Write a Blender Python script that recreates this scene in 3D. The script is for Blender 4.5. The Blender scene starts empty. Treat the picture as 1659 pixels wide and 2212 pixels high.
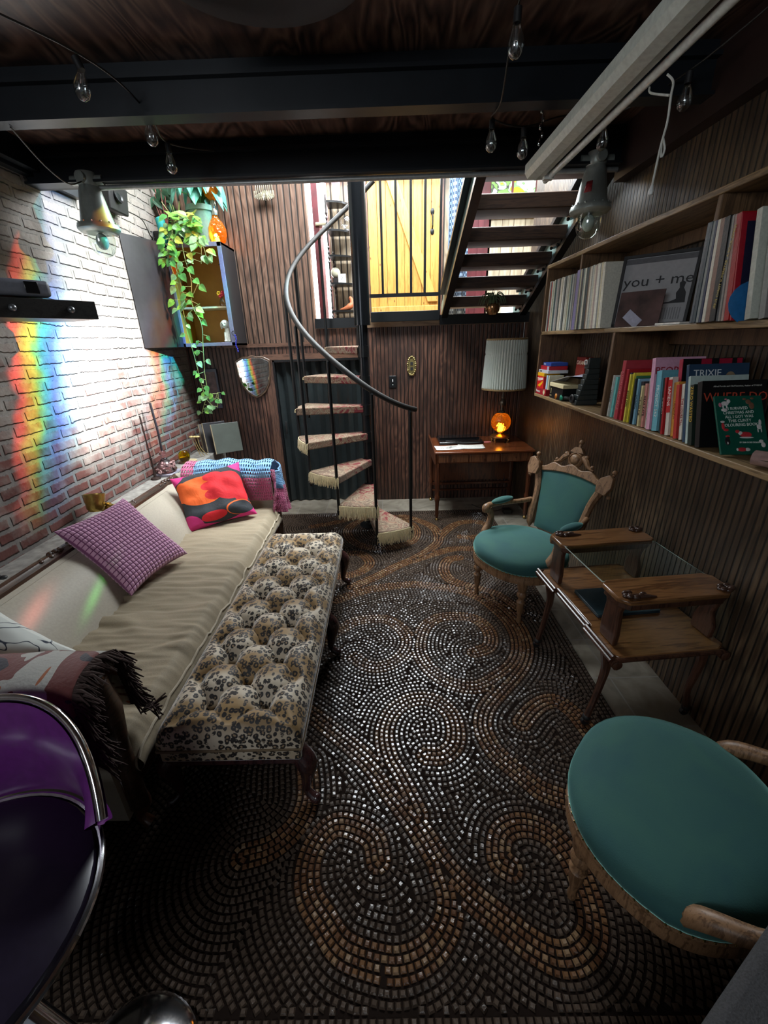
import bpy, math, random
import numpy as np
from mathutils import Vector as V, Matrix, Euler
random.seed(7)
rnd = random.random
def ru(a, b): return a + (b - a) * rnd()
C = bpy.context.scene.collection
R = math.radians
PI = math.pi

# ------------------------------------------------------------------ mesh builder
class MB:
    def __init__(s): s.v = []; s.f = []; s.uv = {}; s.col = None
    def add(s, vs, fs, uvs=None):
        b = len(s.v); s.v += [tuple(p) for p in vs]
        for f in fs: s.f.append(tuple(i + b for i in f))
        if uvs:
            for i, q in enumerate(uvs): s.uv[b + i] = q
        return s
    def box(s, c, d, M=None):
        x, y, z = d[0] / 2, d[1] / 2, d[2] / 2
        vs = [V((i * x, j * y, k * z)) for i in (-1, 1) for j in (-1, 1) for k in (-1, 1)]
        if M: vs = [M @ q for q in vs]
        vs = [q + V(c) for q in vs]
        return s.add(vs, [(0, 1, 3, 2), (4, 6, 7, 5), (0, 4, 5, 1), (2, 3, 7, 6), (0, 2, 6, 4), (1, 5, 7, 3)])
    def bb(s, a, b):
        return s.box([(a[i] + b[i]) / 2 for i in range(3)], [abs(b[i] - a[i]) for i in range(3)])
    def tube(s, pts, r, n=8, caps=True, sq=False, flat=1.0):
        pts = [V(p) for p in pts]; m = len(pts)
        if not hasattr(r, '__len__'): r = [r] * m
        elif len(r) != m: r = [float(np.interp(i / (m - 1), np.linspace(0, 1, len(r)), r)) for i in range(m)]
        vs = []; t0 = (pts[1] - pts[0]).normalized()
        up = V((0, 0, 1)) if abs(t0.z) < .9 else V((1, 0, 0))
        nx = t0.cross(up).normalized()
        for i, p in enumerate(pts):
            t = (pts[min(i + 1, m - 1)] - pts[max(i - 1, 0)])
            t = t.normalized() if t.length > 1e-9 else t0
            nx = (nx - t * nx.dot(t))
            nx = nx.normalized() if nx.length > 1e-9 else t.orthogonal().normalized()
            ny = t.cross(nx)
            for k in range(n):
                a = 2 * PI * k / n + (PI / n if sq else 0)
                vs.append(p + nx * (math.cos(a) * r[i]) + ny * (math.sin(a) * r[i] * flat))
        fs = [(i * n + k, i * n + (k + 1) % n, (i + 1) * n + (k + 1) % n, (i + 1) * n + k) for i in range(m - 1) for k in range(n)]
        if caps: fs += [tuple(reversed(range(n))), tuple(range((m - 1) * n, m * n))]
        return s.add(vs, fs)
    def cyl(s, a, b, r, r2=None, n=16): return s.tube([a, b], [r, r if r2 is None else r2], n)
    def lathe(s, prof, o=(0, 0, 0), n=24, M=None, fn=None):
        vs = []
        for (r, z) in prof:
            for k in range(n):
                a = 2 * PI * k / n; rr = r * (fn(a, z) if fn else 1)
                q = V((rr * math.cos(a), rr * math.sin(a), z))
                if M: q = M @ q
                vs.append(q + V(o))
        m = len(prof)
        fs = [(i * n + k, i * n + (k + 1) % n, (i + 1) * n + (k + 1) % n, (i + 1) * n + k) for i in range(m - 1) for k in range(n)]
        if prof[0][0] > 1e-5: fs.append(tuple(reversed(range(n))))
        if prof[-1][0] > 1e-5: fs.append(tuple(range((m - 1) * n, m * n)))
        return s.add(vs, fs)
    def ball(s, c, r, n=14, sc=(1, 1, 1), M=None):
        pr = [(math.sin(PI * i / n) * 1.0, -math.cos(PI * i / n)) for i in range(n + 1)]
        pr[0] = (0, -1); pr[-1] = (0, 1)
        S = Matrix.Diagonal((r * sc[0], r * sc[1], r * sc[2]))
        return s.lathe(pr, c, n + 4, (M @ S) if M else S)
    def prism(s, poly, o, ux, uy, depth):
        """polygon in plane (o, ux, uy), extruded along n by depth"""
        o, ux, uy = V(o), V(ux), V(uy); nn = ux.cross(uy).normalized() * depth
        a = [o + ux * p[0] + uy * p[1] for p in poly]; m = len(a)
        vs = a + [q + nn for q in a]
        return s.add(vs, [tuple(reversed(range(m))), tuple(range(m, 2 * m))] + [(i, (i + 1) % m, m + (i + 1) % m, m + i) for i in range(m)])
    def grid(s, fn, nu, nv, wrap=False):
        vs = []; uvs = []
        for j in range(nv + 1):
            for i in range(nu + 1):
                vs.append(fn(i / nu, j / nv)); uvs.append((i / nu, j / nv))
        w = nu + 1
        return s.add(vs, [(j * w + i, j * w + i + 1, (j + 1) * w + i + 1, (j + 1) * w + i) for j in range(nv) for i in range(nu)], uvs)
    def xf(s, M, start=0):
        s.v = s.v[:start] + [tuple(M @ V(p)) for p in s.v[start:]]; return s

MAT = {}     # world matrices of things
def ident(): return Matrix.Identity(4)
def tag(o, label=None, cat=None, group=None, kind=None):
    if label: o['label'] = label
    if cat: o['category'] = cat
    if group: o['group'] = group
    if kind: o['kind'] = kind
    return o
def thing(name, label, cat, loc=(0, 0, 0), rz=0, group=None):
    o = bpy.data.objects.new(name, None); C.objects.link(o); o.empty_display_size = .1
    o.location = loc; o.rotation_euler = (0, 0, rz)
    MAT[o.name] = Matrix.Translation(loc) @ Matrix.Rotation(rz, 4, 'Z')
    return tag(o, label, cat, group)
def obj(name, mb, mat, parent=None, world=True, smooth=40, bevel=0, seg=2, sub=0, label=None, origin=None, solid=0):
    """one mesh object. world: vertices are given in world space"""
    me = bpy.data.meshes.new(name)
    vs = mb.v
    MM = ident()
    if parent is not None:
        MM = MAT[parent.name]
        if world:
            I = MM.inverted(); vs = [tuple(I @ V(p)) for p in vs]
    loc = V((0, 0, 0))
    if parent is None:
        a = np.array(vs); loc = V((float((a[:, 0].min() + a[:, 0].max()) / 2), float((a[:, 1].min() + a[:, 1].max()) / 2), float(a[:, 2].min())))
        if origin is not None: loc = V(origin)
        vs = [(p[0] - loc.x, p[1] - loc.y, p[2] - loc.z) for p in vs]
    me.from_pydata(vs, [], mb.f)
    if mb.uv:
        ul = me.uv_layers.new(name='UVMap')
        li = np.zeros(len(me.loops), dtype=np.int32); me.loops.foreach_get('vertex_index', li)
        buf = np.array([mb.uv.get(int(i), (0, 0)) for i in li], dtype=np.float32).ravel()
        ul.data.foreach_set('uv', buf)
    if mb.col is not None:
        ca = me.color_attributes.new('Col', 'FLOAT_COLOR', 'CORNER')
        tot = np.array([p.loop_total for p in me.polygons]); arr = np.repeat(np.array(mb.col, dtype=np.float32), tot, axis=0)
        ca.data.foreach_set('color', arr.ravel())
    if mat: me.materials.append(mat)
    if smooth:
        me.shade_smooth()
        try: me.set_sharp_from_angle(angle=R(smooth))
        except Exception: pass
    me.update()
    o = bpy.data.objects.new(name, me); C.objects.link(o)
    if parent is not None: o.parent = parent; MAT[o.name] = MM
    else: o.location = loc; MAT[o.name] = Matrix.Translation(loc)
    if solid:
        m = o.modifiers.new('s', 'SOLIDIFY'); m.thickness = solid; m.offset = 0
    if bevel:
        m = o.modifiers.new('b', 'BEVEL'); m.width = bevel; m.segments = seg; m.limit_method = 'ANGLE'; m.angle_limit = R(50)
    if sub:
        m = o.modifiers.new('u', 'SUBSURF'); m.levels = sub; m.render_levels = sub
    if label: o['label'] = label
    return o
def struct(name, mb, mat, **k):
    o = obj(name, mb, mat, **k); o['kind'] = 'structure'; return o
def dup(root, loc=None, rz=None, label=None):
    r = root.copy(); C.objects.link(r)
    if loc is not None: r.location = loc
    if rz is not None: r.rotation_euler = (0, 0, rz)
    if label: r['label'] = label
    for ch in list(root.children):
        c = ch.copy(); C.objects.link(c); c.parent = r
        for g in list(ch.children):
            d = g.copy(); C.objects.link(d); d.parent = c
    MAT[r.name] = Matrix.Translation(r.location) @ Matrix.Rotation(r.rotation_euler.z, 4, 'Z')
    return r
def text(name, s, size, mat, M, parent, ext=.0005, sx=1, align='CENTER', spacing=1.0, bold=0):
    """lettering as a mesh; M: 4x4 world matrix (text x right, y up, z out)"""
    cu = bpy.data.curves.new(name, 'FONT'); cu.body = s; cu.size = size; cu.extrude = ext; cu.align_x = align; cu.align_y = 'CENTER'
    cu.space_line = spacing; cu.offset = bold; cu.resolution_u = 2
    t = bpy.data.objects.new(name, cu); C.objects.link(t)
    bpy.context.view_layer.update()
    me = bpy.data.meshes.new_from_object(t)
    C.objects.unlink(t); bpy.data.objects.remove(t)
    MM = MAT[parent.name].inverted() @ M @ Matrix.Diagonal((sx, 1, 1, 1))
    me.transform(MM); me.materials.clear(); me.materials.append(mat); me.name = name
    o = bpy.data.objects.new(name, me); C.objects.link(o); o.parent = parent; MAT[o.name] = MAT[parent.name]
    return o
def frame(o, ux, uy):
    """matrix with x axis ux, y axis uy, z = cross"""
    ux = V(ux).normalized(); uy = V(uy); uz = ux.cross(uy).normalized(); uy = uz.cross(ux)
    return Matrix(((ux.x, uy.x, uz.x, o[0]), (ux.y, uy.y, uz.y, o[1]), (ux.z, uy.z, uz.z, o[2]), (0, 0, 0, 1)))
def cat_pts(P, n=6, closed=False):
    P = [V(p) for p in P]; out = []; m = len(P)
    rng = range(m) if closed else range(m - 1)
    for i in rng:
        if closed: a, b, c, d = P[(i - 1) % m], P[i], P[(i + 1) % m], P[(i + 2) % m]
        else: a, b, c, d = P[max(i - 1, 0)], P[i], P[i + 1], P[min(i + 2, m - 1)]
        for k in range(n):
            t = k / n
            out.append(.5 * ((2 * b) + (c - a) * t + (2 * a - 5 * b + 4 * c - d) * t * t + (3 * b - a - 3 * c + d) * t ** 3))
    if not closed: out.append(P[-1])
    return out

# ------------------------------------------------------------------ materials
class NT:
    def __init__(s, name):
        s.m = bpy.data.materials.new(name); s.m.use_nodes = True; s.t = s.m.node_tree; s.b = s.t.nodes['Principled BSDF']
    def n(s, typ, **k):
        nd = s.t.nodes.new('ShaderNode' + typ)
        for a, b in k.items():
            if a.startswith('i_'):
                key = a[2:]
                key = int(key) if key.isdigit() else key.replace('_', ' ')
                s.put(nd.inputs[key], b)
            else: setattr(nd, a, b)
        return nd
    def put(s, sock, v):
        if hasattr(v, 'outputs'): v = v.outputs[0]
        if isinstance(v, bpy.types.NodeSocket): s.t.links.new(v, sock)
        else:
            try: sock.default_value = v
            except Exception: sock.default_value = tuple(v) + (1,)
    def math(s, op, a, b=0.0, c=0.0):
        nd = s.n('Math', operation=op); s.put(nd.inputs[0], a); s.put(nd.inputs[1], b); s.put(nd.inputs[2], c); return nd.outputs[0]
    def mix(s, f, a, b, mode='MIX'):
        nd = s.n('Mix', data_type='RGBA', blend_type=mode); s.put(nd.inputs[0], f); s.put(nd.inputs[6], c4(a)); s.put(nd.inputs[7], c4(b)); return nd.outputs[2]
    def ramp(s, f, stops, interp='LINEAR'):
        nd = s.n('ValToRGB'); s.put(nd.inputs[0], f); cr = nd.color_ramp; cr.interpolation = interp
        while len(cr.elements) < len(stops): cr.elements.new(.5)
        for e, (p, c) in zip(cr.elements, stops): e.position = p; e.color = c4(c)
        return nd.outputs[0]
    def pos(s, scale=(1, 1, 1), kind='W', loc=(0, 0, 0), rot=(0, 0, 0)):
        if kind == 'W': src = s.n('NewGeometry').outputs['Position']
        elif kind == 'O': src = s.n('TexCoord').outputs['Object']
        else: src = s.n('TexCoord').outputs['UV']
        mp = s.n('Mapping'); s.put(mp.inputs[0], src); mp.inputs['Scale'].default_value = scale; mp.inputs['Location'].default_value = loc; mp.inputs['Rotation'].default_value = rot
        return mp.outputs[0]
    def noise(s, vec, scale, detail=3, dist=0, rough=.5):
        nd = s.n('TexNoise'); s.put(nd.inputs['Vector'], vec); nd.inputs['Scale'].default_value = scale; nd.inputs['Detail'].default_value = detail; nd.inputs['Distortion'].default_value = dist; nd.inputs['Roughness'].default_value = rough
        return nd.outputs[0]
    def bump(s, h, st=.3, dist=.01, normal=None):
        nd = s.n('Bump'); s.put(nd.inputs['Height'], h); nd.inputs['Strength'].default_value = st; nd.inputs['Distance'].default_value = dist
        if normal is not None: s.put(nd.inputs['Normal'], normal)
        s.t.links.new(nd.outputs[0], s.b.inputs['Normal']); return nd.outputs[0]
    def set(s, **k):
        for a, b in k.items(): s.put(s.b.inputs[a.replace('_', ' ')], b)
        return s
def c4(c):
    if isinstance(c, (bpy.types.NodeSocket,)): return c
    if isinstance(c, str):
        c = c.lstrip('#'); r = [int(c[i:i + 2], 16) / 255 for i in (0, 2, 4)]
        return tuple(((x / 12.92) if x <= .04045 else ((x + .055) / 1.055) ** 2.4) for x in r) + (1,)
    return tuple(c) if len(c) == 4 else tuple(c) + (1,)
_pm = {}
def plain(c, rough=.5, metal=0, bump=0, scale=60, name=None, var=.12, kind='O', coat=0, sheen=0):
    key = (c, rough, metal, bump, scale, var, coat, sheen)
    if key in _pm: return _pm[key]
    t = NT(name or 'mat_' + str(c).strip('#'))
    p = t.pos(kind=kind); nz = t.noise(p, scale, 3)
    col = c4(c); dk = tuple(x * (1 - var) for x in col[:3]); lt = tuple(min(1, x * (1 + var)) for x in col[:3])
    t.set(Base_Color=t.ramp(nz, [(.3, dk), (.7, lt)]), Roughness=rough, Metallic=metal)
    if coat: t.set(Coat_Weight=coat, Coat_Roughness=.15)
    if sheen: t.set(Sheen_Weight=sheen, Sheen_Roughness=.4)
    if bump: t.bump(nz, bump, .004)
    _pm[key] = t.m; return t.m
def emis(c, st, name='glow'):
    t = NT(name); t.set(Base_Color=c4(c), Emission_Color=c4(c), Emission_Strength=st); return t.m
def glass(c=(1, 1, 1), rough=0.02, name='glass', ior=1.45, bump=0, scale=20):
    t = NT(name); t.set(Base_Color=c4(c), Roughness=rough, Transmission_Weight=1.0, IOR=ior)
    if bump: t.bump(t.noise(t.pos(kind='O'), scale, 2), bump, .01)
    return t.m
def pane(c=(.9, 1, .95), a=.15, name='pane'):
    """thin clear glass: mostly see-through, with a gloss reflection"""
    t = NT(name); g = t.n('BsdfGlossy'); g.inputs['Roughness'].default_value = .03
    tr = t.n('BsdfTransparent'); t.put(tr.inputs[0], c4(c)); fr = t.n('LayerWeight'); fw = t.math('POWER', fr.outputs[1], 4.0)
    mx = t.n('MixShader'); t.put(mx.inputs[0], t.math('MULTIPLY_ADD', fw, .7, .03 + a * .1)); t.put(mx.inputs[1], tr.outputs[0]); t.put(mx.inputs[2], g.outputs[0])
    t.t.links.new(mx.outputs[0], t.t.nodes['Material Output'].inputs[0]); return t.m
def wood(c1, c2, axis='X', scale=1.0, rough=.45, coat=0, kind='W', name='wood', knots=False, bump=.15):
    t = NT(name); st = {'X': (1.2, 14, 14), 'Y': (14, 1.2, 14), 'Z': (14, 14, 1.2)}[axis]
    p = t.pos(tuple(q * scale for q in st), kind)
    n1 = t.noise(p, 1.4, 5, 1.2, .6); n2 = t.noise(t.pos(tuple(q * scale * 5 for q in st), kind), 1.5, 3, .3)
    f = t.math('ADD', t.math('MULTIPLY', n1, .75), t.math('MULTIPLY', n2, .3))
    col = t.ramp(f, [(.32, c1), (.52, c2), (.6, c1), (.75, c2)])
    if knots:
        vo = t.n('TexVoronoi'); t.put(vo.inputs['Vector'], t.pos((10, 10, 5), kind)); vo.inputs['Scale'].default_value = 1.3
        k = t.ramp(vo.outputs['Distance'], [(.05, (1, 1, 1)), (.12, (0, 0, 0))]); col = t.mix(k, col, knots)
    t.set(Base_Color=col, Roughness=rough, Coat_Weight=coat, Coat_Roughness=.2); t.bump(f, bump, .004)
    return t.m
def beadboard(axis, c1, c2, c3, pitch=.042, name='beadboard', blotch=.5, off=0, rough=.38):
    """stained panelling: vertical grooves, cathedral grain, darker worn blotches"""
    t = NT(name); src = t.n('NewGeometry').outputs['Position']; sp = t.n('SeparateXYZ'); t.put(sp.inputs[0], src)
    h = sp.outputs[axis]; z = sp.outputs[2]
    fr = t.math('PINGPONG', t.math('ADD', h, 10.0 + off), pitch / 2)
    g = t.ramp(t.math('DIVIDE', fr, pitch / 2), [(.10, (0, 0, 0)), (.36, (1, 1, 1))])
    cell = t.math('FLOOR', t.math('DIVIDE', h, pitch * 2.0))
    cb = t.n('CombineXYZ'); t.put(cb.inputs[0], t.math('MULTIPLY', h, 7)); t.put(cb.inputs[1], t.math('MULTIPLY', cell, .35)); t.put(cb.inputs[2], t.math('MULTIPLY', z, 1.3))
    n1 = t.noise(cb.outputs[0], 1.1, 2, 1.1)
    rings = t.math('FRACT', t.math('MULTIPLY', n1, 6.0)); rg = t.math('ABSOLUTE', t.math('SUBTRACT', rings, .5))
    cb2 = t.n('CombineXYZ'); t.put(cb2.inputs[0], t.math('MULTIPLY', h, 120)); t.put(cb2.inputs[2], t.math('MULTIPLY', z, 3.2))
    n2 = t.noise(cb2.outputs[0], 1, 3)
    f = t.math('ADD', t.math('MULTIPLY', rg, .62), t.math('MULTIPLY', n2, .68))
    col = t.ramp(f, [(.22, c1), (.5, c2), (.78, c3)])
    n3 = t.noise(t.pos((1.6, 1.6, .9)), 1.3, 4, .6)
    col = t.mix(t.math('MULTIPLY', t.ramp(n3, [(.46, (0, 0, 0)), (.62, (1, 1, 1))]), blotch), col, c1)
    col = t.mix(g, (.004, .003, .002), col)
    t.set(Base_Color=col, Roughness=t.math('ADD', rough, t.math('MULTIPLY', n2, .25)))
    hh = t.math('ADD', g, t.math('MULTIPLY', f, .25)); t.bump(hh, .55, .006)
    return t.m
def uvmat(name): return NT(name)
# ------------------------------------------------------------------ shared materials
m_black = plain((.006, .007, .008), .35, .3, .1, 40, 'black_steel')
m_blackm = plain((.012, .012, .013), .55, 0, .1, 80, 'black_matte')
m_white = plain((.75, .77, .75), .35, name='white_paint')
m_chrome = plain((.85, .85, .88), .12, 1, name='chrome')
m_brass = plain((.55, .38, .14), .3, 1, .3, 90, 'brass')
m_wire = plain((.02, .018, .015), .5, name='wire')
m_walnut = wood((.035, .012, .006), (.13, .045, .02), 'X', 1.3, .3, .3, name='walnut')
m_walnutZ = wood((.035, .012, .006), (.11, .04, .018), 'Z', 1.3, .35, .2, name='walnut_upright')
m_oakfr = wood((.11, .055, .025), (.27, .15, .075), 'Z', 1.6, .45, name='carved_wood', kind='O')
m_shelf = wood((.13, .08, .035), (.32, .21, .10), 'Y', 1.2, .5, name='shelf_board')
m_shelfin = wood((.07, .038, .018), (.17, .095, .045), 'Z', 1.2, .6, name='shelf_panel')
t = NT('teal_velvet'); nn = t.noise(t.pos(kind='O'), 5, 3, .6)
t.set(Base_Color=t.ramp(nn, [(.3, (.020, .085, .092)), (.7, (.034, .118, .096))]), Roughness=.85, Sheen_Weight=1.0, Sheen_Roughness=.35, Sheen_Tint=(.32, .70, .62, 1)); t.bump(t.noise(t.pos(kind='O'), 260, 2), .15, .003); m_green = t.m
m_paper = plain((.75, .73, .68), .8, name='paper_white')
m_ink = plain((.01, .01, .012), .6, name='ink')
m_clear = glass((1, 1, 1), .01, 'clear_glass')

# ------------------------------------------------------------------ the room
XL, XR, YB = -2.02, 1.43, 4.55
mw_back = beadboard(0, (.018, .008, .006), (.085, .036, .023), (.20, .095, .06), .040, 'panelling_back', .6)
mw_right = beadboard(1, (.024, .014, .008), (.085, .053, .029), (.17, .115, .066), .034, 'panelling_right', .6, rough=.34)
mw_upl = beadboard(0, (.05, .027, .017), (.15, .082, .055), (.26, .16, .11), .056, 'panelling_upper_left', .25)
mw_upper = beadboard(0, (.16, .12, .08), (.32, .25, .17), (.45, .37, .26), .07, 'panelling_pale', .2)

# tile floor
t = NT('slate_tile'); br = t.n('TexBrick'); br.offset = 0.0; t.put(br.inputs['Vector'], t.pos((1, 1, 1), loc=(.07, .12, 0)))
for k, v in dict(Scale=1, Mortar_Size=.004, Brick_Width=.31, Row_Height=.31, Bias=0).items(): br.inputs[k.replace('_', ' ')].default_value = v
br.inputs['Color1'].default_value = (1, 1, 1, 1); br.inputs['Color2'].default_value = (.7, .7, .7, 1); br.inputs['Mortar'].default_value = (0, 0, 0, 1)
nz = t.noise(t.pos(), 5, 5, 1.2)
col = t.ramp(nz, [(.3, (.17, .15, .115)), (.5, (.30, .265, .21)), (.7, (.42, .38, .31))])
col = t.mix(1, col, br.outputs[0], 'MULTIPLY'); col = t.mix(br.outputs[1], col, (.3, .28, .25))
t.set(Base_Color=col, Roughness=.45); t.bump(nz, .25, .01)
struct('floor', MB().bb((-2.2, -2.2, -.08), (1.6, 4.7, 0)), t.m, smooth=0)

# back wall: lower panelling with the low folding-door opening; full height left of the landing
struct('wall_back', MB().bb((XL - .2, YB, 0), (-1.14, YB + .1, 1.70)).bb((-1.14, YB, 1.54), (-.20, YB + .1, 1.70)).bb((-.68, YB, 1.70), (-.20, YB + .1, 1.84)).bb((-.20, YB, 0), (XR + .2, YB + .1, 1.84)), mw_back, smooth=0)
struct('wall_back_upper_left', MB().bb((XL - .2, YB, 1.70), (-.68, YB + .1, 2.56)).bb((XL - .2, YB + .004, 2.56), (-.68, YB + .1, 4.4)), mw_upl, smooth=0)
m_trimw = wood((.06, .028, .018), (.16, .08, .05), 'X', 1.5, .45, name='trim_wood')
m_trimz = wood((.05, .024, .016), (.15, .075, .048), 'Z', 1.5, .45, name='trim_wood_upright')
struct('trim_1', MB().bb((-1.62, YB - .012, 1.69), (-.7, YB, 1.725)), m_trimw, smooth=0)
struct('trim_2', MB().bb((-1.24, YB - .014, 0), (-1.155, YB, 1.62)), m_trimz, smooth=0)
struct('trim_3', MB().bb((-1.24, YB - .016, 1.565), (-.2, YB, 1.62)), m_trimw, smooth=0)
struct('trim_4', MB().bb((-1.155, YB - .02, 0), (-1.135, YB + .03, 1.565)).bb((-1.155, YB - .02, 1.545), (-.2, YB + .03, 1.565)), m_black, smooth=0)
# low folding door
d = thing('door_1', None, None, (-.67, YB + .05, 0)); d['kind'] = 'structure'
md = plain((.028, .036, .038), .3, 0, .08, 20, 'door_vinyl')
mb = MB(); n = 9; x0 = -1.135; w = .93 / n
pts = []
for i in range(n * 2 + 1): pts.append((x0 + i * w / 2, YB + .03 + (.045 if i % 2 else 0)))
for i in range(n * 2): mb.add([(pts[i][0], pts[i][1], .01), (pts[i + 1][0], pts[i + 1][1], .01), (pts[i + 1][0], pts[i + 1][1], 1.54), (pts[i][0], pts[i][1], 1.54)], [(0, 1, 2, 3)])
obj('folding_panel', mb, md, d, smooth=0, solid=.006)
obj('handle', MB().bb((-1.10, YB + .0, .80), (-1.085, YB + .03, .93)), m_blackm, d, bevel=.004)
struct('wall_behind_door', MB().bb((-1.3, YB + .11, 0), (0, YB + .14, 1.9)), m_blackm, smooth=0)

struct('wall_right', MB().bb((XR, -2.2, 0), (XR + .1, YB + .1, 4.4)), mw_right, smooth=0)

# brick wall
t = NT('old_brick'); src = t.n('NewGeometry').outputs['Position']; sp = t.n('SeparateXYZ'); t.put(sp.inputs[0], src)
wob = t.math('ADD', t.noise(t.pos((3, 3, 3)), 1.5, 2), t.math('MULTIPLY', t.noise(t.pos(), 45, 3), .55)); cb = t.n('CombineXYZ')
t.put(cb.inputs[0], t.math('ADD', sp.outputs[1], t.math('MULTIPLY', wob, .015))); t.put(cb.inputs[1], t.math('ADD', sp.outputs[2], t.math('MULTIPLY', wob, .025)))
br = t.n('TexBrick'); t.put(br.inputs['Vector'], cb.outputs[0])
for k, v in dict(Scale=1, Mortar_Size=.016, Mortar_Smooth=.5, Brick_Width=.215, Row_Height=.072, Bias=0).items(): br.inputs[k.replace('_', ' ')].default_value = v
br.inputs['Color1'].default_value = (0, 0, 0, 1); br.inputs['Color2'].default_value = (1, 1, 1, 1); br.inputs['Mortar'].default_value = (.5, .5, .5, 1)
n1 = t.noise(t.pos(), 14, 5, .4); n2 = t.noise(t.pos(), 2.3, 4, .5); n3 = t.noise(t.pos(), 60, 3)
brick = t.mix(br.outputs[0], (.13, .035, .028), (.23, .075, .06)); brick = t.mix(t.math('MULTIPLY', n1, .5), brick, (.10, .07, .06))
mort = t.mix(n1, (.12, .108, .098), (.27, .25, .235))
# remains of whitewash, thicker towards the top of the wall
ww = t.math('ADD', t.math('MULTIPLY', sp.outputs[2], .55), t.math('MULTIPLY', n2, 1.3)); ww = t.math('ADD', ww, t.math('MULTIPLY', n1, .5))
wf = t.ramp(ww, [(.42, (0, 0, 0)), (.62, (1, 1, 1))]); wash = t.mix(n3, (.30, .275, .24), (.46, .43, .39))
wq = t.math('DIVIDE', t.math('ADD', ww, t.math('MULTIPLY', t.noise(t.pos(), 6, 4, .8), .7)), 4.0); wf = t.ramp(wq, [(.43, (0, 0, 0)), (.56, (1, 1, 1))])
bc = t.mix(t.math('MULTIPLY', wf, .9), brick, wash)
mort = t.mix(t.math('MULTIPLY', wf, .7), mort, wash)
t.set(Base_Color=t.mix(br.outputs[1], bc, mort), Roughness=.85)
t.bump(t.math('ADD', t.math('MULTIPLY', br.outputs[1], -.8), t.math('MULTIPLY', n1, .6)), 1.0, .016)
m_brick = t.m
struct('wall_left', MB().bb((XL - .1, -2.2, 0), (XL, YB, 4.4)), m_brick, smooth=0)
m_conc = plain((.30, .285, .26), .75, 0, .35, 25, 'rough_plaster', .3, 'W')
struct('trim_5', MB().bb((XL, -.6, 0), (-1.80, YB, .69)), m_conc, smooth=0, bevel=.01)

# ceiling and beams
t = NT('stained_plywood'); p = t.pos((2.2, .55, 1), rot=(0, 0, .35)); n1 = t.noise(p, 1.6, 2, .9); rg = t.math('ABSOLUTE', t.math('SUBTRACT', t.math('FRACT', t.math('MULTIPLY', n1, 12)), .5))
n2 = t.noise(t.pos((30, 5, 1), rot=(0, 0, .35)), 1.5, 4)
t.set(Base_Color=t.ramp(t.math('ADD', rg, t.math('MULTIPLY', n2, .7)), [(.3, (.020, .011, .008)), (.6, (.085, .045, .031)), (.9, (.17, .105, .075))]), Roughness=.4); t.bump(n2, .2, .004)
struct('ceiling', MB().bb((XL - .1, -2.2, 2.78), (XR + .1, 3.0, 2.86)), t.m, smooth=0)
def ibeam(name, y0, y1):
    mb = MB().bb((XL, y0, 2.60), (XR, y1, 2.612)).bb((XL, y0, 2.72), (XR, y1, 2.735)).bb((XL, y0 + .03, 2.61), (XR, y0 + .045, 2.79))
    return struct(name, mb, m_beam, smooth=0)
m_beam = plain((.010, .013, .017), .42, .2, .12, 12, 'painted_beam')
ibeam('trim_6', 2.20, 2.28); ibeam('trim_7', 2.90, 2.99)
struct('trim_8', MB().bb((XL, -2.2, 2.66), (XL + .09, 3.0, 2.79)).bb((XL, -2.2, 2.64), (XL + .045, 3.35, 2.70)), m_beam, smooth=0)
struct('trim_9', MB().bb((XR - .07, -2.2, 2.53), (XR, 2.98, 2.79)), plain((.028, .013, .010), .5, 0, .1, 15, 'dark_header'), smooth=0)
struct('trim_10', MB().bb((XL, 2.99, 2.60), (XR, 3.02, 4.4)), m_blackm, smooth=0)

# landing and upper room seen above the back wall
m_deck = wood((.12, .07, .04), (.25, .16, .09), 'X', 1, .5, name='deck')
struct('floor_landing', MB().bb((-.68, YB - .02, 1.84), (3.0, 6.4, 1.925)), m_deck, smooth=0)
struct('trim_11', MB().bb((-.68, YB - .035, 1.845), (-.18, YB - .015, 1.935)).bb((.55, YB - .035, 1.845), (XR, YB - .015, 1.935)), m_black, smooth=0)
YU = 5.6
struct('wall_upper_back', MB().bb((-.60, YU, 1.9), (-.16, YU + .06, 4.4)).bb((-.16, YU, 4.0), (.70, YU + .06, 4.4)).bb((.70, YU, 1.9), (.94, YU + .06, 4.4)), mw_upper, smooth=0)
t = NT('pale_planks'); br = t.n('TexBrick'); t.put(br.inputs['Vector'], t.pos((1, 1, 1), rot=(R(90), 0, R(90)))); sp = t.n('SeparateXYZ'); t.put(sp.inputs[0], t.n('NewGeometry').outputs['Position'])
gp = t.ramp(t.math('DIVIDE', t.math('PINGPONG', t.math('ADD', sp.outputs[0], 5), .065), .065), [(.03, (0, 0, 0)), (.08, (1, 1, 1))]); n1 = t.noise(t.pos((20, 20, 1.5)), 1.5, 5, .5)
t.set(Base_Color=t.mix(gp, (.12, .08, .05), t.ramp(n1, [(.3, (.30, .25, .17)), (.7, (.55, .49, .36))])), Roughness=.7)
struct('wall_upper_right', MB().bb((1.22, YU, 1.9), (3.2, YU + .06, 4.4)), t.m, smooth=0)
m_maroon = plain((.10, .012, .018), .5, 0, .1, 10, 'maroon_paint', .3)
struct('trim_12', MB().bb((.94, YU - .01, 1.9), (1.02, YU + .05, 4.4)).bb((1.10, YU - .015, 1.9), (1.16, YU + .05, 4.4)).bb((1.02, YU, 1.9), (1.24, YU + .05, 4.4)), m_maroon, smooth=0)
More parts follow.
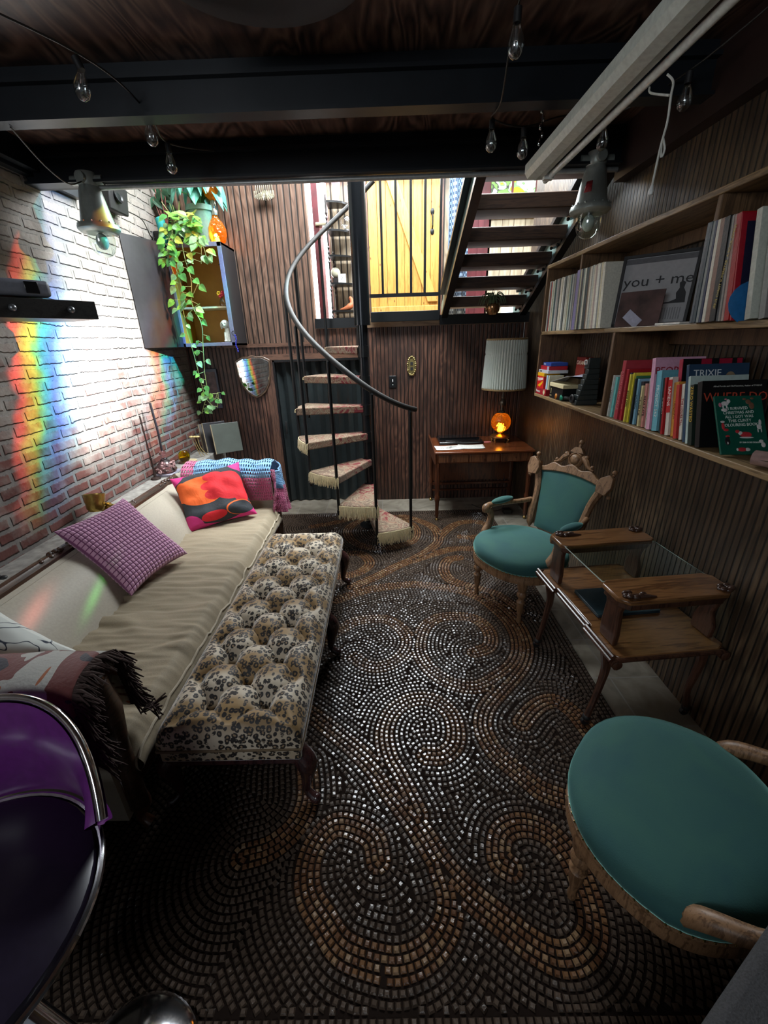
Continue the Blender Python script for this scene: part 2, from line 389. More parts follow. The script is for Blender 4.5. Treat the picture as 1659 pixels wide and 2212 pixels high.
struct('wall_upper_side', MB().bb((3.0, 4.6, 1.9), (3.1, 5.7, 4.4)).bb((XR + .1, 4.6, 1.9), (3.1, 4.66, 4.4)).bb((-1.5, 4.66, 1.9), (-1.4, 5.7, 4.4)).bb((-1.5, YU, 1.9), (-.92, YU + .06, 4.4)), mw_upper, smooth=0)
struct('ceiling_upper', MB().bb((XL - .1, 2.9, 4.3), (3.2, 5.8, 4.4)), m_white, smooth=0)

# tall window beside the landing, dark red glazing bars
w1 = thing('window_1', None, None, (-.76, YU, 1.93)); w1['kind'] = 'structure'
m_sky = emis((.86, .95, 1.0), 4.0, 'daylight_pane')
obj('pane', MB().bb((-.90, YU + .02, 1.9), (-.60, YU + .03, 4.2)), m_sky, w1, smooth=0)
obj('frame', MB().bb((-.765, YU - .02, 1.9), (-.70, YU + .02, 4.2)).bb((-.93, YU - .02, 1.9), (-.89, YU + .02, 4.2)).bb((-.93, YU - .02, 4.15), (-.58, YU + .02, 4.25)), m_maroon, w1, smooth=0)
obj('sash', MB().bb((-.70, YU - .015, 1.9), (-.665, YU + .01, 4.2)).bb((-.61, YU - .01, 1.9), (-.595, YU + .01, 4.2)), plain((.6, .3, .3), .5, name='pink_frame'), w1, smooth=0)
obj('bracket', MB().bb((-.74, YU - .05, 2.93), (-.62, YU - .02, 2.965)), plain((.4, .36, .25), .5, name='dull_bracket'), w1, bevel=.01)
# window with leaves outside, behind the open stair
w2 = thing('window_2', None, None, (1.46, YU, 3.0)); w2['kind'] = 'structure'
t = NT('garden_outside'); n1 = t.noise(t.pos((1, 1, 1)), 7, 2, .8)
ec = t.ramp(n1, [(.36, (.25, .6, .12)), (.44, (.06, .09, .05)), (.48, (.9, 1, .9)), (.58, (.3, .7, .25)), (.64, (1, .62, .02))], 'CONSTANT')
t.set(Base_Color=(0, 0, 0, 1), Emission_Color=ec, Emission_Strength=1.4)
obj('pane', MB().bb((1.22, YU - .02, 3.0), (1.72, YU - .01, 3.9)), t.m, w2, smooth=0)
obj('frame', MB().bb((1.20, YU - .05, 2.96), (1.75, YU, 3.02)).bb((1.70, YU - .05, 2.96), (1.75, YU, 3.9)).bb((1.44, YU - .04, 3.0), (1.46, YU, 3.9)), m_maroon, w2, smooth=0)
struct('window_3', MB().bb((1.42, YU - .02, 1.95), (1.72, YU - .01, 2.09)), emis((.75, .88, 1), 1.2, 'low_daylight'), smooth=0)

# yellow pine plank door
m_pine = wood((.36, .18, .03), (.50, .28, .06), 'Z', .9, .45, name='yellow_pine', knots=(.16, .05, .01), bump=.05)
d2 = thing('door_2', None, None, (.27, YU - .02, 1.93)); d2['kind'] = 'structure'
mb = MB()
for i in range(8): mb.bb((-.145 + i * .101, YU - .03, 1.94), (-.0465 + i * .101, YU, 4.0))
obj('plank_panel', mb, m_pine, d2, bevel=.004, smooth=0)
mb = MB().prism([(-.05, 0), (.07, 0), (.62, -1.42), (.50, -1.42)], (0.03, YU - .03, 3.55), (1, 0, 0), (0, 0, 1), .028)
mb.bb((-.14, YU - .058, 1.97), (.66, YU - .03, 2.09)).bb((-.14, YU - .058, 3.62), (.66, YU - .03, 3.76))
obj('brace', mb, wood((.38, .20, .04), (.54, .32, .08), 'Z', .9, .45, name='yellow_pine_brace', knots=(.16, .05, .01), bump=.05), d2, bevel=.004, smooth=0)
mb = MB().tube([(.575, YU - .03, 2.86), (.575, YU - .075, 2.89), (.575, YU - .075, 2.98), (.575, YU - .03, 3.01)], .008)
for zz in (2.84, 3.03): mb.ball((.575, YU - .035, zz), .022, 8, (1, .3, 1.5))
obj('handle', mb, m_black, d2)
struct('trim_13', MB().bb((-.19, YU - .03, 1.93), (-.15, YU + .01, 4.1)).bb((.665, YU - .03, 1.93), (.70, YU + .01, 4.1)), m_trimz, smooth=0)

# iron railing at the landing edge
r = thing('landing_railing', 'black iron railing with thin upright bars in front of the yellow plank door', 'railing', (.2, 4.5, 1.88))
obj('kick_plate', MB().bb((-.125, 4.475, 1.885), (.545, 4.50, 1.975)), m_black, r, bevel=.003)
obj('bottom_rail', MB().bb((-.13, 4.49, 2.10), (.545, 4.515, 2.132)), m_black, r)
for x in (.0, .135, .27, .40): obj('bar', MB().bb((x - .011, 4.49, 2.12), (x + .011, 4.512, 3.15)), m_black, r)
obj('top_rail', MB().bb((-.13, 4.485, 3.15), (.55, 4.52, 3.19)), m_black, r)
obj('post', MB().bb((.53, 4.485, 1.9), (.55, 4.515, 3.19)), m_black, r)

# blue patterned hanging beside the yellow door
t = NT('blue_check'); wv = t.n('TexChecker'); t.put(wv.inputs[0], t.pos((1, 1, 1))); wv.inputs[3].default_value = 38
t.set(Base_Color=t.mix(wv.outputs[1], (.05, .08, .14), (.25, .36, .5)), Roughness=.8)
mb = MB().grid(lambda u, v: (.71 + .21 * u, 5.2 + .025 * math.sin(u * 16), 1.95 + v * 1.9), 24, 4)
tag(obj('curtain', mb, t.m, solid=.004), 'blue check fabric hanging right of the yellow plank door', 'curtain')

# ------------------------------------------------------------------ open stair
st = thing('open_staircase', 'black steel and dark timber open staircase climbing over the record shelf', 'staircase', (1.03, 4.8, 1.925))
zl = lambda y: 2.03 + (4.6 - y) * .46
m_tread = wood((.025, .012, .008), (.07, .035, .02), 'X', 1, .5, name='dark_tread')
m_steelT = plain((.10, .17, .165), .45, .3, .2, 9, 'weathered_lit_steel', .4)  # weathered web face, with the teal light on it painted into the colour
for (x, nm) in ((.615, 'stringer'), (1.38, 'stringer')):
    poly = [(4.92, 1.93), (4.55, zl(4.55) - .14), (3.03, zl(3.03) - .14), (3.03, zl(3.03) + .16), (4.55, zl(4.55) + .16), (4.92, 2.05)]
    o = MB().prism([(p[0], p[1]) for p in poly], (x, 0, 0), (0, 1, 0), (0, 0, 1), .012)
    s_ = obj(nm, o, m_steelT, st, smooth=0)
    fl = MB()
    for dz in (-.145, .155):
        a, b = V((x - .018, 4.7, zl(4.7) + dz)), V((x - .018, 3.03, zl(3.03) + dz)); dv = (b - a); ln = dv.length
        fl.box((a + b) / 2, (.060, ln, .035), Matrix.Rotation(math.atan2(dv.z, dv.y), 3, 'X'))
    obj('flange', fl, m_black, st, smooth=0); MAT[s_.name] = MAT[st.name]
for i, y in enumerate((4.58, 4.30, 4.02, 3.75, 3.47, 3.17)):
    z = zl(y)
    tr = obj('tread', MB().bb((.64, y - .13, z - .045), (1.37, y + .13, z + .045)), m_tread, st, bevel=.006)
    bm = MB()
    for x in (1.355,): bm.bb((x - .02, y - .11, z - .07), (x + .015, y + .11, z - .046)).ball((x - .03, y - .08, z - .075), .012, 6).ball((x - .03, y + .05, z - .075), .012, 6)
    obj('bracket', bm, m_black, tr)

# ------------------------------------------------------------------ spiral stair
PX, PY = -.18, 3.83
sp_ = thing('spiral_staircase', 'black iron spiral staircase with red patterned carpet treads and cream fringes', 'staircase', (PX, PY, 0))
obj('base_plate', MB().lathe([(0, .004), (.11, .004), (.11, .018), (.05, .03), (.045, .05)], (PX, PY, 0), 28), m_black, sp_)
obj('pole', MB().cyl((PX, PY, .02), (PX, PY, 1.86), .041, n=20).cyl((PX, PY, 1.84), (PX, PY, 4.3), .067, n=24), plain((.012, .014, .017), .22, .5, name='gloss_black_pole'), sp_)
t = NT('red_cream_carpet'); sp2 = t.n('SeparateXYZ'); src = t.n('NewGeometry').outputs['Position']; mp = t.n('Mapping'); t.put(mp.inputs[0], src); mp.inputs['Location'].default_value = (-PX, -PY, 0)
t.put(sp2.inputs[0], mp.outputs[0]); rr = t.math('SQRT', t.math('ADD', t.math('MULTIPLY', sp2.outputs[0], sp2.outputs[0]), t.math('MULTIPLY', sp2.outputs[1], sp2.outputs[1])))
n1 = t.noise(t.pos((1, 1, 1.4)), 7, 2, 1.2); n2 = t.noise(t.pos(), 90, 2)
f = t.math('ADD', t.math('MULTIPLY', rr, .75), t.math('MULTIPLY', t.math('ABSOLUTE', t.math('SUBTRACT', t.math('FRACT', t.math('MULTIPLY', n1, 4)), .5)), 1.1))
col = t.ramp(f, [(.20, (.15, .008, .016)), (.33, (.14, .006, .012)), (.38, (.30, .21, .13)), (.44, (.10, .010, .014)), (.52, (.30, .22, .14)), (.60, (.09, .018, .018)), (.66, (.32, .26, .17)), (.82, (.14, .09, .06))])
t.set(Base_Color=t.mix(t.math('MULTIPLY', n2, .25), col, (.1, .07, .05)), Roughness=.95, Sheen_Weight=.05); t.bump(n2, .4, .004)
m_carpet = t.m; m_fringe = plain((.78, .68, .42), .9, 0, .3, 120, 'cream_fringe', .15)
def wedge(mb, c, z0, z1, r0, r1, half, n=8):
    a0 = R(c - half); a1 = R(c + half)
    inner = [(PX + r0 * math.cos(R(c) + s * R(75)), PY + r0 * math.sin(R(c) + s * R(75))) for s in (-1, -.4, .4, 1)]
    outer = [(PX + r1 * math.cos(a1 + (a0 - a1) * k / n), PY + r1 * math.sin(a1 + (a0 - a1) * k / n)) for k in range(n + 1)]
    mb.prism([p for p in inner] + outer, (0, 0, z0), (1, 0, 0), (0, 1, 0), z1 - z0)
    return mb
for i in range(7):
    c = -67 - 30 * i; z = .2 + .245 * i
    rt = .62
    tr = obj('tread', wedge(MB(), c, z - .05, z - .012, .045, rt - .02, 15), m_black, sp_, smooth=0)
    obj('carpet', wedge(MB(), c, z - .055, z + .008, .055, rt, 16), m_carpet, tr, bevel=.008, smooth=0)
    fm = MB(); long_ = i < 4
    nF = 90
    for k in range(nF):
        a = R(c - 16 + 32 * k / (nF - 1)); L = (.115 if i < 2 else .09) if long_ else .03
        L *= ru(.75, 1.1)
        p = V((PX + (rt + .003) * math.cos(a), PY + (rt + .003) * math.sin(a), z - .0)); q = p + V((math.cos(a) * ru(0, .012), math.sin(a) * ru(0, .012), -L * .5)); e = p + V((math.cos(a) * ru(0, .015) + ru(-.004, .004), math.sin(a) * ru(0, .015) + ru(-.004, .004), -L))
        fm.tube([p, q, e], [.0028, .0026, .0018], 5)
    obj('fringe', fm, m_fringe, tr)
    sl = MB().cyl((PX, PY, z - .08), (PX, PY, z + .012), .046, n=20); obj('collar', sl, m_black, tr)
zr = lambda th: 1.135 + (-54 - th) / 30 * .245 + .13 * max(0, (th + 92) / 46) ** 2
pts = [(PX + .60 * math.cos(R(th)), PY + .60 * math.sin(R(th)), zr(th)) for th in range(-46, -286, -4)]
obj('handrail', MB().tube(pts, .019, 10, flat=1.1), plain((.008, .007, .006), .55, 0, name='handrail_black'), sp_)
for i in range(8):
    th = -53 - 30 * i
    x, y = PX + .615 * math.cos(R(th)), PY + .615 * math.sin(R(th)); zb = .2 + .245 * i - .14 - (.245 if 0 else 0)
    zb = max(.09, .2 + .245 * (i - 1) - .12) if i else .09
    b = obj('baluster', MB().cyl((x, y, zb), (x, y, zr(th) - .03), .013, n=10), m_black, sp_)
    xr, yr = PX + .60 * math.cos(R(th)), PY + .60 * math.sin(R(th))
    obj('rail_bracket', MB().cyl((x, y, zr(th) - .035), (xr, yr, zr(th) - .012), .013, n=8), m_black, b)
    obj('bolt', MB().cyl((x, y, zb + .035), (x, y, zb + .075), .018, n=10).ball((x, y, zb), .014, 6), m_black, b)
# ------------------------------------------------------------------ mosaic-patterned rug: rows of raised woven pips following scrolls
SCROLLS = [[(-0.22, 1.93), (-0.16, 1.87), (-0.08, 1.85), (0.01, 1.89), (0.08, 1.98), (0.1, 2.08), (0.06, 2.19), (-0.03, 2.28), (-0.13, 2.29), (-0.24, 2.27), (-0.32, 2.2), (-0.41, 2.1), (-0.51, 1.99)], [(0.48, 1.95), (0.57, 1.99), (0.61, 2.08), (0.6, 2.19), (0.54, 2.27), (0.44, 2.3), (0.32, 2.29), (0.22, 2.21), (0.17, 2.08), (0.16, 1.96), (0.2, 1.84), (0.27, 1.75), (0.35, 1.7), (0.45, 1.69), (0.56, 1.75), (0.67, 1.84), (0.74, 1.95), (0.77, 2.09), (0.76, 2.23), (0.71, 2.37), (0.64, 2.5), (0.52, 2.6), (0.35, 2.66), (0.18, 2.7), (-0.03, 2.68), (-0.22, 2.62), (-0.39, 2.52)], [(0.65, 2.55), (0.76, 2.38), (0.81, 2.19), (0.8, 2.0), (0.74, 1.86), (0.66, 1.76), (0.55, 1.65), (0.46, 1.55), (0.42, 1.45), (0.43, 1.36), (0.46, 1.29), (0.51, 1.23), (0.56, 1.17), (0.6, 1.13), (0.71, 1.09), (0.81, 1.09)], [(0.14, 1.3), (0.21, 1.3), (0.27, 1.35), (0.29, 1.43), (0.28, 1.52), (0.23, 1.59), (0.16, 1.62), (0.08, 1.61), (0.0, 1.55), (-0.04, 1.47), (-0.05, 1.39), (-0.03, 1.29), (0.01, 1.21), (0.08, 1.05)], [(-0.5, 1.6), (-0.38, 1.51), (-0.25, 1.4), (-0.15, 1.31), (-0.07, 1.22), (-0.04, 1.17), (0.02, 1.09), (0.09, 0.99), (0.15, 0.89), (0.23, 0.8), (0.32, 0.73), (0.4, 0.67), (0.47, 0.64), (0.54, 0.65), (0.6, 0.7), (0.62, 0.79), (0.61, 0.9), (0.56, 0.98), (0.47, 1.01), (0.39, 0.98), (0.36, 0.9), (0.39, 0.87)], [(-0.07, 0.9), (-0.09, 0.97), (-0.16, 1.01), (-0.24, 1.02), (-0.3, 0.96), (-0.32, 0.88), (-0.3, 0.8), (-0.24, 0.73), (-0.18, 0.67), (-0.09, 0.64), (0.0, 0.63), (0.09, 0.66), (0.15, 0.72), (0.17, 0.79), (0.15, 0.87)], [(-0.39, 1.27), (-0.36, 1.13), (-0.38, 1.03), (-0.46, 0.95), (-0.56, 0.92)], [(0.61, 1.46), (0.68, 1.53), (0.76, 1.58), (0.83, 1.58), (0.88, 1.51), (0.9, 1.43), (0.92, 1.34)], [(-0.02, 3.97), (-0.28, 3.94), (-0.41, 3.71), (-0.33, 3.45), (-0.16, 3.32), (0.05, 3.33), (0.21, 3.44), (0.26, 3.67), (0.18, 3.88), (-0.02, 4.0)], [(-0.77, 3.82), (-0.54, 3.91), (-0.31, 4.04), (0.06, 4.07), (0.3, 3.9), (0.44, 3.7), (0.45, 3.44), (0.35, 3.26), (0.19, 3.09), (0.04, 2.97), (-0.12, 2.82), (-0.29, 2.69)], [(-0.4, 3.22), (-0.26, 3.22), (-0.17, 3.06), (-0.22, 2.93), (-0.32, 2.86), (-0.43, 2.84)], [(0.45, 3.48), (0.55, 3.65), (0.68, 3.8), (0.84, 3.84), (0.96, 3.76), (1.01, 3.58)], [(0.19, 3.07), (0.38, 3.18), (0.56, 3.26), (0.76, 3.25)], [(0.67, 3.5), (0.74, 3.48), (0.83, 3.49)], [(0.58, 3.1), (0.48, 3.06), (0.43, 2.92), (0.45, 2.77), (0.53, 2.69), (0.64, 2.62), (0.76, 2.54), (0.86, 2.35)]]
def make_rug():
    x0, x1, y0, y1 = -1.42, 1.07, -.25, 4.16; g = .0125; pitch = .0235; half = .040
    seg = []
    for c in SCROLLS:
        P = cat_pts([(p[0], p[1], 0) for p in c], 5)
        seg += [(p.x, p.y) for p in P]
        for a, b in zip(P[:-1], P[1:]):
            m = int((b - a).length / .012)
            seg += [((a.x + (b.x - a.x) * k / (m + 1)), (a.y + (b.y - a.y) * k / (m + 1))) for k in range(1, m + 1)]
    S = np.array(seg, dtype=np.float32)
    xs = np.arange(x0, x1 + g, g, dtype=np.float32); ys = np.arange(y0, y1 + g, g, dtype=np.float32)
    D = np.empty((len(ys), len(xs)), dtype=np.float32)
    for j, y in enumerate(ys):
        D[j] = np.sqrt(((xs[:, None] - S[None, :, 0]) ** 2 + (y - S[None, :, 1]) ** 2).min(1))
    XX, YY = np.meshgrid(xs, ys)
    Bd = np.minimum(np.minimum(XX - x0, x1 - XX), np.minimum(YY - y0 - .70, y1 - YY))
    # near the hem the rows run parallel to the edge
    F = np.where(Bd < .09, 100 + Bd, D)
    def lookup(A, x, y):
        i = min(max((x - x0) / g, 0), len(xs) - 1.001); j = min(max((y - y0) / g, 0), len(ys) - 1.001)
        a, b = int(i), int(j); u, v = i - a, j - b
        return A[b, a] * (1 - u) * (1 - v) + A[b, a + 1] * u * (1 - v) + A[b + 1, a] * (1 - u) * v + A[b + 1, a + 1] * u * v
    pips = []; occ = {}
    def put(x, y, dx, dy, band):
        k = (int(x / .0165 + 1000), int(y / .0165 + 1000))
        for a in (-1, 0, 1):
            for b in (-1, 0, 1):
                for q in occ.get((k[0] + a, k[1] + b), ()):
                    if (q[0] - x) ** 2 + (q[1] - y) ** 2 < .0158 ** 2: return
        occ.setdefault(k, []).append((x, y)); pips.append((x, y, dx, dy, band))
    lv = [pitch * (.5 + i) for i in range(30)]
    for L in lv:
        # marching squares
        s = D > L; cells = np.argwhere((s[:-1, :-1] != s[1:, 1:]) | (s[1:, :-1] != s[:-1, 1:]) | (s[:-1, :-1] != s[:-1, 1:]))
        E = {}
        for j, i in cells:
            q = []
            for (ja, ia, jb, ib) in ((j, i, j, i + 1), (j, i + 1, j + 1, i + 1), (j + 1, i + 1, j + 1, i), (j + 1, i, j, i)):
                a, b = D[ja, ia], D[jb, ib]
                if (a > L) != (b > L):
                    t = (L - a) / (b - a); key = (min((ja, ia), (jb, ib)), max((ja, ia), (jb, ib)))
                    q.append((key, (xs[ia] + (xs[ib] - xs[ia]) * t, ys[ja] + (ys[jb] - ys[ja]) * t)))
            for a, b in (q[0:2], q[2:4]) if len(q) == 4 else ((q,) if len(q) == 2 else ()):
                E.setdefault(a[0], []).append((b[0], a[1], b[1])); E.setdefault(b[0], []).append((a[0], b[1], a[1]))
        seen = set()
        starts = [k for k in E if len(E[k]) == 1] + list(E)
        for k0 in starts:
            if k0 in seen: continue
            cur = k0; line = [E[k0][0][1]]; seen.add(k0)
            while True:
                nx = [e for e in E[cur] if e[0] not in seen]
                if not nx: break
                line.append(nx[0][2]); cur = nx[0][0]; seen.add(cur)
            acc = 0; step = .0225
            for (ax, ay), (bx, by) in zip(line[:-1], line[1:]):
                d = math.hypot(bx - ax, by - ay)
                if d < 1e-6: continue
                while acc <= d:
                    t = acc / d; x, y = ax + (bx - ax) * t, ay + (by - ay) * t
                    bd = min(x - x0, x1 - x, y - y0 - .70, y1 - y)
                    if bd > .09: put(x, y, (bx - ax) / d, (by - ay) / d, L < half)
                    acc += step
                acc -= d
    # fill the seams where rows meet
    gy, gx = np.gradient(D)
    for yy in np.arange(y0 + .80, y1 - .1, .0075):
        for xx in np.arange(x0 + .1, x1 - .1, .0075):
            k = (int(xx / .0165 + 1000), int(yy / .0165 + 1000)); ok = True
            for a in (-1, 0, 1):
                for b in (-1, 0, 1):
                    for q in occ.get((k[0] + a, k[1] + b), ()):
                        if (q[0] - xx) ** 2 + (q[1] - yy) ** 2 < .0185 ** 2: ok = False
            if ok:
                j, i = int((yy - y0) / g), int((xx - x0) / g); u_, v_ = gx[j, i], gy[j, i]; m_ = math.hypot(u_, v_) + 1e-6
                put(float(xx), float(yy), -v_ / m_, u_ / m_, False)
    # hem rows
    for k in range(4):
        o = .012 + k * .0235
        for x in np.arange(x0 + o, x1 - o, .0225):
            put(float(x), y1 - o, 1, 0, False)
        for y in np.arange(y0 + .70, y1 - o, .0225): put(x1 - o, float(y), 0, 1, False); put(x0 + o, float(y), 0, 1, False)
    for k in range(30):
        yy = y0 + .70 + .09 - .0235 * k
        if yy < y0 + .01: break
        for x in np.arange(x0 + .012, x1 - .012, .0225): put(float(x), yy, 1, 0, False)
    mb = MB(); vs = []; fs = []; cols = []
    vs += [(x0, y0, .001), (x1, y0, .001), (x1, y1, .001), (x0, y1, .001), (x0, y0, .0055), (x1, y0, .0055), (x1, y1, .0055), (x0, y1, .0055)]
    fs += [(0, 3, 2, 1), (4, 5, 6, 7), (0, 1, 5, 4), (1, 2, 6, 5), (2, 3, 7, 6), (3, 0, 4, 7)]
    cols += [(.016, .011, .009, 0)] * 6
    for (x, y, dx, dy, band) in pips:
        a = .0093 * ru(.9, 1.06); b = .0087 * ru(.92, 1.05); h = .0055; H = .0125 + ru(-.0008, .0008); tx, ty = ru(-.0005, .0005), ru(-.0005, .0005)
        n = len(vs)
        for (sx, sy) in ((-1, -1), (1, -1), (1, 1), (-1, 1)):
            px, py = sx * a, sy * b; vs.append((x + px * dx - py * dy, y + px * dy + py * dx, h))
        for (sx, sy) in ((-1, -1), (1, -1), (1, 1), (-1, 1)):
            px, py = sx * a * .62, sy * b * .58; vs.append((x + px * dx - py * dy, y + px * dy + py * dx, H + sx * tx + sy * ty))
        fs += [(n + 4, n + 5, n + 6, n + 7), (n, n + 1, n + 5, n + 4), (n + 1, n + 2, n + 6, n + 5), (n + 2, n + 3, n + 7, n + 6), (n + 3, n, n + 4, n + 7)]
        if band:
            q = rnd(); c = (.17, .085, .038) if q < .45 else ((.12, .055, .026) if q < .85 else (.24, .15, .08))
        else:
            q = ru(.8, 1.25); c = (.072 * q, .050 * q, .036 * q)
        cols += [c + (1,)] * 5
    mb.v = vs; mb.f = fs; mb.col = cols
    t = NT('rug_pips'); at = t.n('VertexColor', layer_name='Col')
    t.set(Base_Color=at.outputs[0], Roughness=t.math('MULTIPLY_ADD', at.outputs[1], -.66, .92), Specular_IOR_Level=t.math('MULTIPLY', at.outputs[1], 1.0)); t.bump(t.noise(t.pos(), 120, 2), .35, .003)
    o = obj('rug', mb, t.m, smooth=0)
    tag(o, 'dark brown rug with tan scrolls drawn in mosaic-like rows, covering the tile floor', 'rug')
make_rug()
from mathutils import noise as mn
def nz3(x, y, z=0.): return mn.noise(V((x, y, z)))
# ------------------------------------------------------------------ sofa
so = thing('sofa', 'long cream sofa with carved wooden top rail along the brick wall', 'sofa', (-1.38, 2.2, 0))
m_cream = plain((.30, .245, .165), .75, 0, .12, 200, 'cream_cotton', .1, sheen=.15)
m_cream2 = plain((.38, .34, .27), .55, 0, .08, 90, 'cream_satin', .06, sheen=.25)
m_carv = wood((.02, .010, .006), (.07, .035, .02), 'Y', 1.5, .35, .3, name='carved_rail')
Y0, Y1 = 1.04, 3.26
def seat_top(u, v):
    y = Y0 + (Y1 - Y0) * v; x = -1.52 + .60 * u
    e = 1 - max(0, (abs(v - .5) - .47) / .03) ** 2 * .35; ef = 1 - max(0, (u - .9) / .1) ** 2 * .45
    wr = .019 * nz3(y * 15 + 2.2 * nz3(x * 3, y * 2), x * 2.6) + .011 * nz3(y * 27, x * 4.0, 3) + .003 * nz3(y * 60, x * 9, 5)
    dip = -.012 * math.sin(PI * v) - .008 * nz3(y * 1.3, x)
    return (x + .004 * nz3(y * 9, 2), y, .315 + (.145 + dip) * e * ef + wr * min(1, (1 - v) * 20, v * 20))
mb = MB().grid(seat_top, 60, 280)
n = len(mb.v)
def skirt(u, v):
    y = Y0 + (Y1 - Y0) * v; t = seat_top(1, v); a = u * PI / 2
    return (t[0] + .022 * math.sin(a * 2) - .01 * u, y, t[2] - u * (t[2] - .30))
mb.grid(skirt, 6, 280)
mb.grid(lambda u, v: (lambda t: (t[0], Y0 - .012 * math.sin(PI * v), t[2] - v * (t[2] - .30)))(seat_top(u, 0)), 30, 5)
mb.grid(lambda u, v: (lambda t: (t[0], Y1 + .012 * math.sin(PI * v), t[2] - v * (t[2] - .30)))(seat_top(1 - u, 1)), 30, 5)
obj('seat_cushion', mb, m_cream, so, smooth=80)
pp = [seat_top(1, v / 80.) for v in range(81)]
obj('piping', MB().tube([(p[0] + .006, p[1], p[2] + .002) for p in pp], .0055, 6), plain((.42, .36, .27), .6), so)
def back(u, v):
    y = 1.0 + (Y1 + .05 - 1.0) * v
    bend = max(0, (v - .86) / .14) ** 2 * .42            # the back sweeps round towards the far arm
    a = u; x = -1.75 + .31 * (a ** .8) ; z = .715 - .30 * a + .045 * math.sin(PI * a)
    return (x + bend * .35 * (1), y, z)
mb = MB().grid(back, 14, 60)
mb.bb((-1.78, 1.0, .12), (-1.70, Y1 + .12, .70))
obj('backrest', mb, m_cream2, so, smooth=60)
# carved rail
mb = MB()
prof = [(-.045, 0), (-.045, .018), (-.03, .03), (-.016, .026), (-.008, .034), (.01, .034), (.02, .026), (.032, .02), (.036, .004), (.03, -.012), (-.03, -.012)]
for (ya, yb) in ((.98, Y1 + .10),):
    vs = [( -1.765 + p[0], ya, .705 + p[1]) for p in prof] + [(-1.765 + p[0], yb, .705 + p[1]) for p in prof]; k = len(prof)
    mb.add(vs, [(i, (i + 1) % k, k + (i + 1) % k, k + i) for i in range(k)] + [tuple(range(k))[::-1], tuple(range(k, 2 * k))])
obj('carved_rail', mb, m_carv, so, smooth=30)
mb = MB()
for yc in (1.35, 1.95, 2.6, 3.15):
    for s in range(-5, 6):
        mb.ball((-1.765 + .014 * math.sin(s * 2.1), yc + s * .022, .737 + .006 * math.cos(s)), .016 - .0012 * abs(s), 6, (1, 1.3, .7))
obj('rail_carving', mb, m_carv, so)
# arms
for (yc, nm) in ((3.33, 'arm'), (1.03, 'arm')):
    mb = MB().grid(lambda u, v: (-1.76 + .80 * u, yc + .075 * math.cos(v * 2 * PI) * (1 - .25 * u), .54 + (.21 - .03 * u - .02 * math.sin(PI * u)) * math.sin(v * 2 * PI) - (0.0 if v < .5 else .0)), 24, 20)
    mb.bb((-1.76, yc - .05, .12), (-.98, yc + .05, .55))
    obj(nm, mb, m_cream2, so, smooth=60)
    fa = MB().tube([(-.965, yc, .14), (-.955, yc, .45), (-.95, yc, .62), (-.965, yc, .72)], [.035, .03, .045, .04], 10)
    fa.ball((-.955, yc, .70), .05, 10, (.5, 1, 1)); obj('arm_front', fa, m_carv, so)
obj('seat_rail', MB().bb((-1.76, 1.0, .18), (-.97, 3.36, .31)), m_walnut, so, bevel=.01)
for (x, y) in ((-.99, 1.04), (-.99, 2.2), (-.99, 3.32), (-1.7, 1.04), (-1.7, 3.32)):
    obj('leg', MB().tube(cat_pts([(x, y, .20), (x + .03, y, .13), (x + .005, y, .06), (x + .03, y, .015)], 4), [.035, .03, .017, .022], 10), m_walnut, so)

# ------------------------------------------------------------------ leopard bench
ot = thing('tufted_bench', 'long button-tufted leopard print bench standing in front of the cream sofa', 'bench', (-.61, 1.92, 0))
t = NT('leopard'); dn = t.n('TexNoise'); t.put(dn.inputs['Vector'], t.pos()); dn.inputs['Scale'].default_value = 34; dn.inputs['Detail'].default_value = 1
va = t.n('VectorMath', operation='MULTIPLY_ADD'); t.put(va.inputs[0], dn.outputs[1]); va.inputs[1].default_value = (.013,) * 3; t.put(va.inputs[2], t.pos())
vo = t.n('TexVoronoi'); t.put(vo.inputs['Vector'], va.outputs[0]); vo.inputs['Scale'].default_value = 44; vo.inputs['Randomness'].default_value = .7
dd = vo.outputs['Distance']; brk = t.noise(t.pos(), 110, 1)
ring = t.math('MULTIPLY', t.ramp(dd, [(.18, (0, 0, 0)), (.24, (1, 1, 1)), (.47, (1, 1, 1)), (.54, (0, 0, 0))]), t.ramp(brk, [(.33, (0, 0, 0)), (.38, (1, 1, 1))]))
ctr = t.ramp(dd, [(.30, (1, 1, 1)), (.42, (0, 0, 0))]); big = t.noise(t.pos(), 6, 1)
spy = t.n('SeparateXYZ'); t.put(spy.inputs[0], t.pos())
bnd = t.math('ADD', t.math('SINE', t.math('MULTIPLY', spy.outputs[1], 2 * PI / .242)), t.math('MULTIPLY', t.math('SUBTRACT', big, .5), 2.2))
base = t.mix(t.ramp(t.math('MULTIPLY_ADD', bnd, .5, .5), [(.3, (0, 0, 0)), (.7, (1, 1, 1))]), (.30, .19, .08), (.54, .46, .35)); base = t.mix(t.math('MULTIPLY', ctr, .75), base, (.20, .115, .045))
t.set(Base_Color=t.mix(ring, base, (.012, .009, .008)), Roughness=.62, Sheen_Weight=.5, Sheen_Roughness=.35); t.bump(t.noise(t.pos(), 300, 2), .2, .002)
m_leo = t.m
bx0, bx1, by0, by1 = -.875, -.345, 1.075, 2.76
DX, DY = .212, .242
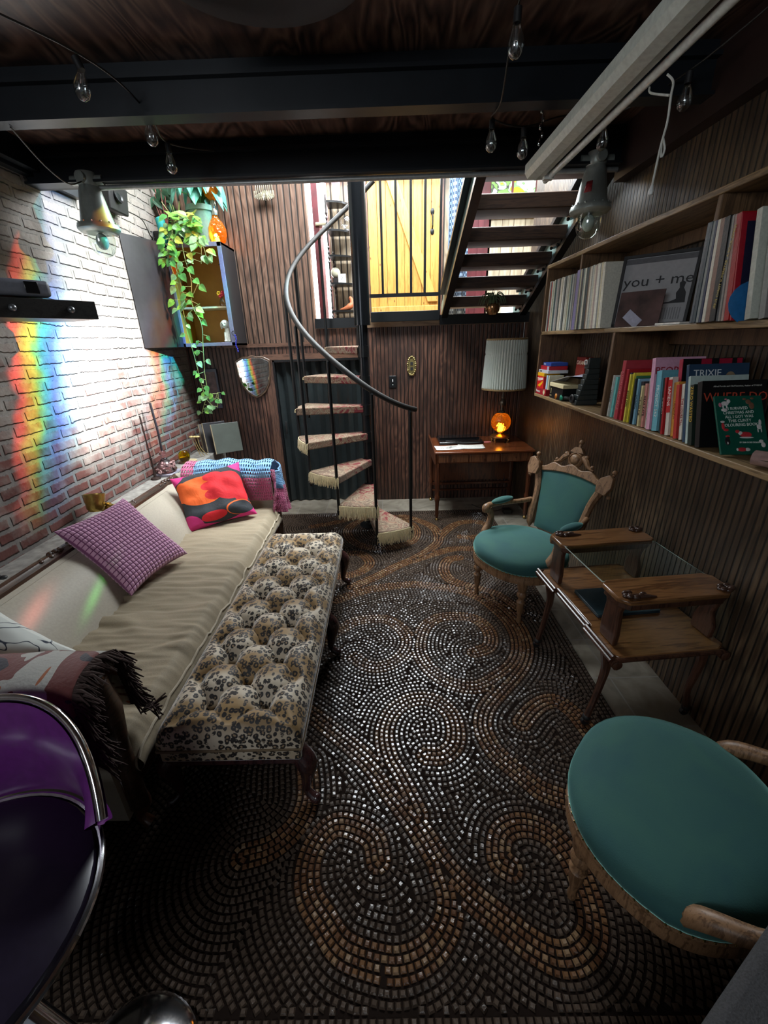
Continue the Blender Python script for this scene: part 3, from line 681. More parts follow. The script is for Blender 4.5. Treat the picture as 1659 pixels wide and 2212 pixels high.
def tuft(u, v):
    x = bx0 + (bx1 - bx0) * u; y = by0 + (by1 - by0) * v
    cx = (x - (bx0 + bx1) / 2); cy = y - by0 - .02
    a = cx / DX + cy / DY; b = cx / DX - cy / DY
    cre = (abs(math.sin(PI * a)) * abs(math.sin(PI * b))) ** .45
    an, bn = round(a), round(b); bx_, by_ = DX * (an + bn) / 2, DY * (an - bn) / 2
    bd = math.hypot(cx - bx_, cy - by_); h = (.60 + .40 * cre) * (1 - .95 * math.exp(-(bd / .030) ** 1.6))
    # full puffs at the border
    ex = min(u, 1 - u) * (bx1 - bx0); ey = min(v, 1 - v) * (by1 - by0)
    e = min(ex, ey); w = min(1, max(0, (e - .03) / .06)); h = h * w + .80 * (1 - w)
    ed = min(1, ex / .055); ed = math.sqrt(max(0, 1 - (1 - ed) ** 2)); ed2 = min(1, ey / .055); ed2 = math.sqrt(max(0, 1 - (1 - ed2) ** 2))
    q = ed * ed2
    return (x + (.012 * (1 if u > .5 else -1)) * math.sin(q * PI) , y, .330 + .128 * q * (.30 + .70 * h) + .002 * nz3(x * 30, y * 30))
mb = MB().grid(tuft, 150, 440)
obj('tufted_cushion', mb, m_leo, ot, smooth=80)
mb = MB().bb((bx0 + .004, by0 + .004, .275), (bx1 - .004, by1 - .004, .337))
obj('apron', mb, m_leo, ot, bevel=.008)
obj('piping', MB().tube([(bx0, by0, .336), (bx1, by0, .336), (bx1, by1, .336), (bx0, by1, .336), (bx0, by0, .336)], .006, 6), plain((.16, .11, .06), .6), ot)
mb = MB()
for j in range(0, 15):
    for i in range(-2, 3):
        if (i + j) % 2: continue
        x = (bx0 + bx1) / 2 + i * DX / 2; y = by0 + .02 + j * DY / 2
        if bx0 + .05 < x < bx1 - .05 and by0 + .06 < y < by1 - .06: mb.ball((x, y, .374), .013, 6, (1, 1, .5))
obj('button', mb, m_leo, ot)
m_dk = wood((.014, .005, .006), (.05, .018, .018), 'Z', 1.5, .25, .5, name='dark_cabriole')
obj('wood_rail', MB().bb((bx0 + .01, by0 + .01, .245), (bx1 - .01, by1 - .01, .276)), m_dk, ot, bevel=.006)
for (x, y, s) in ((bx1, by0 + .05, 1), (bx1, 1.95, 1), (bx1, by1 - .05, 1), (bx0, by0 + .05, -1), (bx0, 1.95, -1), (bx0, by1 - .05, -1)):
    sy = -.5 if y < 1.5 else (.5 if y > 2.3 else 0)
    P = cat_pts([(x - .03 * s, y, .27), (x + .005 * s, y + .02 * sy, .215), (x - .005 * s, y + .0 * sy, .12), (x - .012 * s, y + .01 * sy, .055), (x + .022 * s, y + .04 * sy, .022)], 5)
    obj('leg', MB().tube(P, [.038, .042, .024, .015, .021], 10).ball((x - .004 * s, y + .02 * sy, .222), .036, 8).ball((x + .026 * s, y + .04 * sy, .024), .021, 8), m_dk, ot)

# ------------------------------------------------------------------ cushions
def cushion(name, label, M, w, h, th, mat, cells=0, amp=.006, nu=60, wr=.0, cat='cushion', group=None):
    def side(sg):
        def fn(u, v):
            a, b = u * 2 - 1, v * 2 - 1
            pin = .10
            x = a * w / 2 * (1 - pin * (1 - abs(b) ** 2.2) * abs(a) ** 3 + 0) ; y = b * h / 2 * (1 - pin * (1 - abs(a) ** 2.2) * abs(b) ** 3)
            t = (max(0, 1 - a ** 4) * max(0, 1 - b ** 4)) ** .55
            z = th / 2 * t
            if cells:
                z += amp * (abs(math.sin(PI * cells * u)) * abs(math.sin(PI * cells * v))) ** .5 * min(1, t * 4)
            z += wr * nz3(a * 2.5, b * 2.5, sg * 3) * t
            return tuple(M @ V((x, y, z * sg)))
        return fn
    mb = MB().grid(side(1), nu, nu); mb.grid(lambda u, v: side(-1)(1 - u, v), nu, nu)
    o = obj(name, mb, mat, smooth=80); return tag(o, label, cat, group)
def cmat(c, n, up):
    """place matrix: centre, facing normal n, 'up' direction of the diagonal"""
    n = V(n).normalized(); up = V(up); up = (up - n * up.dot(n)).normalized(); x = up.cross(n)
    return Matrix(((x.x, up.x, n.x, c[0]), (x.y, up.y, n.y, c[1]), (x.z, up.z, n.z, c[2]), (0, 0, 0, 1)))
t = NT('pink_grid'); sp = t.n('SeparateXYZ'); t.put(sp.inputs[0], t.n('TexCoord').outputs['UV']); cn = 20
fa = t.math('ABSOLUTE', t.math('SINE', t.math('MULTIPLY', sp.outputs[0], PI * cn))); fb = t.math('ABSOLUTE', t.math('SINE', t.math('MULTIPLY', sp.outputs[1], PI * cn)))
g = t.math('MINIMUM', fa, fb); t.set(Base_Color=t.mix(t.ramp(g, [(.20, (0, 0, 0)), (.42, (1, 1, 1))]), (.19, .04, .14), (.62, .33, .50)), Roughness=.85, Sheen_Weight=.3); t.bump(t.noise(t.pos(), 220, 2), .3, .003)
# standing on a corner, leaning on the sofa back
M1 = frame((-1.535, 2.18, .665), (.105, .40, .02), (-.335, .14, .35))
cushion('cushion', 'pink and purple checked square cushion leaning on the middle of the sofa back', M1, .46, .52, .13, t.m, cells=20, amp=.008, nu=160)
# bold print
t = NT('bold_print'); sp = t.n('SeparateXYZ'); t.put(sp.inputs[0], t.n('TexCoord').outputs['UV']); U, W = sp.outputs[0], sp.outputs[1]
def disk(cx, cy, rx, ry): 
    a = t.math('DIVIDE', t.math('SUBTRACT', U, cx), rx); b = t.math('DIVIDE', t.math('SUBTRACT', W, cy), ry)
    return t.math('LESS_THAN', t.math('ADD', t.math('MULTIPLY', a, a), t.math('MULTIPLY', b, b)), 1.0)
col = c4((.62, .03, .20))
def lay(col, f, c): return t.mix(f, col, c)
grey = (.022, .026, .032); org = (.80, .12, .015); red = (.62, .012, .02)
col = lay(col, disk(.52, .52, .62, .52), grey)
col = lay(col, disk(.36, .62, .36, .25), org)
for (a, b, rx, ry) in ((.10, .74, .09, .09), (.08, .58, .1, .09)): col = lay(col, disk(a, b, rx, ry), org)
for (a, b, rx, ry) in ((.74, .60, .25, .26), (.56, .82, .14, .09), (.48, .66, .12, .08), (.52, .50, .14, .09), (.42, .13, .18, .085), (.88, .42, .12, .2)): col = lay(col, disk(a, b, rx, ry), red)
col = lay(col, disk(.80, .17, .20, .13), org); col = lay(col, disk(.81, .16, .19, .118), grey)
pk = (.62, .03, .20)
for (a, b, r_) in ((-.02, 1.02, .20), (1.03, 1.03, .22), (.02, .02, .24)): col = lay(col, disk(a, b, r_, r_), pk)
col = lay(col, t.math('MULTIPLY', disk(.13, .10, .17, .17), t.math('SUBTRACT', 1.0, disk(.155, .13, .17, .17))), (.7, .66, .6))
t.set(Base_Color=col, Roughness=.8); t.bump(t.noise(t.pos(), 14, 3, 1.5), .35, .012)
cushion('cushion', 'orange, red, black and pink bold print cushion at the far end of the sofa', frame((-1.345, 3.02, .64), (.42, .22, .05), (-.14, .22, .34)), .52, .46, .15, t.m, nu=70, wr=.02)
# white cushion with line drawings, near end
t = NT('line_drawing'); n1 = t.noise(t.pos((1, 1, 1)), 7, 1, 1.4); ln = t.math('ABSOLUTE', t.math('SUBTRACT', n1, .5)); n2 = t.noise(t.pos(), 3.2, 1)
col = t.mix(t.ramp(ln, [(.008, (1, 1, 1)), (.014, (0, 0, 0))]), (.62, .64, .60), (.03, .04, .06)); sp = t.n('SeparateXYZ'); t.put(sp.inputs[0], t.n('TexCoord').outputs['UV'])
col = t.mix(t.math('LESS_THAN', sp.outputs[1], t.math('ADD', .52, t.math('MULTIPLY', n2, .25))), col, (.22, .10, .015)); t.set(Base_Color=col, Roughness=.85); t.bump(t.noise(t.pos(), 12, 2), .3, .01)
cushion('cushion', 'white cushion with line drawings and ochre patch at the near sofa end', frame((-1.525, 1.23, .60), (.41, -.03, -.30), (.5, .25, .66)), .52, .46, .13, t.m, nu=50, wr=.02)

# crochet blanket over the far arm: pink / blue / pink bands, open mesh
t = NT('crochet'); src = t.n('NewGeometry').outputs['Position']; sp = t.n('SeparateXYZ'); t.put(sp.inputs[0], t.n('TexCoord').outputs['UV'])
U, W = sp.outputs[0], sp.outputs[1]
band = t.ramp(t.math('ADD', W, t.math('MULTIPLY', t.math('SUBTRACT', t.noise(t.pos(), 2, 1), .5), .05)), [(.0, (.55, .12, .26)), (.26, (.20, .42, .68)), (.64, (.20, .42, .68)), (.66, (.55, .12, .26))], 'CONSTANT')
colp = t.mix(t.math('LESS_THAN', U, .13), band, (.55, .12, .26))
fu = t.math('SINE', t.math('MULTIPLY', U, PI * 70)); row = t.math('MULTIPLY', W, 27); odd = t.math('FLOOR', row)
fu = t.math('SINE', t.math('ADD', t.math('MULTIPLY', U, PI * 38), t.math('MULTIPLY', odd, PI / 2))); fv = t.math('SINE', t.math('MULTIPLY', t.math('FRACT', row), PI))
hole = t.math('GREATER_THAN', t.math('MULTIPLY', t.math('MULTIPLY', fu, fu), fv), .42)
t.set(Base_Color=colp, Roughness=.9, Sheen_Weight=.4, Alpha=t.math('SUBTRACT', 1.0, hole)); t.bump(t.math('ADD', t.math('MULTIPLY', fv, .6), t.noise(t.pos(), 160, 2)), .6, .006)
def drape(u, v):
    # v runs over the arm: seat side -> top -> far side ; u along the arm
    x = -1.66 + .72 * u
    L = v * .74
    if L < .24: y, z = 3.215 - .02 * math.sin(L * 12), .53 + L
    elif L < .44: a = (L - .24) / .20 * PI; y, z = 3.33 - .115 * math.cos(a), .765 + .065 * math.sin(a)
    else: y, z = 3.445 + .02 * math.sin((L - .44) * 9), .765 - (L - .44)
    fold = .012 * nz3(x * 9, v * 3) + .008 * math.sin(x * 38 + v * 4)
    z += .035 * math.sin(PI * min(1, u * 1.2)) * (1 if .2 < L < .5 else .5) * .4
    return (x, y - fold * (1 if L < .3 else -1), z + .5 * fold)
o = obj('crochet_blanket', MB().grid(drape, 90, 90), t.m, smooth=80, solid=.010)
tag(o, 'pink and blue crochet blanket draped over the far sofa arm', 'blanket')
mb = MB()
def hang(u, v):
    # loose end hanging round the front of the arm
    a = u * 1.0; y = 3.17 + .26 * u + .02 * nz3(u * 6, v * 5); z = .80 - .36 * v - .04 * math.sin(u * 3)
    x = -.925 + .05 * math.sin(u * PI) * (.5 + v) + .028 * math.sin(u * 17 + v * 3) * (.3 + v) - .02 * v
    return (x, y, z)
t2 = t.m.copy(); t2.name = 'crochet_pink'
nt = t2.node_tree
for nd in nt.nodes:
    if nd.type == 'VALTORGB' and len(nd.color_ramp.elements) == 4:
        for e, (p, c) in zip(nd.color_ramp.elements, ((0, (.14, .33, .58, 1)), (.30, (.14, .33, .58, 1)), (.42, (.42, .09, .19, 1)), (.9, (.42, .09, .19, 1)))): e.position = p; e.color = c
h_ = obj('hanging_corner', mb.grid(hang, 50, 50), t2, o, smooth=80, solid=.010)

# patterned throw over the near arm with dark fringe
t = NT('throw_pattern'); n1 = t.noise(t.pos(), 4.5, 2, .9)
t.set(Base_Color=t.ramp(n1, [(.3, (.015, .012, .02)), (.40, (.12, .03, .025)), (.5, (.34, .33, .30)), (.60, (.28, .085, .03)), (.7, (.015, .012, .02))], 'CONSTANT'), Roughness=.9, Sheen_Weight=.3); t.bump(t.noise(t.pos(), 90, 2), .4, .005)
def thr(u, v):
    x = -1.72 + .76 * u; L = v * .66
    if L < .22: y, z = 1.125 + .02 * (1 - L * 4), .52 + L
    elif L < .40: a = (L - .22) / .18 * PI; y, z = 1.035 + .10 * math.cos(a), .74 + .06 * math.sin(a)
    else: y, z = .935, .74 - (L - .40)
    f = .010 * nz3(x * 8, v * 4); return (x, y + f, z + f)
o = obj('throw_blanket', MB().grid(thr, 50, 50), t.m, smooth=80, solid=.012)
tag(o, 'patterned throw with dark brown fringe draped over the near sofa arm', 'blanket')
mb = MB()
for k in range(260):
    v = k / 259; p = V(thr(1, v)); d = V((ru(.03, .075), ru(-.02, .03), ru(-.05, -.01)))
    mb.tube([p, p + d * .5 + V((0, 0, .012)), p + d + V((ru(-.01, .01), ru(-.01, .01), ru(-.02, 0)))], [.005, .0045, .002], 5)
for k in range(14):
    p = V((-.90, 1.10 + .02 * k / 14, .52)); mb.tube([p, p + V((.03, ru(-.02, .03), .02)), p + V((.065, ru(-.03, .05), ru(-.03, .03)))], .003, 5)
obj('fringe', mb, plain((.035, .018, .014), .9, name='dark_fringe'), o)
# ------------------------------------------------------------------ carved armchairs (local coords: front is -y)
def make_armchair(label, arms=True):
    t = thing('armchair', label, 'chair', (0, 0, 0), 0)
    k = dict(world=False)
    def outline(a):     # rounded front, narrower back
        x = math.cos(a); y = math.sin(a)
        w = .315 - .07 * max(0, y); 
        return (w * (abs(x) ** .86) * (1 if x > 0 else -1), (.245 if y > 0 else .325) * (abs(y) ** .86) * (1 if y > 0 else -1))
    N = 48
    def ring(s, z, dz=0): return [(outline(2 * PI * i / N)[0] * s, outline(2 * PI * i / N)[1] * s, z) for i in range(N)]
    prof = [(.965, .355), (.99, .375), (1.0, .395), (.985, .42), (.93, .44), (.8, .457), (.6, .468), (.35, .474), (.12, .476)]
    vs = []; 
    for s, z in prof: vs += ring(s, z)
    vs.append((0, 0, .477)); m = len(prof)
    fs = [(i * N + j, i * N + (j + 1) % N, (i + 1) * N + (j + 1) % N, (i + 1) * N + j) for i in range(m - 1) for j in range(N)] + [((m - 1) * N + j, (m - 1) * N + (j + 1) % N, m * N) for j in range(N)]
    fs.append(tuple(reversed(range(N))))
    obj('seat', MB().add(vs, fs), m_green, t, smooth=80, **k)
    nl = MB()
    for i in range(0, 72): p = outline(2 * PI * i / 72); nl.ball((p[0] * .975, p[1] * .975, .357), .0035, 4)
    obj('nail_trim', nl, m_brass, t, **k)
    pr = [(.94, .295), (.985, .30), (.99, .325), (.975, .335), (.985, .352), (.95, .356)]
    vs = []
    for s, z in pr: vs += ring(s, z)
    fs = [(i * N + j, i * N + (j + 1) % N, (i + 1) * N + (j + 1) % N, (i + 1) * N + j) for i in range(5) for j in range(N)] + [tuple(reversed(range(N)))]
    obj('seat_rail', MB().add(vs, fs), m_oakfr, t, **k)
    for s in (-1, 1):
        prof = [(.0, .0), (.013, .0), (.016, .02), (.012, .045), (.014, .06), (.022, .10), (.024, .14), (.028, .155), (.019, .165), (.017, .18), (.030, .20), (.031, .215), (.022, .23), (.026, .245), (.032, .26), (.032, .31), (0, .31)]
        obj('leg', MB().lathe(prof, (s * .20, -.215, 0), 20), m_oakfr, t, **k)
        obj('leg', MB().tube([(s * .17, .20, .34), (s * .175, .235, .2), (s * .19, .30, .005)], [.022, .02, .016], 6, sq=True), m_oakfr, t, **k)
    # raked back; B(x, h, d): h from 0 (bottom, z .44) to .55
    def B(x, h, d=0): return (x, .235 + .30 * h + d + .10 * (x / .28) ** 2 * -.12, .39 + h * .95)
    hw = lambda h: .155 + .085 * (h / .46) ** 1.5
    mb = MB().grid(lambda u, v: B((u * 2 - 1) * (hw(.05 + .41 * v) - .012), .05 + (.40 + .035 * math.sin(PI * u)) * v, -.018 * (math.sin(PI * u) * math.sin(PI * v)) ** .4), 20, 20)
    mb.grid(lambda u, v: B((1 - u * 2) * (hw(.05 + .41 * v) - .012), .05 + (.40 + .035 * math.sin(PI * u)) * v, .012), 20, 20)
    obj('back_pad', mb, m_green, t, smooth=80, **k)
    for s in (-1, 1):
        P = [V(B(s * (hw(h) + .018 + .012 * math.sin(h * 14)), h, 0)) for h in np.linspace(-.09, .50, 16)]
        obj('back_stile', MB().tube(P, [.024, .024, .028, .024, .026, .032], 8, flat=1.0, sq=True), m_oakfr, t, **k)
        ear = MB().prism([(-.035, -.06), (.03, -.07), (.055, -.02), (.05, .045), (.02, .06), (-.03, .03), (-.045, -.01)], B(s * (hw(.48) + .022), .48, -.016), (s, 0, 0), (0, .28, .96), .03 * s)
        ear.ball(B(s * (hw(.48) + .045), .555, 0), .016, 8); ear.ball(B(s * (hw(.48) + .062), .40, 0), .013, 8); ear.cyl(B(s * (hw(.48) + .045), .53, 0), B(s * (hw(.48) + .045), .55, 0), .008)
        obj('corner_ear', ear, m_oakfr, t, bevel=.004, **k)
    obj('lower_rail', MB().tube([B(x, .02, 0) for x in np.linspace(-.18, .18, 8)], .02, 8, flat=.8), m_oakfr, t, **k)
    top = []; 
    for i in range(21):
        a = i / 20 * 2 - 1; top.append((a * .27, .475 + .055 * (1 - a * a) + .012 * math.cos(a * 12)))
    low = [(a * .25, .44 + .035 * (1 - a * a)) for a in np.linspace(1, -1, 15)]
    mb = MB().prism(top + low, B(0, 0, -.018), (1, 0, 0), (0, .297, .955), -.036)
    obj('top_rail', mb, m_oakfr, t, bevel=.006, **k)
    cr = MB(); c0 = V(B(0, .575, -.005)); Mx = Matrix.Rotation(R(73), 3, 'X')
    cr.lathe([(0, -.022), (.05, -.022), (.056, -.008), (.05, .008), (.042, .014), (.036, .006), (.03, .018), (.018, .024), (0, .026)], c0, 24, Mx, lambda a, z: 1 + .04 * math.cos(8 * a))
    cr.prism([(-.05, 0), (.05, 0), (.035, .02), (.02, .035), (-.02, .035), (-.035, .02)], B(0, .625, -.02), (1, 0, 0), (0, .297, .955), -.035)
    cr.ball(B(0, .69, 0), .017, 8); cr.cyl(B(0, .65, 0), B(0, .685, 0), .010)
    for s in (-1, 1):
        cr.tube(cat_pts([B(s * .05, .60, -.005), B(s * .085, .575, -.005), B(s * .11, .545, -.005), B(s * .15, .53, -.005)], 4), [.016, .02, .014, .006], 8)
        cr.ball(B(s * .075, .60, -.005), .016, 8); cr.ball(B(s * .135, .55, -.005), .012, 8)
    obj('crest', cr, m_oakfr, t, **k)
    for s in (-1, 1):
        if not arms:
            P = cat_pts([(s * .20, .30, .62), (s * .235, .25, .56), (s * .275, .17, .49), (s * .29, .06, .44), (s * .275, .0, .36)], 5)
            obj('hip_rest', MB().tube(P, [.018, .02, .022, .026, .022], 10), m_oakfr, t, **k); continue
        P = cat_pts([(s * .225, .285, .61), (s * .26, .18, .605), (s * .29, .06, .61), (s * .295, -.05, .615), (s * .29, -.09, .605), (s * .29, -.095, .575)], 5)
        arm = MB().tube(P, [.018, .016, .018, .022, .028, .022], 10, sq=False)
        P2 = cat_pts([(s * .29, -.075, .60), (s * .285, -.045, .545), (s * .282, -.06, .48), (s * .278, -.10, .42), (s * .265, -.09, .34)], 5)
        arm.tube(P2, [.028, .023, .024, .030, .030], 10); arm.ball((s * .29, -.085, .60), .032, 10, (.8, 1, .8))
        ao = obj('armrest', arm, m_oakfr, t, **k)
        pd = MB().ball((s * .285, .055, .635), .1, 12, (.32, 1.0, .22)); po = obj('arm_pad', pd, m_green, ao, **k)
    return t
ch = make_armchair('teal velvet armchair with carved clock-like crest, standing between the desk and the glass-topped table')
ch.location = (.905, 2.50, .012); ch.rotation_euler = (0, 0, R(-60))
ch2 = make_armchair('teal velvet chair nearest the viewer, only its round seat in full view', False)
ch2.location = (.86, .79, .012); ch2.rotation_euler = (0, 0, R(-132))

# ------------------------------------------------------------------ tea table with glass centre
ct = thing('tea_table', 'dark carved two-tier tea table with glass centre top against the right wall', 'table', (1.135, 1.735, 0), R(5))
k = dict(world=False)
m_leaf = wood((.085, .032, .010), (.24, .11, .04), 'X', 1.1, .28, .4, name='polished_leaf', kind='O')
m_cart = wood((.028, .010, .006), (.085, .035, .02), 'Z', 1.3, .32, .35, name='dark_mahogany', kind='O')
leafp = [(-.25, -.05), (-.215, -.085), (.20, -.085), (.25, -.045), (.25, .06), (.22, .085), (-.22, .085), (-.25, .06)]
for yc, sg in ((-.245, 1), (.245, -1)):
    P = [(p[0], p[1] * sg) for p in leafp]
    if sg < 0: P = P[::-1]
    lf = obj('leaf', MB().prism(P, (0, yc, .70), (1, 0, 0), (0, 1, 0), .022), m_leaf, ct, bevel=.006, **k)
    P2 = [(p[0] * 1.0, p[1] * 1.0) for p in P]
    obj('leaf_apron', MB().prism([(p[0] * .95, p[1] * .92) for p in P], (0, yc, .672), (1, 0, 0), (0, 1, 0), .028), m_cart, ct, bevel=.004, **k)
    for (cx, cy) in ((-.215, yc - .045 * sg), (.215, yc - .045 * sg)):
        cv = MB()
        for i in range(9):
            a = i * .8; cv.ball((cx + (.016 + .006 * (i % 3)) * math.cos(a) + (.0 if cx > 0 else .006 * i), cy + .018 * math.sin(a), .726 + .004 * (i % 2)), .012, 6, (1.3, .9, .8))
        if cx < 0: cv.tube([(cx + .03, cy - .01, .726), (cx + .07, cy - .015, .728), (cx + .12, cy - .018, .724)], [.012, .010, .003], 6)
        obj('carving', cv, plain((.06, .028, .018), .3, 0, .5, 160, 'carving_dark', coat=.4), lf, **k)
    obj('upright', MB().prism([(-.05, 0), (.05, 0), (.055, .06), (.045, .17), (.06, .21), (-.06, .21), (-.045, .17), (-.055, .06)], (-.205, yc + (.0), .475), (0, 1, 0), (0, 0, 1), -.022), m_cart, ct, bevel=.005, **k)
    obj('upright', MB().prism([(-.05, 0), (.05, 0), (.055, .06), (.03, .12), (.045, .17), (.06, .21), (-.06, .21), (-.045, .17), (-.03, .12), (-.055, .06)], (.225, yc, .475), (0, 1, 0), (0, 0, 1), -.022), m_cart, ct, bevel=.005, **k)
obj('glass_top', MB().bb((-.235, -.165, .712), (.235, .165, .718)), pane((.80, .88, .84), .35, 'table_glass'), ct, smooth=0, **k)
obj('glass_rim', MB().tube([(-.235, -.165, .715), (.235, -.165, .715), (.235, .165, .715), (-.235, .165, .715), (-.235, -.165, .715)], .0028, 6), plain((.42, .5, .46), .2, name='glass_edge'), ct, **k)
sh = [(-.255, -.33), (-.225, -.36), (.20, -.36), (.245, -.33), (.245, .33), (.20, .36), (-.225, .36), (-.255, .33), (-.255, .16), (-.235, .14), (-.235, -.14), (-.255, -.16)]
obj('lower_shelf', MB().prism(sh, (0, 0, .452), (1, 0, 0), (0, 1, 0), .02), m_leaf, ct, bevel=.005, **k)
mo = MB()
for (a, b) in (((-.262, -.36), (-.262, -.15)), ((-.248, -.15), (-.248, .15)), ((-.262, .15), (-.262, .36))):
    for (dx, dz, r_) in ((0, .475, .009), (-.008, .459, .008)): mo.tube([(a[0] + dx, a[1], dz), (b[0] + dx, b[1], dz)], r_, 8)
for (a, b) in (((-.25, -.365), (.22, -.365)), ((-.25, .365), (.22, .365))): mo.tube([(a[0], a[1], .462), (b[0], b[1], .462)], .010, 8)
obj('moulding', mo, m_cart, ct, **k)
for x in (-.235, .215):
    for s in (-1, 1):
        y = s * .27
        sc = MB()
        for i in range(5): sc.lathe([(.016, -.004), (.022, 0), (.016, .004)], (x + (-.01 if x < 0 else .015), s * .35 + (i - 2) * .011, .44), 12, Matrix.Rotation(R(90), 3, 'X'))
        obj('scroll_bracket', sc, m_cart, ct, **k)
        P = cat_pts([(x, y, .455), (x + .012, y + s * .0, .40), (x + .02, y, .33), (x + .012, y, .25), (x - .0, y, .16), (x - .018 * (1 if x < 0 else -1), y, .07), (x - .022 * (1 if x < 0 else -1), y, .03)], 5)
        lg = obj('leg', MB().tube(P, [.026, .024, .020, .017, .015, .015, .018], 8, sq=True), m_cart, ct, **k)
        fx = x - .022 * (1 if x < 0 else -1)
        obj('caster', MB().lathe([(0, -.008), (.02, -.008), (.022, 0), (.02, .008), (0, .008)], (fx - .004, y, .0225), 14, Matrix.Rotation(R(90), 3, 'X')).ball((fx, y, .045), .02, 8), m_blackm, lg, **k)
# laptop on the lower shelf
lp = thing('laptop', 'closed dark laptop lying on the lower shelf of the tea table', 'laptop', (1.11, 1.74, .472), R(5))
obj('body', MB().bb((-.155, -.11, .0), (.155, .11, .012)), plain((.02, .035, .045), .35, .2, name='slate_laptop'), lp, bevel=.005, **k)
obj('lid', MB().bb((-.155, -.11, .013), (.155, .11, .019)), plain((.035, .065, .08), .3, .3, name='slate_lid'), lp, bevel=.003, **k)

# ------------------------------------------------------------------ desk
dk = thing('writing_desk', 'small mahogany writing desk against the back wall under the pleated lamp', 'desk', (.93, 4.2, 0))
m_mah = wood((.085, .018, .006), (.22, .06, .018), 'X', 1.0, .22, .6, name='mahogany_top')
m_mahz = wood((.045, .012, .006), (.13, .04, .015), 'Z', 1.2, .3, .4, name='mahogany_upright')
obj('desk_top', MB().bb((.455, 3.865, .70), (1.405, 4.53, .72)), m_mah, dk, bevel=.006)
obj('side_guard', MB().prism([(3.87, .60), (4.52, .60), (4.52, .755), (4.3, .75), (3.9, .722), (3.87, .715)], (.450, 0, 0), (0, 1, 0), (0, 0, 1), .018), m_mahz, dk, bevel=.003)
obj('case', MB().bb((.47, 3.885, .605), (1.39, 4.5, .70)), m_mah, dk, bevel=.003)
for (a, b) in ((.49, .775), (.785, 1.075), (1.085, 1.37)):
    dr = obj('drawer', MB().bb((a, 3.872, .615), (b, 3.89, .69)), wood((.05, .015, .008), (.20, .08, .035), 'Z', .6, .3, .4, name='burl_drawer'), dk, bevel=.004)
    kb = MB()
    for q in ((a + b) / 2,): kb.lathe([(0, -.022), (.012, -.02), (.014, -.012), (.007, -.004), (.007, .004)], (q, 3.87, .652), 14, Matrix.Rotation(R(-90), 3, 'X') @ Matrix.Rotation(R(180), 3, 'X'))
    obj('knob', kb, m_mahz, dr)
for x in (.485, 1.375):
    for y in (3.90, 4.49):
        prof = [(0, .035), (.012, .035), (.018, .06), (.02, .2), (.026, .23), (.026, .26), (.018, .28), (.022, .33), (.026, .45), (.026, .605), (0, .605)]
        lg = obj('leg', MB().lathe(prof, (x, y, 0), 8, Matrix.Rotation(PI / 8, 3, 'Z')), m_mahz, dk, smooth=30)
        obj('caster', MB().ball((x, y, .018), .018, 8), m_brass, lg)
obj('stretcher', MB().bb((.50, 4.44, .20), (1.36, 4.47, .225)).bb((.50, 4.44, .13), (1.36, 4.47, .145)), m_mahz, dk)
obj('back_panel', MB().bb((.50, 4.478, .24), (1.36, 4.488, .60)), m_mahz, dk, smooth=0)
bt = thing('tray', 'glossy black lidded tray lying on the left half of the desk', 'tray', (.75, 4.32, .721))
obj('body', MB().bb((.53, 4.16, .721), (.98, 4.46, .748)), plain((.008, .008, .009), .12, name='gloss_black', coat=.8), bt, bevel=.006)
obj('rim', MB().tube(cat_pts([(.60, 4.20, .756), (.75, 4.175, .757), (.92, 4.20, .756)], 6), .004, 6).bb((.55, 4.30, .748), (.96, 4.44, .762)), plain((.008, .008, .009), .12, name='gloss_black', coat=.8), bt)
def sheet(label, M, w, h, cur=0, ink=0, name='paper_sheet', mat=None, cat='paper'):
    mb = MB().grid(lambda u, v: tuple(M @ V(((u - .5) * w, (v - .5) * h, cur * (4 * (u - .5) ** 2) + .002 * nz3(u * 3, v * 3, w * 9)))), 10, 8)
    o = obj(name, mb, mat or m_paper, smooth=80, solid=.0006); tag(o, label, cat)
    if ink:
        g = MB(); random.seed(ink)
        for kx in range(7):
            c = V((ru(-.25, .25) * w, ru(-.2, .2) * h, .003)); r_ = ru(.008, .022)
            g.tube([tuple(M @ (c + V((r_ * math.cos(a) * 1.4, r_ * math.sin(a), 0)))) for a in np.linspace(0, ru(3, 6.2), 10)], .0008, 4)
        obj('drawing', g, m_ink, o)
    return o
sheet('left white sheet with a dark line drawing at the front of the desk', Matrix.Translation((.60, 4.03, .7235)) @ Matrix.Rotation(R(3), 4, 'Z'), .255, .165, .003, ink=5)
sheet('right white sheet with a faint sketch at the front of the desk', Matrix.Translation((.83, 4.045, .7245)) @ Matrix.Rotation(R(-4), 4, 'Z'), .25, .165, .004, ink=0)
mb = MB().prism([(-.05, -.02), (-.01, -.03), (.045, -.02), (.05, .01), (.02, .025), (-.03, .02)], (1.02, 4.235, .7215), (1, 0, 0), (0, 1, 0), .003)
tag(obj('note_card', mb, plain((.65, .18, .17), .7, name='pink_card')), 'small pink card lying left of the amber lamp foot', 'card')

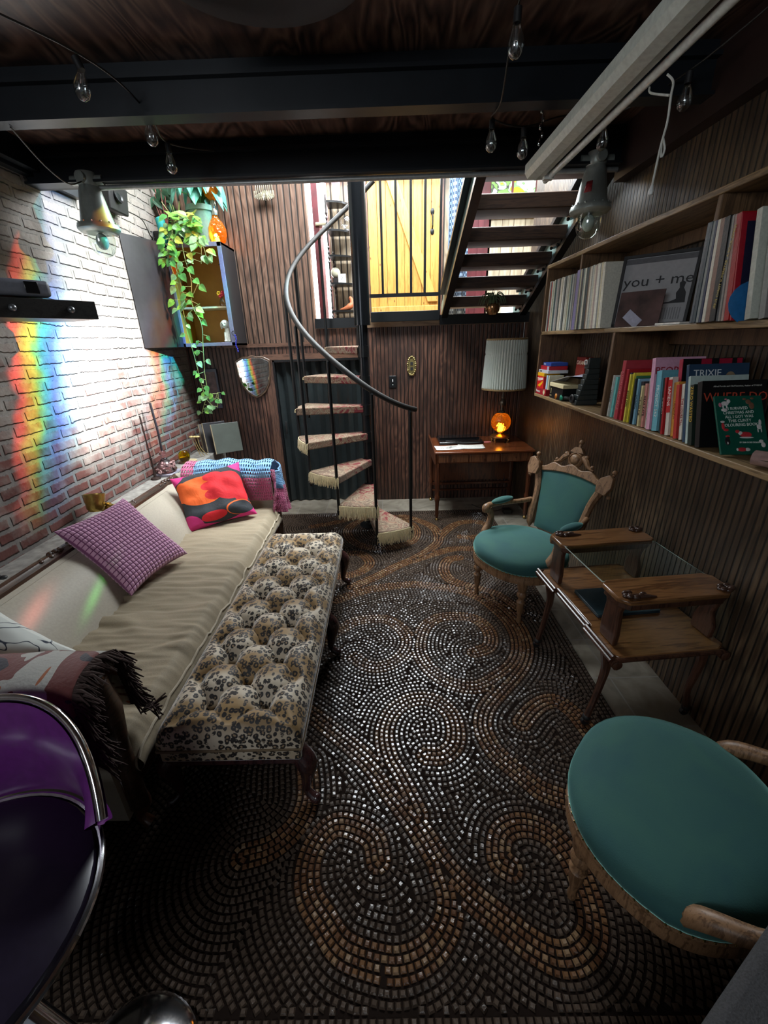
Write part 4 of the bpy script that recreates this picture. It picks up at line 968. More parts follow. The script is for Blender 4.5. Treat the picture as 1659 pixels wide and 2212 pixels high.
# ------------------------------------------------------------------ amber lamp with pleated shade
LX, LY = 1.165, 4.27
lm = thing('table_lamp', 'tall table lamp with glowing amber globe and white pleated shade, on the desk', 'lamp', (LX, LY, .72))
fb = MB().lathe([(.085, .045), (.095, .05), (.10, .06), (.085, .07), (.05, .075), (.03, .085), (.03, .095), (0, .095)], (LX, LY, .715), 30, None, lambda a, z: 1 + .06 * math.cos(8 * a))
for i in range(4):
    a = i * PI / 2 + .8; fb.tube([(LX + .07 * math.cos(a), LY + .07 * math.sin(a), .765), (LX + .10 * math.cos(a), LY + .10 * math.sin(a), .745), (LX + .085 * math.cos(a), LY + .085 * math.sin(a), .722)], [.008, .010, .012], 6)
obj('foot', fb, m_brass, lm)
t = NT('amber_glass'); vo = t.n('TexVoronoi'); t.put(vo.inputs[0], t.pos(kind='W')); vo.inputs['Scale'].default_value = 42
t.set(Base_Color=(1, .33, .01, 1), Roughness=.12, Transmission_Weight=.85, IOR=1.35, Emission_Color=(1, .28, .0, 1), Emission_Strength=.03); t.bump(vo.outputs[0], .9, .012)
m_amber = t.m
gp = [(.02, .0)] + [(.098 * math.sin(PI * (i + .6) / 15), .10 - .10 * math.cos(PI * (i + .6) / 15)) for i in range(1, 14)] + [(.02, .20)]
obj('globe', MB().lathe(gp, (LX, LY, .815), 32), m_amber, lm)
obj('bulb', MB().ball((LX, LY, .87), .024, 10, (1, 1, 1.5)), emis((1, .50, .10), 14, 'amber_bulb'), lm)
obj('stem', MB().lathe([(.0, 1.01), (.035, 1.01), (.036, 1.02), (.018, 1.035), (.015, 1.06), (.02, 1.07), (.03, 1.09), (.032, 1.11), (.022, 1.135), (.014, 1.15), (.02, 1.165), (.014, 1.18), (.008, 1.20), (.008, 1.45), (0, 1.45)], (LX, LY, 0), 20), plain((.14, .11, .085), .3, .9, .2, 80, 'antique_metal'), lm)
t = NT('pleated_shade'); sp = t.n('SeparateXYZ'); t.put(sp.inputs[0], t.n('TexCoord').outputs['UV'])
t.set(Base_Color=(.66, .72, .66, 1), Roughness=.7, Subsurface_Weight=0, Emission_Color=(.75, .85, .72, 1), Emission_Strength=.0); t.bump(t.noise(t.pos(), 60, 2), .1, .003)
def shade(u, v):
    a = u * 2 * PI; r_ = .205 - .022 * v; pl = .007 * math.sin(a * 50 + .9 * math.sin(v * 2 + a * 3)); 
    if abs(v - .70) < .02: pl *= .2
    return (LX + (r_ + pl) * math.cos(a), LY + (r_ + pl) * math.sin(a), 1.245 + .45 * v)
so_ = obj('lamp_shade', MB().grid(shade, 620, 24), t.m, lm, smooth=80, solid=.002)
tb = MB()
for (z, r_) in ((1.247, .208), (1.695, .186)): tb.tube([(LX + r_ * math.cos(a), LY + r_ * math.sin(a), z) for a in np.linspace(0, 2 * PI, 49)], .006, 6, caps=False, flat=1.6)
obj('shade_trim', tb, plain((.32, .21, .09), .6, name='gold_braid'), so_)
cd = cat_pts([(1.22, 4.50, .72), (1.30, 4.48, .3), (1.28, 4.3, .02), (1.15, 4.1, .012), (1.0, 4.18, .012), (.92, 4.3, .012)], 6)
obj('cord', MB().tube(cd, .003, 6).bb((1.20, 4.02, .005), (1.28, 4.10, .045)), m_wire, lm)

# ------------------------------------------------------------------ purple barrel chair (near left)
pc = thing('barrel_chair', 'purple vinyl barrel chair with chrome rim in the near left corner', 'chair', (-1.09, .53, 0))
m_pur = plain((.13, .022, .17), .30, 0, .05, 40, 'purple_vinyl', coat=.3)
cx, cy = -1.09, .54
def topz(a): q = abs((a - R(98)) / R(72)); return .805 - .22 * q ** 2.4
def shell(rad, flip=False):
    def fn(u, v):
        a = R(98) + (u * 2 - 1) * R(72) * (-1 if flip else 1)
        qe = max(0, (abs(u * 2 - 1) - .72) / .28); zb_ = .46 + (topz(a) - .47) * .95 * qe ** 2; zz = zb_ + (topz(a) - zb_) * v; rr = rad * (1 + .04 * v) - .02 * math.sin(PI * v)
        return (cx + rr * math.cos(a), cy + rr * math.sin(a), zz)
    return fn
mb = MB().grid(shell(.330), 50, 14); mb.grid(shell(.358, True), 50, 14)
obj('backrest', mb, m_pur, pc, smooth=80)
rp = []
for i in range(61):
    a = R(98) + (i / 60 * 2 - 1) * R(72); r_ = .344 * 1.04; rp.append((cx + r_ * math.cos(a), cy + r_ * math.sin(a), topz(a) + .004))

obj('chrome_rim', MB().tube(rp, .011, 12, flat=1.2), m_chrome, pc)
obj('seat', MB().lathe([(0, .40), (.30, .40), (.325, .43), (.32, .47), (.28, .492), (.15, .50), (0, .50)], (cx, cy - .02, 0), 40), plain((.012, .008, .02), .35, name='dark_vinyl', coat=.2), pc)
obj('seat_rim', MB().tube([(cx + .335 * math.cos(a), cy - .02 + .335 * math.sin(a), .455) for a in np.linspace(0, 2 * PI, 61)], .009, 8, caps=False), m_chrome, pc)
obj('column', MB().cyl((-.69, .41, .06), (cx, cy - .02, .40), .03), m_chrome, pc)
obj('base', MB().lathe([(0, .0), (.16, .0), (.17, .006), (.155, .022), (.10, .045), (.04, .07), (.03, .10), (0, .10)], (-.69, .41, .013), 48), m_chrome, pc)

gb = thing('upholstered_bench', 'dark grey woven fabric bench corner at the bottom right edge', 'bench', (.55, .17, 0), R(30))
obj('cushion', MB().bb((-.36, -.36, .34), (.345, .155, .60)), plain((.055, .055, .058), .9, 0, .5, 240, 'grey_weave', .3), gb, bevel=.02, seg=3, **k)
obj('base', MB().bb((-.34, -.34, .0), (.325, .135, .34)), m_blackm, gb, bevel=.005, **k)
# ------------------------------------------------------------------ record and book shelf on the right wall
FX = 1.135
sf = thing('wall_shelf', 'long two-tier wooden wall shelf holding records and books on the right wall', 'shelf', (1.28, 2.2, 1.29))
YA, YZ = 3.29, .75
TB = .022
obj('bottom_board', MB().bb((FX, YZ, 1.295), (XR, YA, 1.317)), m_shelf, sf, bevel=.003)
obj('middle_board', MB().bb((FX, YZ, 1.722), (XR, YA, 1.744)), m_shelf, sf, bevel=.003)
obj('top_board', MB().bb((FX, YZ, 2.138), (XR, YA, 2.160)), m_shelf, sf, bevel=.003)
obj('end_board', MB().bb((FX, YA - .02, 1.317), (XR, YA, 2.138)), m_shelfin, sf, bevel=.003)
for y in (2.745, 1.69): obj('divider', MB().bb((FX + .002, y - .011, 1.744), (XR, y + .011, 2.138)), m_shelfin, sf, bevel=.003)
obj('divider', MB().bb((FX + .002, 2.232, 1.317), (XR, 2.254, 1.722)), m_shelfin, sf, bevel=.003)
obj('batten', MB().bb((XR - .03, YZ, 2.085), (XR, YA - .02, 2.138)).bb((XR - .03, YZ, 1.66), (XR, 2.22, 1.722)), m_shelfin, sf, bevel=.003)

def yframe(o, lean=0, turn=0):
    """spine frame: local x = thickness along -y (right in the picture), y = depth into the shelf (+x), z up"""
    return Matrix.Translation(o) @ Matrix.Rotation(R(lean), 4, 'X') @ Matrix.Rotation(R(turn), 4, 'Z') @ Matrix(((0, 1, 0, 0), (-1, 0, 0, 0), (0, 0, 1, 0), (0, 0, 0, 1)))
cols_r = ['c8ccc0', '5a6068', 'd8d4c4', '8a8f8c', '3d4a52', 'e2dfd0', 'b8362e', 'd9d2bd', '26292c', 'aeb8b4', 'cfc8a8', '7c6a58', 'e6e6dd', '4f5a50', 'b9a7a0', '9fb0a8']
ordn = ['1st', '2nd', '3rd'] + ['%dth' % i for i in range(4, 60)]
cname = {'c8ccc0': 'pale grey', '5a6068': 'slate grey', 'd8d4c4': 'cream', '8a8f8c': 'grey', '3d4a52': 'dark blue-grey', 'e2dfd0': 'off-white', 'b8362e': 'red', 'd9d2bd': 'ivory', '26292c': 'black', 'aeb8b4': 'light grey-green', 'cfc8a8': 'straw', '7c6a58': 'brown', 'e6e6dd': 'white', '4f5a50': 'dark green', 'b9a7a0': 'dusty pink', '9fb0a8': 'sage'}
def sleeve(y, th, col, label, lean=0, h=.312, d=.305, x=1.118, z=1.745, group='record sleeves on the top shelf', name='record_sleeve'):
    M = yframe((x + .004 * rnd(), y, z), lean)
    mb = MB().box((th / 2, d / 2, h / 2), (th, d, h)); mb.xf(M)
    o = obj(name, mb, plain(c4(col), .45, 0, .2, 120, 'sleeve_' + col, .1), smooth=0, bevel=.0008)
    return tag(o, label, 'record', group)
y = 3.262; i = 0
while y > 2.815:
    th = ru(.007, .018); c = cols_r[(i * 5 + 2) % 16]
    if c == 'b8362e': c = '8a8f8c' if i > 12 else c; th = .008
    sleeve(y, th, c, 'thin %s record sleeve, %s from the left in the far record compartment' % (cname[c], ordn[i]), lean=-.5 - 2.0 * i / 30, h=.305 + .008 * rnd(), x=1.145 + .01 * rnd()); y -= th + .0025; i += 1
sleeve(y - .006, .010, '4f5a50', 'green patterned record sleeve leaning beside the far compartment divider', -4, x=1.19)
sleeve(2.728, .035, '8f86b8', 'thick lavender box set at the left end of the middle record compartment', -2)
y = 2.688; i = 0
while y > 2.365:
    th = ru(.006, .020); c = cols_r[(i * 7 + 3) % 16]
    if c == 'b8362e' or y < 2.40: c = 'e2dfd0'
    sleeve(y, th, c, 'thin %s record sleeve, %s from the left in the middle record compartment' % (cname[c], ordn[i]), lean=-2.5 - 7 * i / 26, h=.304 + .009 * rnd()); y -= th + .0028; i += 1
# framed poster and loose cover facing the room
pf = thing('framed_poster', 'dark framed grey poster with a seated silhouette behind the brown record cover', 'picture', (1.33, 2.02, 1.745))
PM = frame((1.272, 2.205, 1.902), (.76, -.65, 0), (.10, .11, 1))
def loc(mb, M): return mb.xf(M)
obj('frame', loc(MB().box((0, .15, -.004), (.31, .012, .018)).box((0, -.15, -.004), (.31, .012, .018)).box((-.149, 0, -.004), (.012, .31, .018)).box((.149, 0, -.004), (.012, .31, .018)), PM), m_blackm, pf, smooth=0)
obj('print', loc(MB().box((0, 0, -.008), (.295, .295, .004)), PM), plain((.36, .36, .37), .5, name='poster_grey', var=.06), pf, smooth=0)
obj('top_strip', loc(MB().box((0, .130, -.005), (.285, .022, .002)), PM), plain((.10, .10, .11), .5, name='poster_dark'), pf, smooth=0)
text('title', 'you + me', .064, m_ink, PM @ Matrix.Translation((.005, .040, -.004)), pf, sx=1.15)
sil = MB().prism([(.02, -.062), (.07, -.055), (.095, -.045), (.09, -.02), (.10, 0), (.096, .022), (.108, .030), (.12, .022), (.117, .0), (.128, -.02), (.132, -.062)], tuple(PM @ V((0, 0, -.0055))), tuple((PM.to_3x3() @ V((1, 0, 0)))), tuple((PM.to_3x3() @ V((0, 1, 0)))), .001)
tg_ = MB()
for j in range(12): tg_.box((.01 + j * .010, -.105, -.0055), (.0045, .05, .001))
obj('reflection_bars', loc(tg_, PM), plain((.20, .20, .21), .5, name='poster_bars'), pf, smooth=0)
obj('silhouette', sil, m_ink, pf, smooth=0)
lpz = thing('record_cover', 'small brown photographic record cover with white card, leaning before the framed poster', 'record', (1.2, 2.18, 1.745))
LM = frame((1.185, 2.145, 1.820), (.62, -.78, 0), (.10, .08, 1))
obj('cover', loc(MB().box((0, 0, 0), (.19, .150, .004)), LM), plain((.085, .045, .042), .5, 0, .2, 12, 'brown_photo', .6), lpz, smooth=0)
obj('card', loc(MB().box((0, 0, 0), (.080, .044, .001), Matrix.Rotation(R(-38), 3, 'Z')), LM @ Matrix.Translation((-.02, -.042, .003))), plain((.45, .47, .60), .6, name='pale_card'), lpz, smooth=0)
tag(obj('booklet', MB().box((1.19, 1.86, 1.749), (.08, .16, .007)), m_paper, smooth=0), 'small white booklet lying flat in front of the framed poster', 'booklet')
# near record compartment, leaning against each other
y = 1.668
for i, (c, th, lab) in enumerate((('5a6068', .012, 'worn slate grey'), ('3d4a52', .014, 'dark blue-grey with split edge'), ('8a8f8c', .012, 'scuffed grey'), ('26304e', .010, 'navy'), ('d8d4c4', .014, 'cream'), ('8a6a5c', .020, 'dull pinkish brown'), ('17181b', .024, 'black with gold lettering'), ('3a3f44', .012, 'charcoal'), ('8e8a84', .008, 'clear plastic covered'), ('a98f86', .010, 'worn pink'), ('a01418', .020, 'bright red'))):
    s = sleeve(y, th, c, '%s record sleeve in the near record compartment' % lab, lean=-3.5 - i * .7, h=.312, x=1.112)
    if i == 6:
        M = frame((1.110, y - th / 2 + .001, 1.905), (0, .03, 1), (0, 1, 0))
        # spine lettering runs up the spine, facing the room
        M = frame((1.1105, y - th / 2 - .003, 1.905), (0, -.03, 1), (0, 1, 0))
        text('spine_title', 'JESUS CHRIST SUPERSTAR  A ROCK OPERA', .0125, plain((.55, .42, .12), .4, name='gold_ink'), M, s)
    y -= th + .003
rc = sleeve(y - .002, .006, 'a3182a', 'red-bordered navy record cover with blue shape, right end of top shelf', -12, x=1.112)
MM = yframe((1.118, y - .002, 1.745), -12)
mb = MB().box((.0068, .155, .150), (.001, .285, .275)); mb.xf(MM); obj('artwork', mb, plain((.012, .014, .04), .4, name='navy_print'), rc, smooth=0)
mb = MB().ball((.0075, .06, .05), .075, 10, (.01, 1.1, .9)); mb.xf(MM); obj('blue_shape', mb, plain((.02, .16, .40), .5, name='blue_print'), rc)
for j in range(5): sleeve(y - .04 - j * .05, .02, cols_r[j * 3 % 16], '%s record sleeve beyond the navy cover, right end of the top shelf, %s along' % (cname[cols_r[j * 3 % 16]], ordn[j]), -12, x=1.13)

# ---- books
def book(y, th, h, d, cov, label, lean=0, x=1.155, z=1.318, title=None, tcol=None, tsz=.02, pages='d8d2c0', turn=0, sx=1.0, tz=None, grp='books on the lower shelf'):
    M = yframe((x, y, z), lean, turn)
    t_ = .0022
    mb = MB().box((t_ / 2, d / 2, h / 2), (t_, d, h)).box((th - t_ / 2, d / 2, h / 2), (t_, d, h)).box((th / 2, t_ / 2, h / 2), (th, t_, h)); mb.xf(M)
    a = np.array(mb.v); o = obj('book', mb, plain(c4(cov), .42, 0, .05, 60, 'cover_' + cov, .08), smooth=0, bevel=.0008)
    tag(o, label, 'book', grp)
    mb = MB().box((th / 2, d / 2 - .002, h / 2), (th - t_ * 2, d - .006, h - .006)); mb.xf(M); obj('pages', mb, plain(c4(pages), .8, name='pages_' + pages), o, smooth=0)
    if title:
        T = M @ frame((th / 2, -.0008, tz or h / 2), (0, 0, -1), (1, 0, 0))
        # text reads top to bottom on the spine, facing outwards
        text('spine_title', title, tsz, plain(c4(tcol), .5, name='ink_' + tcol), T, o, sx=sx)
    return o, M
B = [
 (.012, .205, .14, 'dfe6e0', 'white paperback with dark spine lettering, first after the shelf divider', 0, 'PLANT BASED', '3a4a50', .010),
 (.022, .198, .15, '6fc0bd', 'turquoise paperback second from the divider', 0, None, None, 0),
 (.024, .225, .17, 'c9897c', 'dusty salmon book leaning left of the tall rose red book', -0.5, 'A JOURNAL', '7a2a2a', .014),
 (.030, .278, .21, 'b03a46', 'tall rose red hardback near the shelf divider', -1, 'A LION CHRONICLE', 'e08a8a', .020),
 (.022, .240, .17, 'a8202c', 'deep red paperback right of the tall rose red one', -2, 'THE ELEGANT UNIVERSE', 'd07070', .012),
 (.018, .225, .15, '20284a', 'navy paperback with white spine lettering', -3, 'BURIED', 'd8dce0', .018),
 (.014, .220, .15, 'd8cc50', 'yellow paperback beside the navy one', -3.5, 'GOOD CATS', '3a5a30', .013),
 (.012, .228, .15, 'e0d23c', 'bright yellow slim book right of the paler yellow one', -4, None, None, 0),
 (.010, .215, .15, '2e7a4c', 'slim green paperback right of the bright yellow one', -4.5, None, None, 0),
 (.012, .205, .15, '22282a', 'slim black paperback left of the pale blue book', -5, None, None, 0),
 (.016, .205, .17, '7fb0c8', 'pale blue paperback with dark capitals', -6, 'CHURCHILL', '1a2430', .012),
 (.022, .195, .15, '23252a', 'black book with pale top right of the pale blue one', -6.5, None, None, 0),
 (.014, .180, .14, 'd9cf9a', 'pale yellow slim book', -7, 'THE LUCKY ONES', '4a4030', .010),
 (.018, .190, .14, 'c98a80', 'pink paperback with black capitals', -7.5, 'DEAR KATE', '1c1418', .017),
 (.024, .215, .15, 'cfcdc4', 'grey-white book with tall narrow capitals', -9, 'BERNHARD: ON THE BEACH', '70706c', .012),
 (.026, .300, .21, 'dfa9c4', 'tall pale pink and lilac book', -10, None, None, 0),
 (.038, .250, .16, '6fb4c4', 'thick sky blue book with white capitals down its spine', -10.5, 'PROJECT 562', 'e6f0ee', .023),
 (.026, .225, .15, '2a2624', 'dark book with pale spine patches', -11, 'SHERMAN', 'c8c4b8', .015),
 (.012, .230, .16, 'b01c22', 'thin bright red book', -11.5, None, None, 0),
 (.024, .232, .16, 'dcd8cc', 'white book with a red panel on the spine', -12, None, None, 0),
 (.030, .215, .14, 'cf9038', 'orange-gold paperback right of the red-panelled white book', -13, 'TRIUMPH', '8a4a10', .018),
 (.020, .210, .14, 'c23a34', 'red paperback right of the orange one', -13.5, None, None, 0),
 (.018, .215, .15, 'e0dccf', 'white paperback with red capitals', -14, 'THE HOURS TILL', 'b02828', .014),
]
y = 2.214; placed = {}
for i, (th, h, d, cov, lab, lean, ti, tc, ts) in enumerate(B):
    x = 1.155 + .006 * (i % 3)
    o, M = book(y, th, h, d, cov, lab, lean, x=x, title=ti, tcol=tc, tsz=ts)
    placed[i] = (o, M, th, h, d); y -= th + .0055
def cover_text(o, M, th, s, sz, col, yy, zz, sx=1.0):
    """lettering on the face towards the viewer (-y side)"""
    T = M @ frame((th + .0012, yy, zz), (0, 1, 0), (0, 0, 1))
    return text('cover_title', s, sz, plain(c4(col), .5, name='ink_' + col), T, o, sx=sx)
o, M, th, h, d = placed[19]
mb = MB().box((th / 2, -.001, h - .075), (th, .0015, .13)); mb.xf(M); obj('spine_panel', mb, plain(c4('c01c20'), .5, name='panel_red'), o, smooth=0)
T = M @ frame((th / 2, -.0022, h - .075), (0, 0, -1), (1, 0, 0)); text('spine_title', 'SAPIENS', .022, plain(c4('f0e8e0'), .5, name='ink_f0e8e0'), T, o)
o, M, th, h, d = placed[15]
mb = MB().box((th / 2 + .002, .05, h / 2), (.001, .001, .001)); cover_text(o, M, th, 'PEOPLE', .042, 'a0182c', .07, h - .055); cover_text(o, M, th, 'HOUSE', .016, 'a0182c', .06, h - .085)
# tall black book with crimson corners behind, large picture books leaning right
o, M = book(1.722, .022, .300, .235, '0e0e12', 'tall black book with crimson details, behind the row of paperbacks', -11, x=1.185)
mb = MB().box((.0232, .09, .286), (.0012, .04, .024)).box((.0232, .165, .286), (.0012, .05, .024)).box((.0232, .22, .286), (.0012, .02, .024)).box((.011, -.001, .15), (.02, .0014, .30)); mb.xf(M); obj('crimson_detail', mb, plain((.38, .01, .04), .5, name='crimson_print'), o, smooth=0)
o, M = book(1.607, .016, .290, .225, '2b4560', 'large dark blue picture book with white block capitals on its cover', -15, x=1.15)
cover_text(o, M, .016, 'TRIXIE', .036, 'dfe6ea', .068, .255); cover_text(o, M, .016, 'AND KATYA', .026, 'dfe6ea', .080, .222)
mb = MB().ball((.0170, .155, .235), .02, 10, (.06, 1, 1.25)); mb.xf(M); obj('egg_picture', mb, plain((.28, .20, .12), .6, name='egg_print'), o)
o, M = book(1.583, .014, .250, .215, 'b9cdc8', 'large pale blue-white book with a crumpled cover', -15.5, x=1.145)
o, M = book(1.560, .020, .222, .19, '223028', 'dark green-black book with yellow and orange spine capitals', -16, x=1.14)
T = M @ frame((.010, -.0012, .150), (0, 0, -1), (1, 0, 0)); text('spine_title', 'ZERO WASTED', .019, plain(c4('d8b040'), .5, name='ink_gold2'), T, o)
o, M = book(1.522, .024, .236, .23, '0b0b0d', 'big black hardback with orange-red title, behind the green book', -16, x=1.14)
cover_text(o, M, .024, 'Alfred Portale and Chef Favorites, Author of TWELVE', .0078, 'c8c8c0', .125, .215); cover_text(o, M, .024, 'WHERE DO', .044, 'c04a34', .12, .176)
# green colouring book with festive animals, leaning against the black hardback
GM = frame((1.228, 1.452, 1.412), (1, -.10, 0), (0, .125, .19)) @ Matrix.Diagonal((.89, 1.05, 1, 1))
gb_ = thing('book', 'green festive colouring book with small animals and white lettering, leaning at the front', 'book', (1.19, 1.40, 1.318), 0, 'books on the lower shelf')
obj('cover', loc(MB().box((0, 0, 0), (.172, .205, .008)), GM), plain(c4('0f5646'), .35, 0, .05, 40, 'cover_green', .1), gb_, bevel=.001, smooth=0)
obj('pages', loc(MB().box((.001, 0, -.0015), (.171, .201, .004)), GM @ Matrix.Translation((0, 0, 0))), m_paper, gb_, smooth=0)
text('cover_title', 'I SURVIVED\nCHRISTMAS AND\nALL I GOT WAS\nTHIS CUNTY\nCOLOURING BOOK!', .0145, plain(c4('dfe8e0'), .6, name='ink_dfe8e0'), GM @ Matrix.Translation((-.005, .028, .0047)) @ Matrix.Rotation(R(2), 4, 'Z'), gb_, spacing=1.0)
text('cover_title', 'BY ERIN DOES DESIGN', .007, plain(c4('dfe8e0'), .6, name='ink_dfe8e0'), GM @ Matrix.Translation((.02, -.062, .0047)), gb_)
def blob(nm, parts, mat, par, M):
    mb = MB()
    for (x, y_, rx, ry) in parts: mb.ball((x, y_, .0045), 1, 8, (rx, ry, .0012))
    obj(nm, mb.xf(M), mat, par)
wp, rp_, bp, kp = plain((.7, .68, .66), .6, name='print_white'), plain((.55, .03, .04), .6, name='print_red'), plain((.18, .09, .05), .6, name='print_brown'), plain((.6, .2, .28), .6, name='print_pink')
blob('unicorn_picture', [(-.05, .075, .014, .008), (-.036, .083, .007, .007), (-.058, .064, .003, .008), (-.045, .064, .003, .008), (-.055, .052, .012, .006)], wp, gb_, GM)
blob('unicorn_mane', [(-.068, .070, .006, .008), (-.045, .09, .005, .003)], kp, gb_, GM)
blob('reindeer_picture', [(.035, .08, .010, .009), (.045, .066, .010, .012), (.022, .090, .007, .004), (.05, .092, .007, .004)], bp, gb_, GM)
blob('stocking_picture', [(-.067, -.005, .006, .012), (-.058, -.018, .010, .005)], rp_, gb_, GM); blob('stocking_cuff', [(-.067, .010, .008, .004)], wp, gb_, GM)
blob('penguin_picture', [(-.058, -.058, .010, .014), (-.055, -.045, .006, .006)], m_ink, gb_, GM); blob('penguin_belly', [(-.058, -.061, .006, .010)], wp, gb_, GM); blob('penguin_hat', [(-.055, -.040, .008, .004)], rp_, gb_, GM)
blob('sleeping_santa_blanket', [(.010, -.035, .022, .010), (-.018, -.024, .008, .006)], rp_, gb_, GM); blob('sleeping_santa_beard', [(-.008, -.030, .008, .007), (.012, -.045, .026, .003)], wp, gb_, GM)
blob('llama_picture', [(.062, -.008, .009, .009), (.067, .008, .005, .010), (.056, -.020, .002, .008), (.068, -.020, .002, .008)], wp, gb_, GM)
blob('lying_santa', [(-.010, -.086, .018, .007)], rp_, gb_, GM); blob('lying_beard', [(.010, -.086, .010, .006), (-.026, -.086, .004, .005)], wp, gb_, GM)
blob('elf_picture', [(.062, -.058, .008, .006), (.068, -.070, .008, .009)], wp, gb_, GM)
pk_ = thing('glasses_case', 'rose gold rounded case lying at the right end of the lower shelf', 'case', (1.20, 1.17, 1.318))
mb = MB().tube([(1.150, 1.285, 1.345), (1.155, 1.28, 1.345), (1.20, 1.20, 1.345), (1.25, 1.10, 1.345), (1.253, 1.095, 1.345)], [.012, .026, .028, .026, .012], 16, flat=.9)
obj('shell', mb, plain((.62, .42, .38), .22, .55, name='rose_gold'), pk_); obj('seam', MB().tube([(1.136, 1.268, 1.345), (1.176, 1.188, 1.345), (1.226, 1.09, 1.345)], .003, 6), m_chrome, pk_)

# ---- games, papers and tools in the far lower compartment
def gbox(c, d, col, label, name='game_box', cat='box', rz=0, strip=None, txt=None, tcol='f4f0e8', tsz=.02, rot=0, side='x'):
    o = obj(name, MB().box((0, 0, d[2] / 2), d, Matrix.Rotation(R(rz), 3, 'Z')).xf(Matrix.Translation(c)), plain(c4(col), .4, name='box_' + col, var=.06), smooth=0, bevel=.001, origin=c); tag(o, label, cat)
    return o
g = gbox((1.215, 3.165, 1.318), (.155, .20, .042), 'a01a28', 'crimson game box at the bottom of the game stack')
text('title', 'Bananas', .026, plain(c4('f0e6e0'), .5, name='ink_f0e6e0'), frame((1.136, 3.215, 1.339), (0, -1, 0), (0, 0, 1)), g)
obj('emblem', MB().box((1.1365, 3.10, 1.339), (.001, .03, .03), Matrix.Rotation(R(45), 3, 'X')), plain(c4('d8c8a0'), .5, name='emblem_cream'), g, smooth=0)
g = gbox((1.195, 3.200, 1.361), (.110, .130, .105), 'd8201c', 'bright red dice game box with yellow top and slanted white letters')
obj('yellow_top', MB().box((1.195, 3.200, 1.456), (.112, .132, .022)), plain(c4('f0b418'), .4, name='box_yellow'), g, smooth=0)
obj('yellow_flash', MB().prism([(-.05, -.03), (.05, .012), (.05, -.005), (.0, -.035)], (1.1392, 3.20, 1.405), (0, -1, 0), (0, 0, 1), -.0008), plain(c4('f0b418'), .4, name='box_yellow'), g, smooth=0)
text('title', 'Yahtzee', .034, plain(c4('fff6ee'), .5, name='ink_fff6ee', var=.01), frame((1.139, 3.205, 1.425), (0, -1, .12), (0, .1, 1)), g, bold=.0006)
g = gbox((1.20, 3.10, 1.361), (.10, .028, .095), 'a8cfe0', 'pale blue and white card box upright beside the red dice game', name='card_box')
gbox((1.20, 3.065, 1.361), (.10, .018, .095), 'd8d4b0', 'cream card box upright left of the black box', name='card_box')
z = 1.468
g = gbox((1.215, 3.175, z), (.14, .19, .020), 'c8ccd4', 'white slim game box third from the top of the stack'); text('title', 'GAME', .014, m_ink, frame((1.1435, 3.22, z + .010), (0, -1, 0), (0, 0, 1)), g)
g = gbox((1.22, 3.180, z + .021), (.13, .165, .026), 'b8202c', 'red slim game box second from the top of the stack')
obj('silver_end', MB().box((1.154, 3.115, z + .034), (.001, .034, .024)), plain(c4('b0b4cc'), .4, name='box_silver'), g, smooth=0)
g = gbox((1.225, 3.172, z + .048), (.12, .150, .022), '2c4ea0', 'blue slim game box on top of the stack')
text('title', 'Sorry', .016, plain(c4('f0f0f0'), .5, name='ink_f0f0f0'), frame((1.1640, 3.21, z + .059), (0, -1, 0), (0, 0, 1)), g)
g = gbox((1.31, 2.90, 1.455), (.05, .13, .125), '7c2418', 'dark red game box with white capitals standing behind the papers')
text('title', 'CATAN', .034, plain(c4('e8d8b8'), .5, name='ink_e8d8b8'), frame((1.2835, 2.90, 1.545), (0, -1, 0), (0, 0, 1)), g)
gbox((1.31, 2.90, 1.318), (.14, .20, .137), '5a4a34', 'brown box at the back under the dark red game box', name='storage_box')
bb_ = gbox((1.225, 2.90, 1.318), (.16, .22, .078), '0f1113', 'black card box under the stack of papers', name='card_box')
obj('gold_print', MB().box((1.1445, 2.985, 1.365), (.001, .012, .035)).box((1.1445, 2.985, 1.335), (.001, .034, .006)), plain((.3, .25, .12), .5, name='dull_gold'), bb_, smooth=0)
bs = thing('notepad', 'thick open notepad of cream pages on top of the black card box', 'notepad', (1.22, 2.88, 1.396))
obj('page_block', MB().bb((1.135, 2.765, 1.397), (1.30, 2.995, 1.421)), plain(c4('d8cba0'), .8, 0, .3, 200, 'page_edges'), bs, bevel=.002)
mb = MB().grid(lambda u, v: (1.14 + .15 * v, 3.00 - .26 * u, 1.423 + .055 * u * (1 - .2 * v) + .030 * math.sin(PI * u) * v), 16, 8); obj('lifted_sheet', mb, plain(c4('c8cadd'), .8, name='lilac_sheet'), bs, solid=.0008)
for (yy, cc, nm) in ((2.885, 'e08a2c', 'orange'), (2.80, '1f9a78', 'green')):
    tt = thing('flashlight', 'slim black torch with %s lens cap at the shelf front edge' % nm, 'flashlight', (1.17, yy, 1.318))
    obj('barrel', MB().cyl((1.16, yy, 1.338), (1.22, yy - .08, 1.338), .0135, n=14), m_blackm, tt); obj('lens_cap', MB().cyl((1.146, yy + .012, 1.338), (1.16, yy, 1.338), .019, n=16), plain(c4(cc), .4, name='cap_' + nm), tt)
bf = thing('work_light', 'large faceted dark grey work light with hook standing against the shelf divider', 'lamp', (1.21, 2.64, 1.318))
mb = MB()
for k2 in range(7):
    zz = 1.318 + k2 * .030; w2 = .060 - .003 * k2
    mb.bb((1.155 + .008 * k2, 2.60, zz), (1.155 + .008 * k2 + .13 - .010 * k2, 2.60 + w2 + (.006 if k2 % 2 else 0), zz + .0295))
mb.prism([(0, 0), (.065, 0), (.012, .06), (0, .062)], (1.20, 2.60, 1.528), (0, 1, 0), (0, 0, 1), .07)
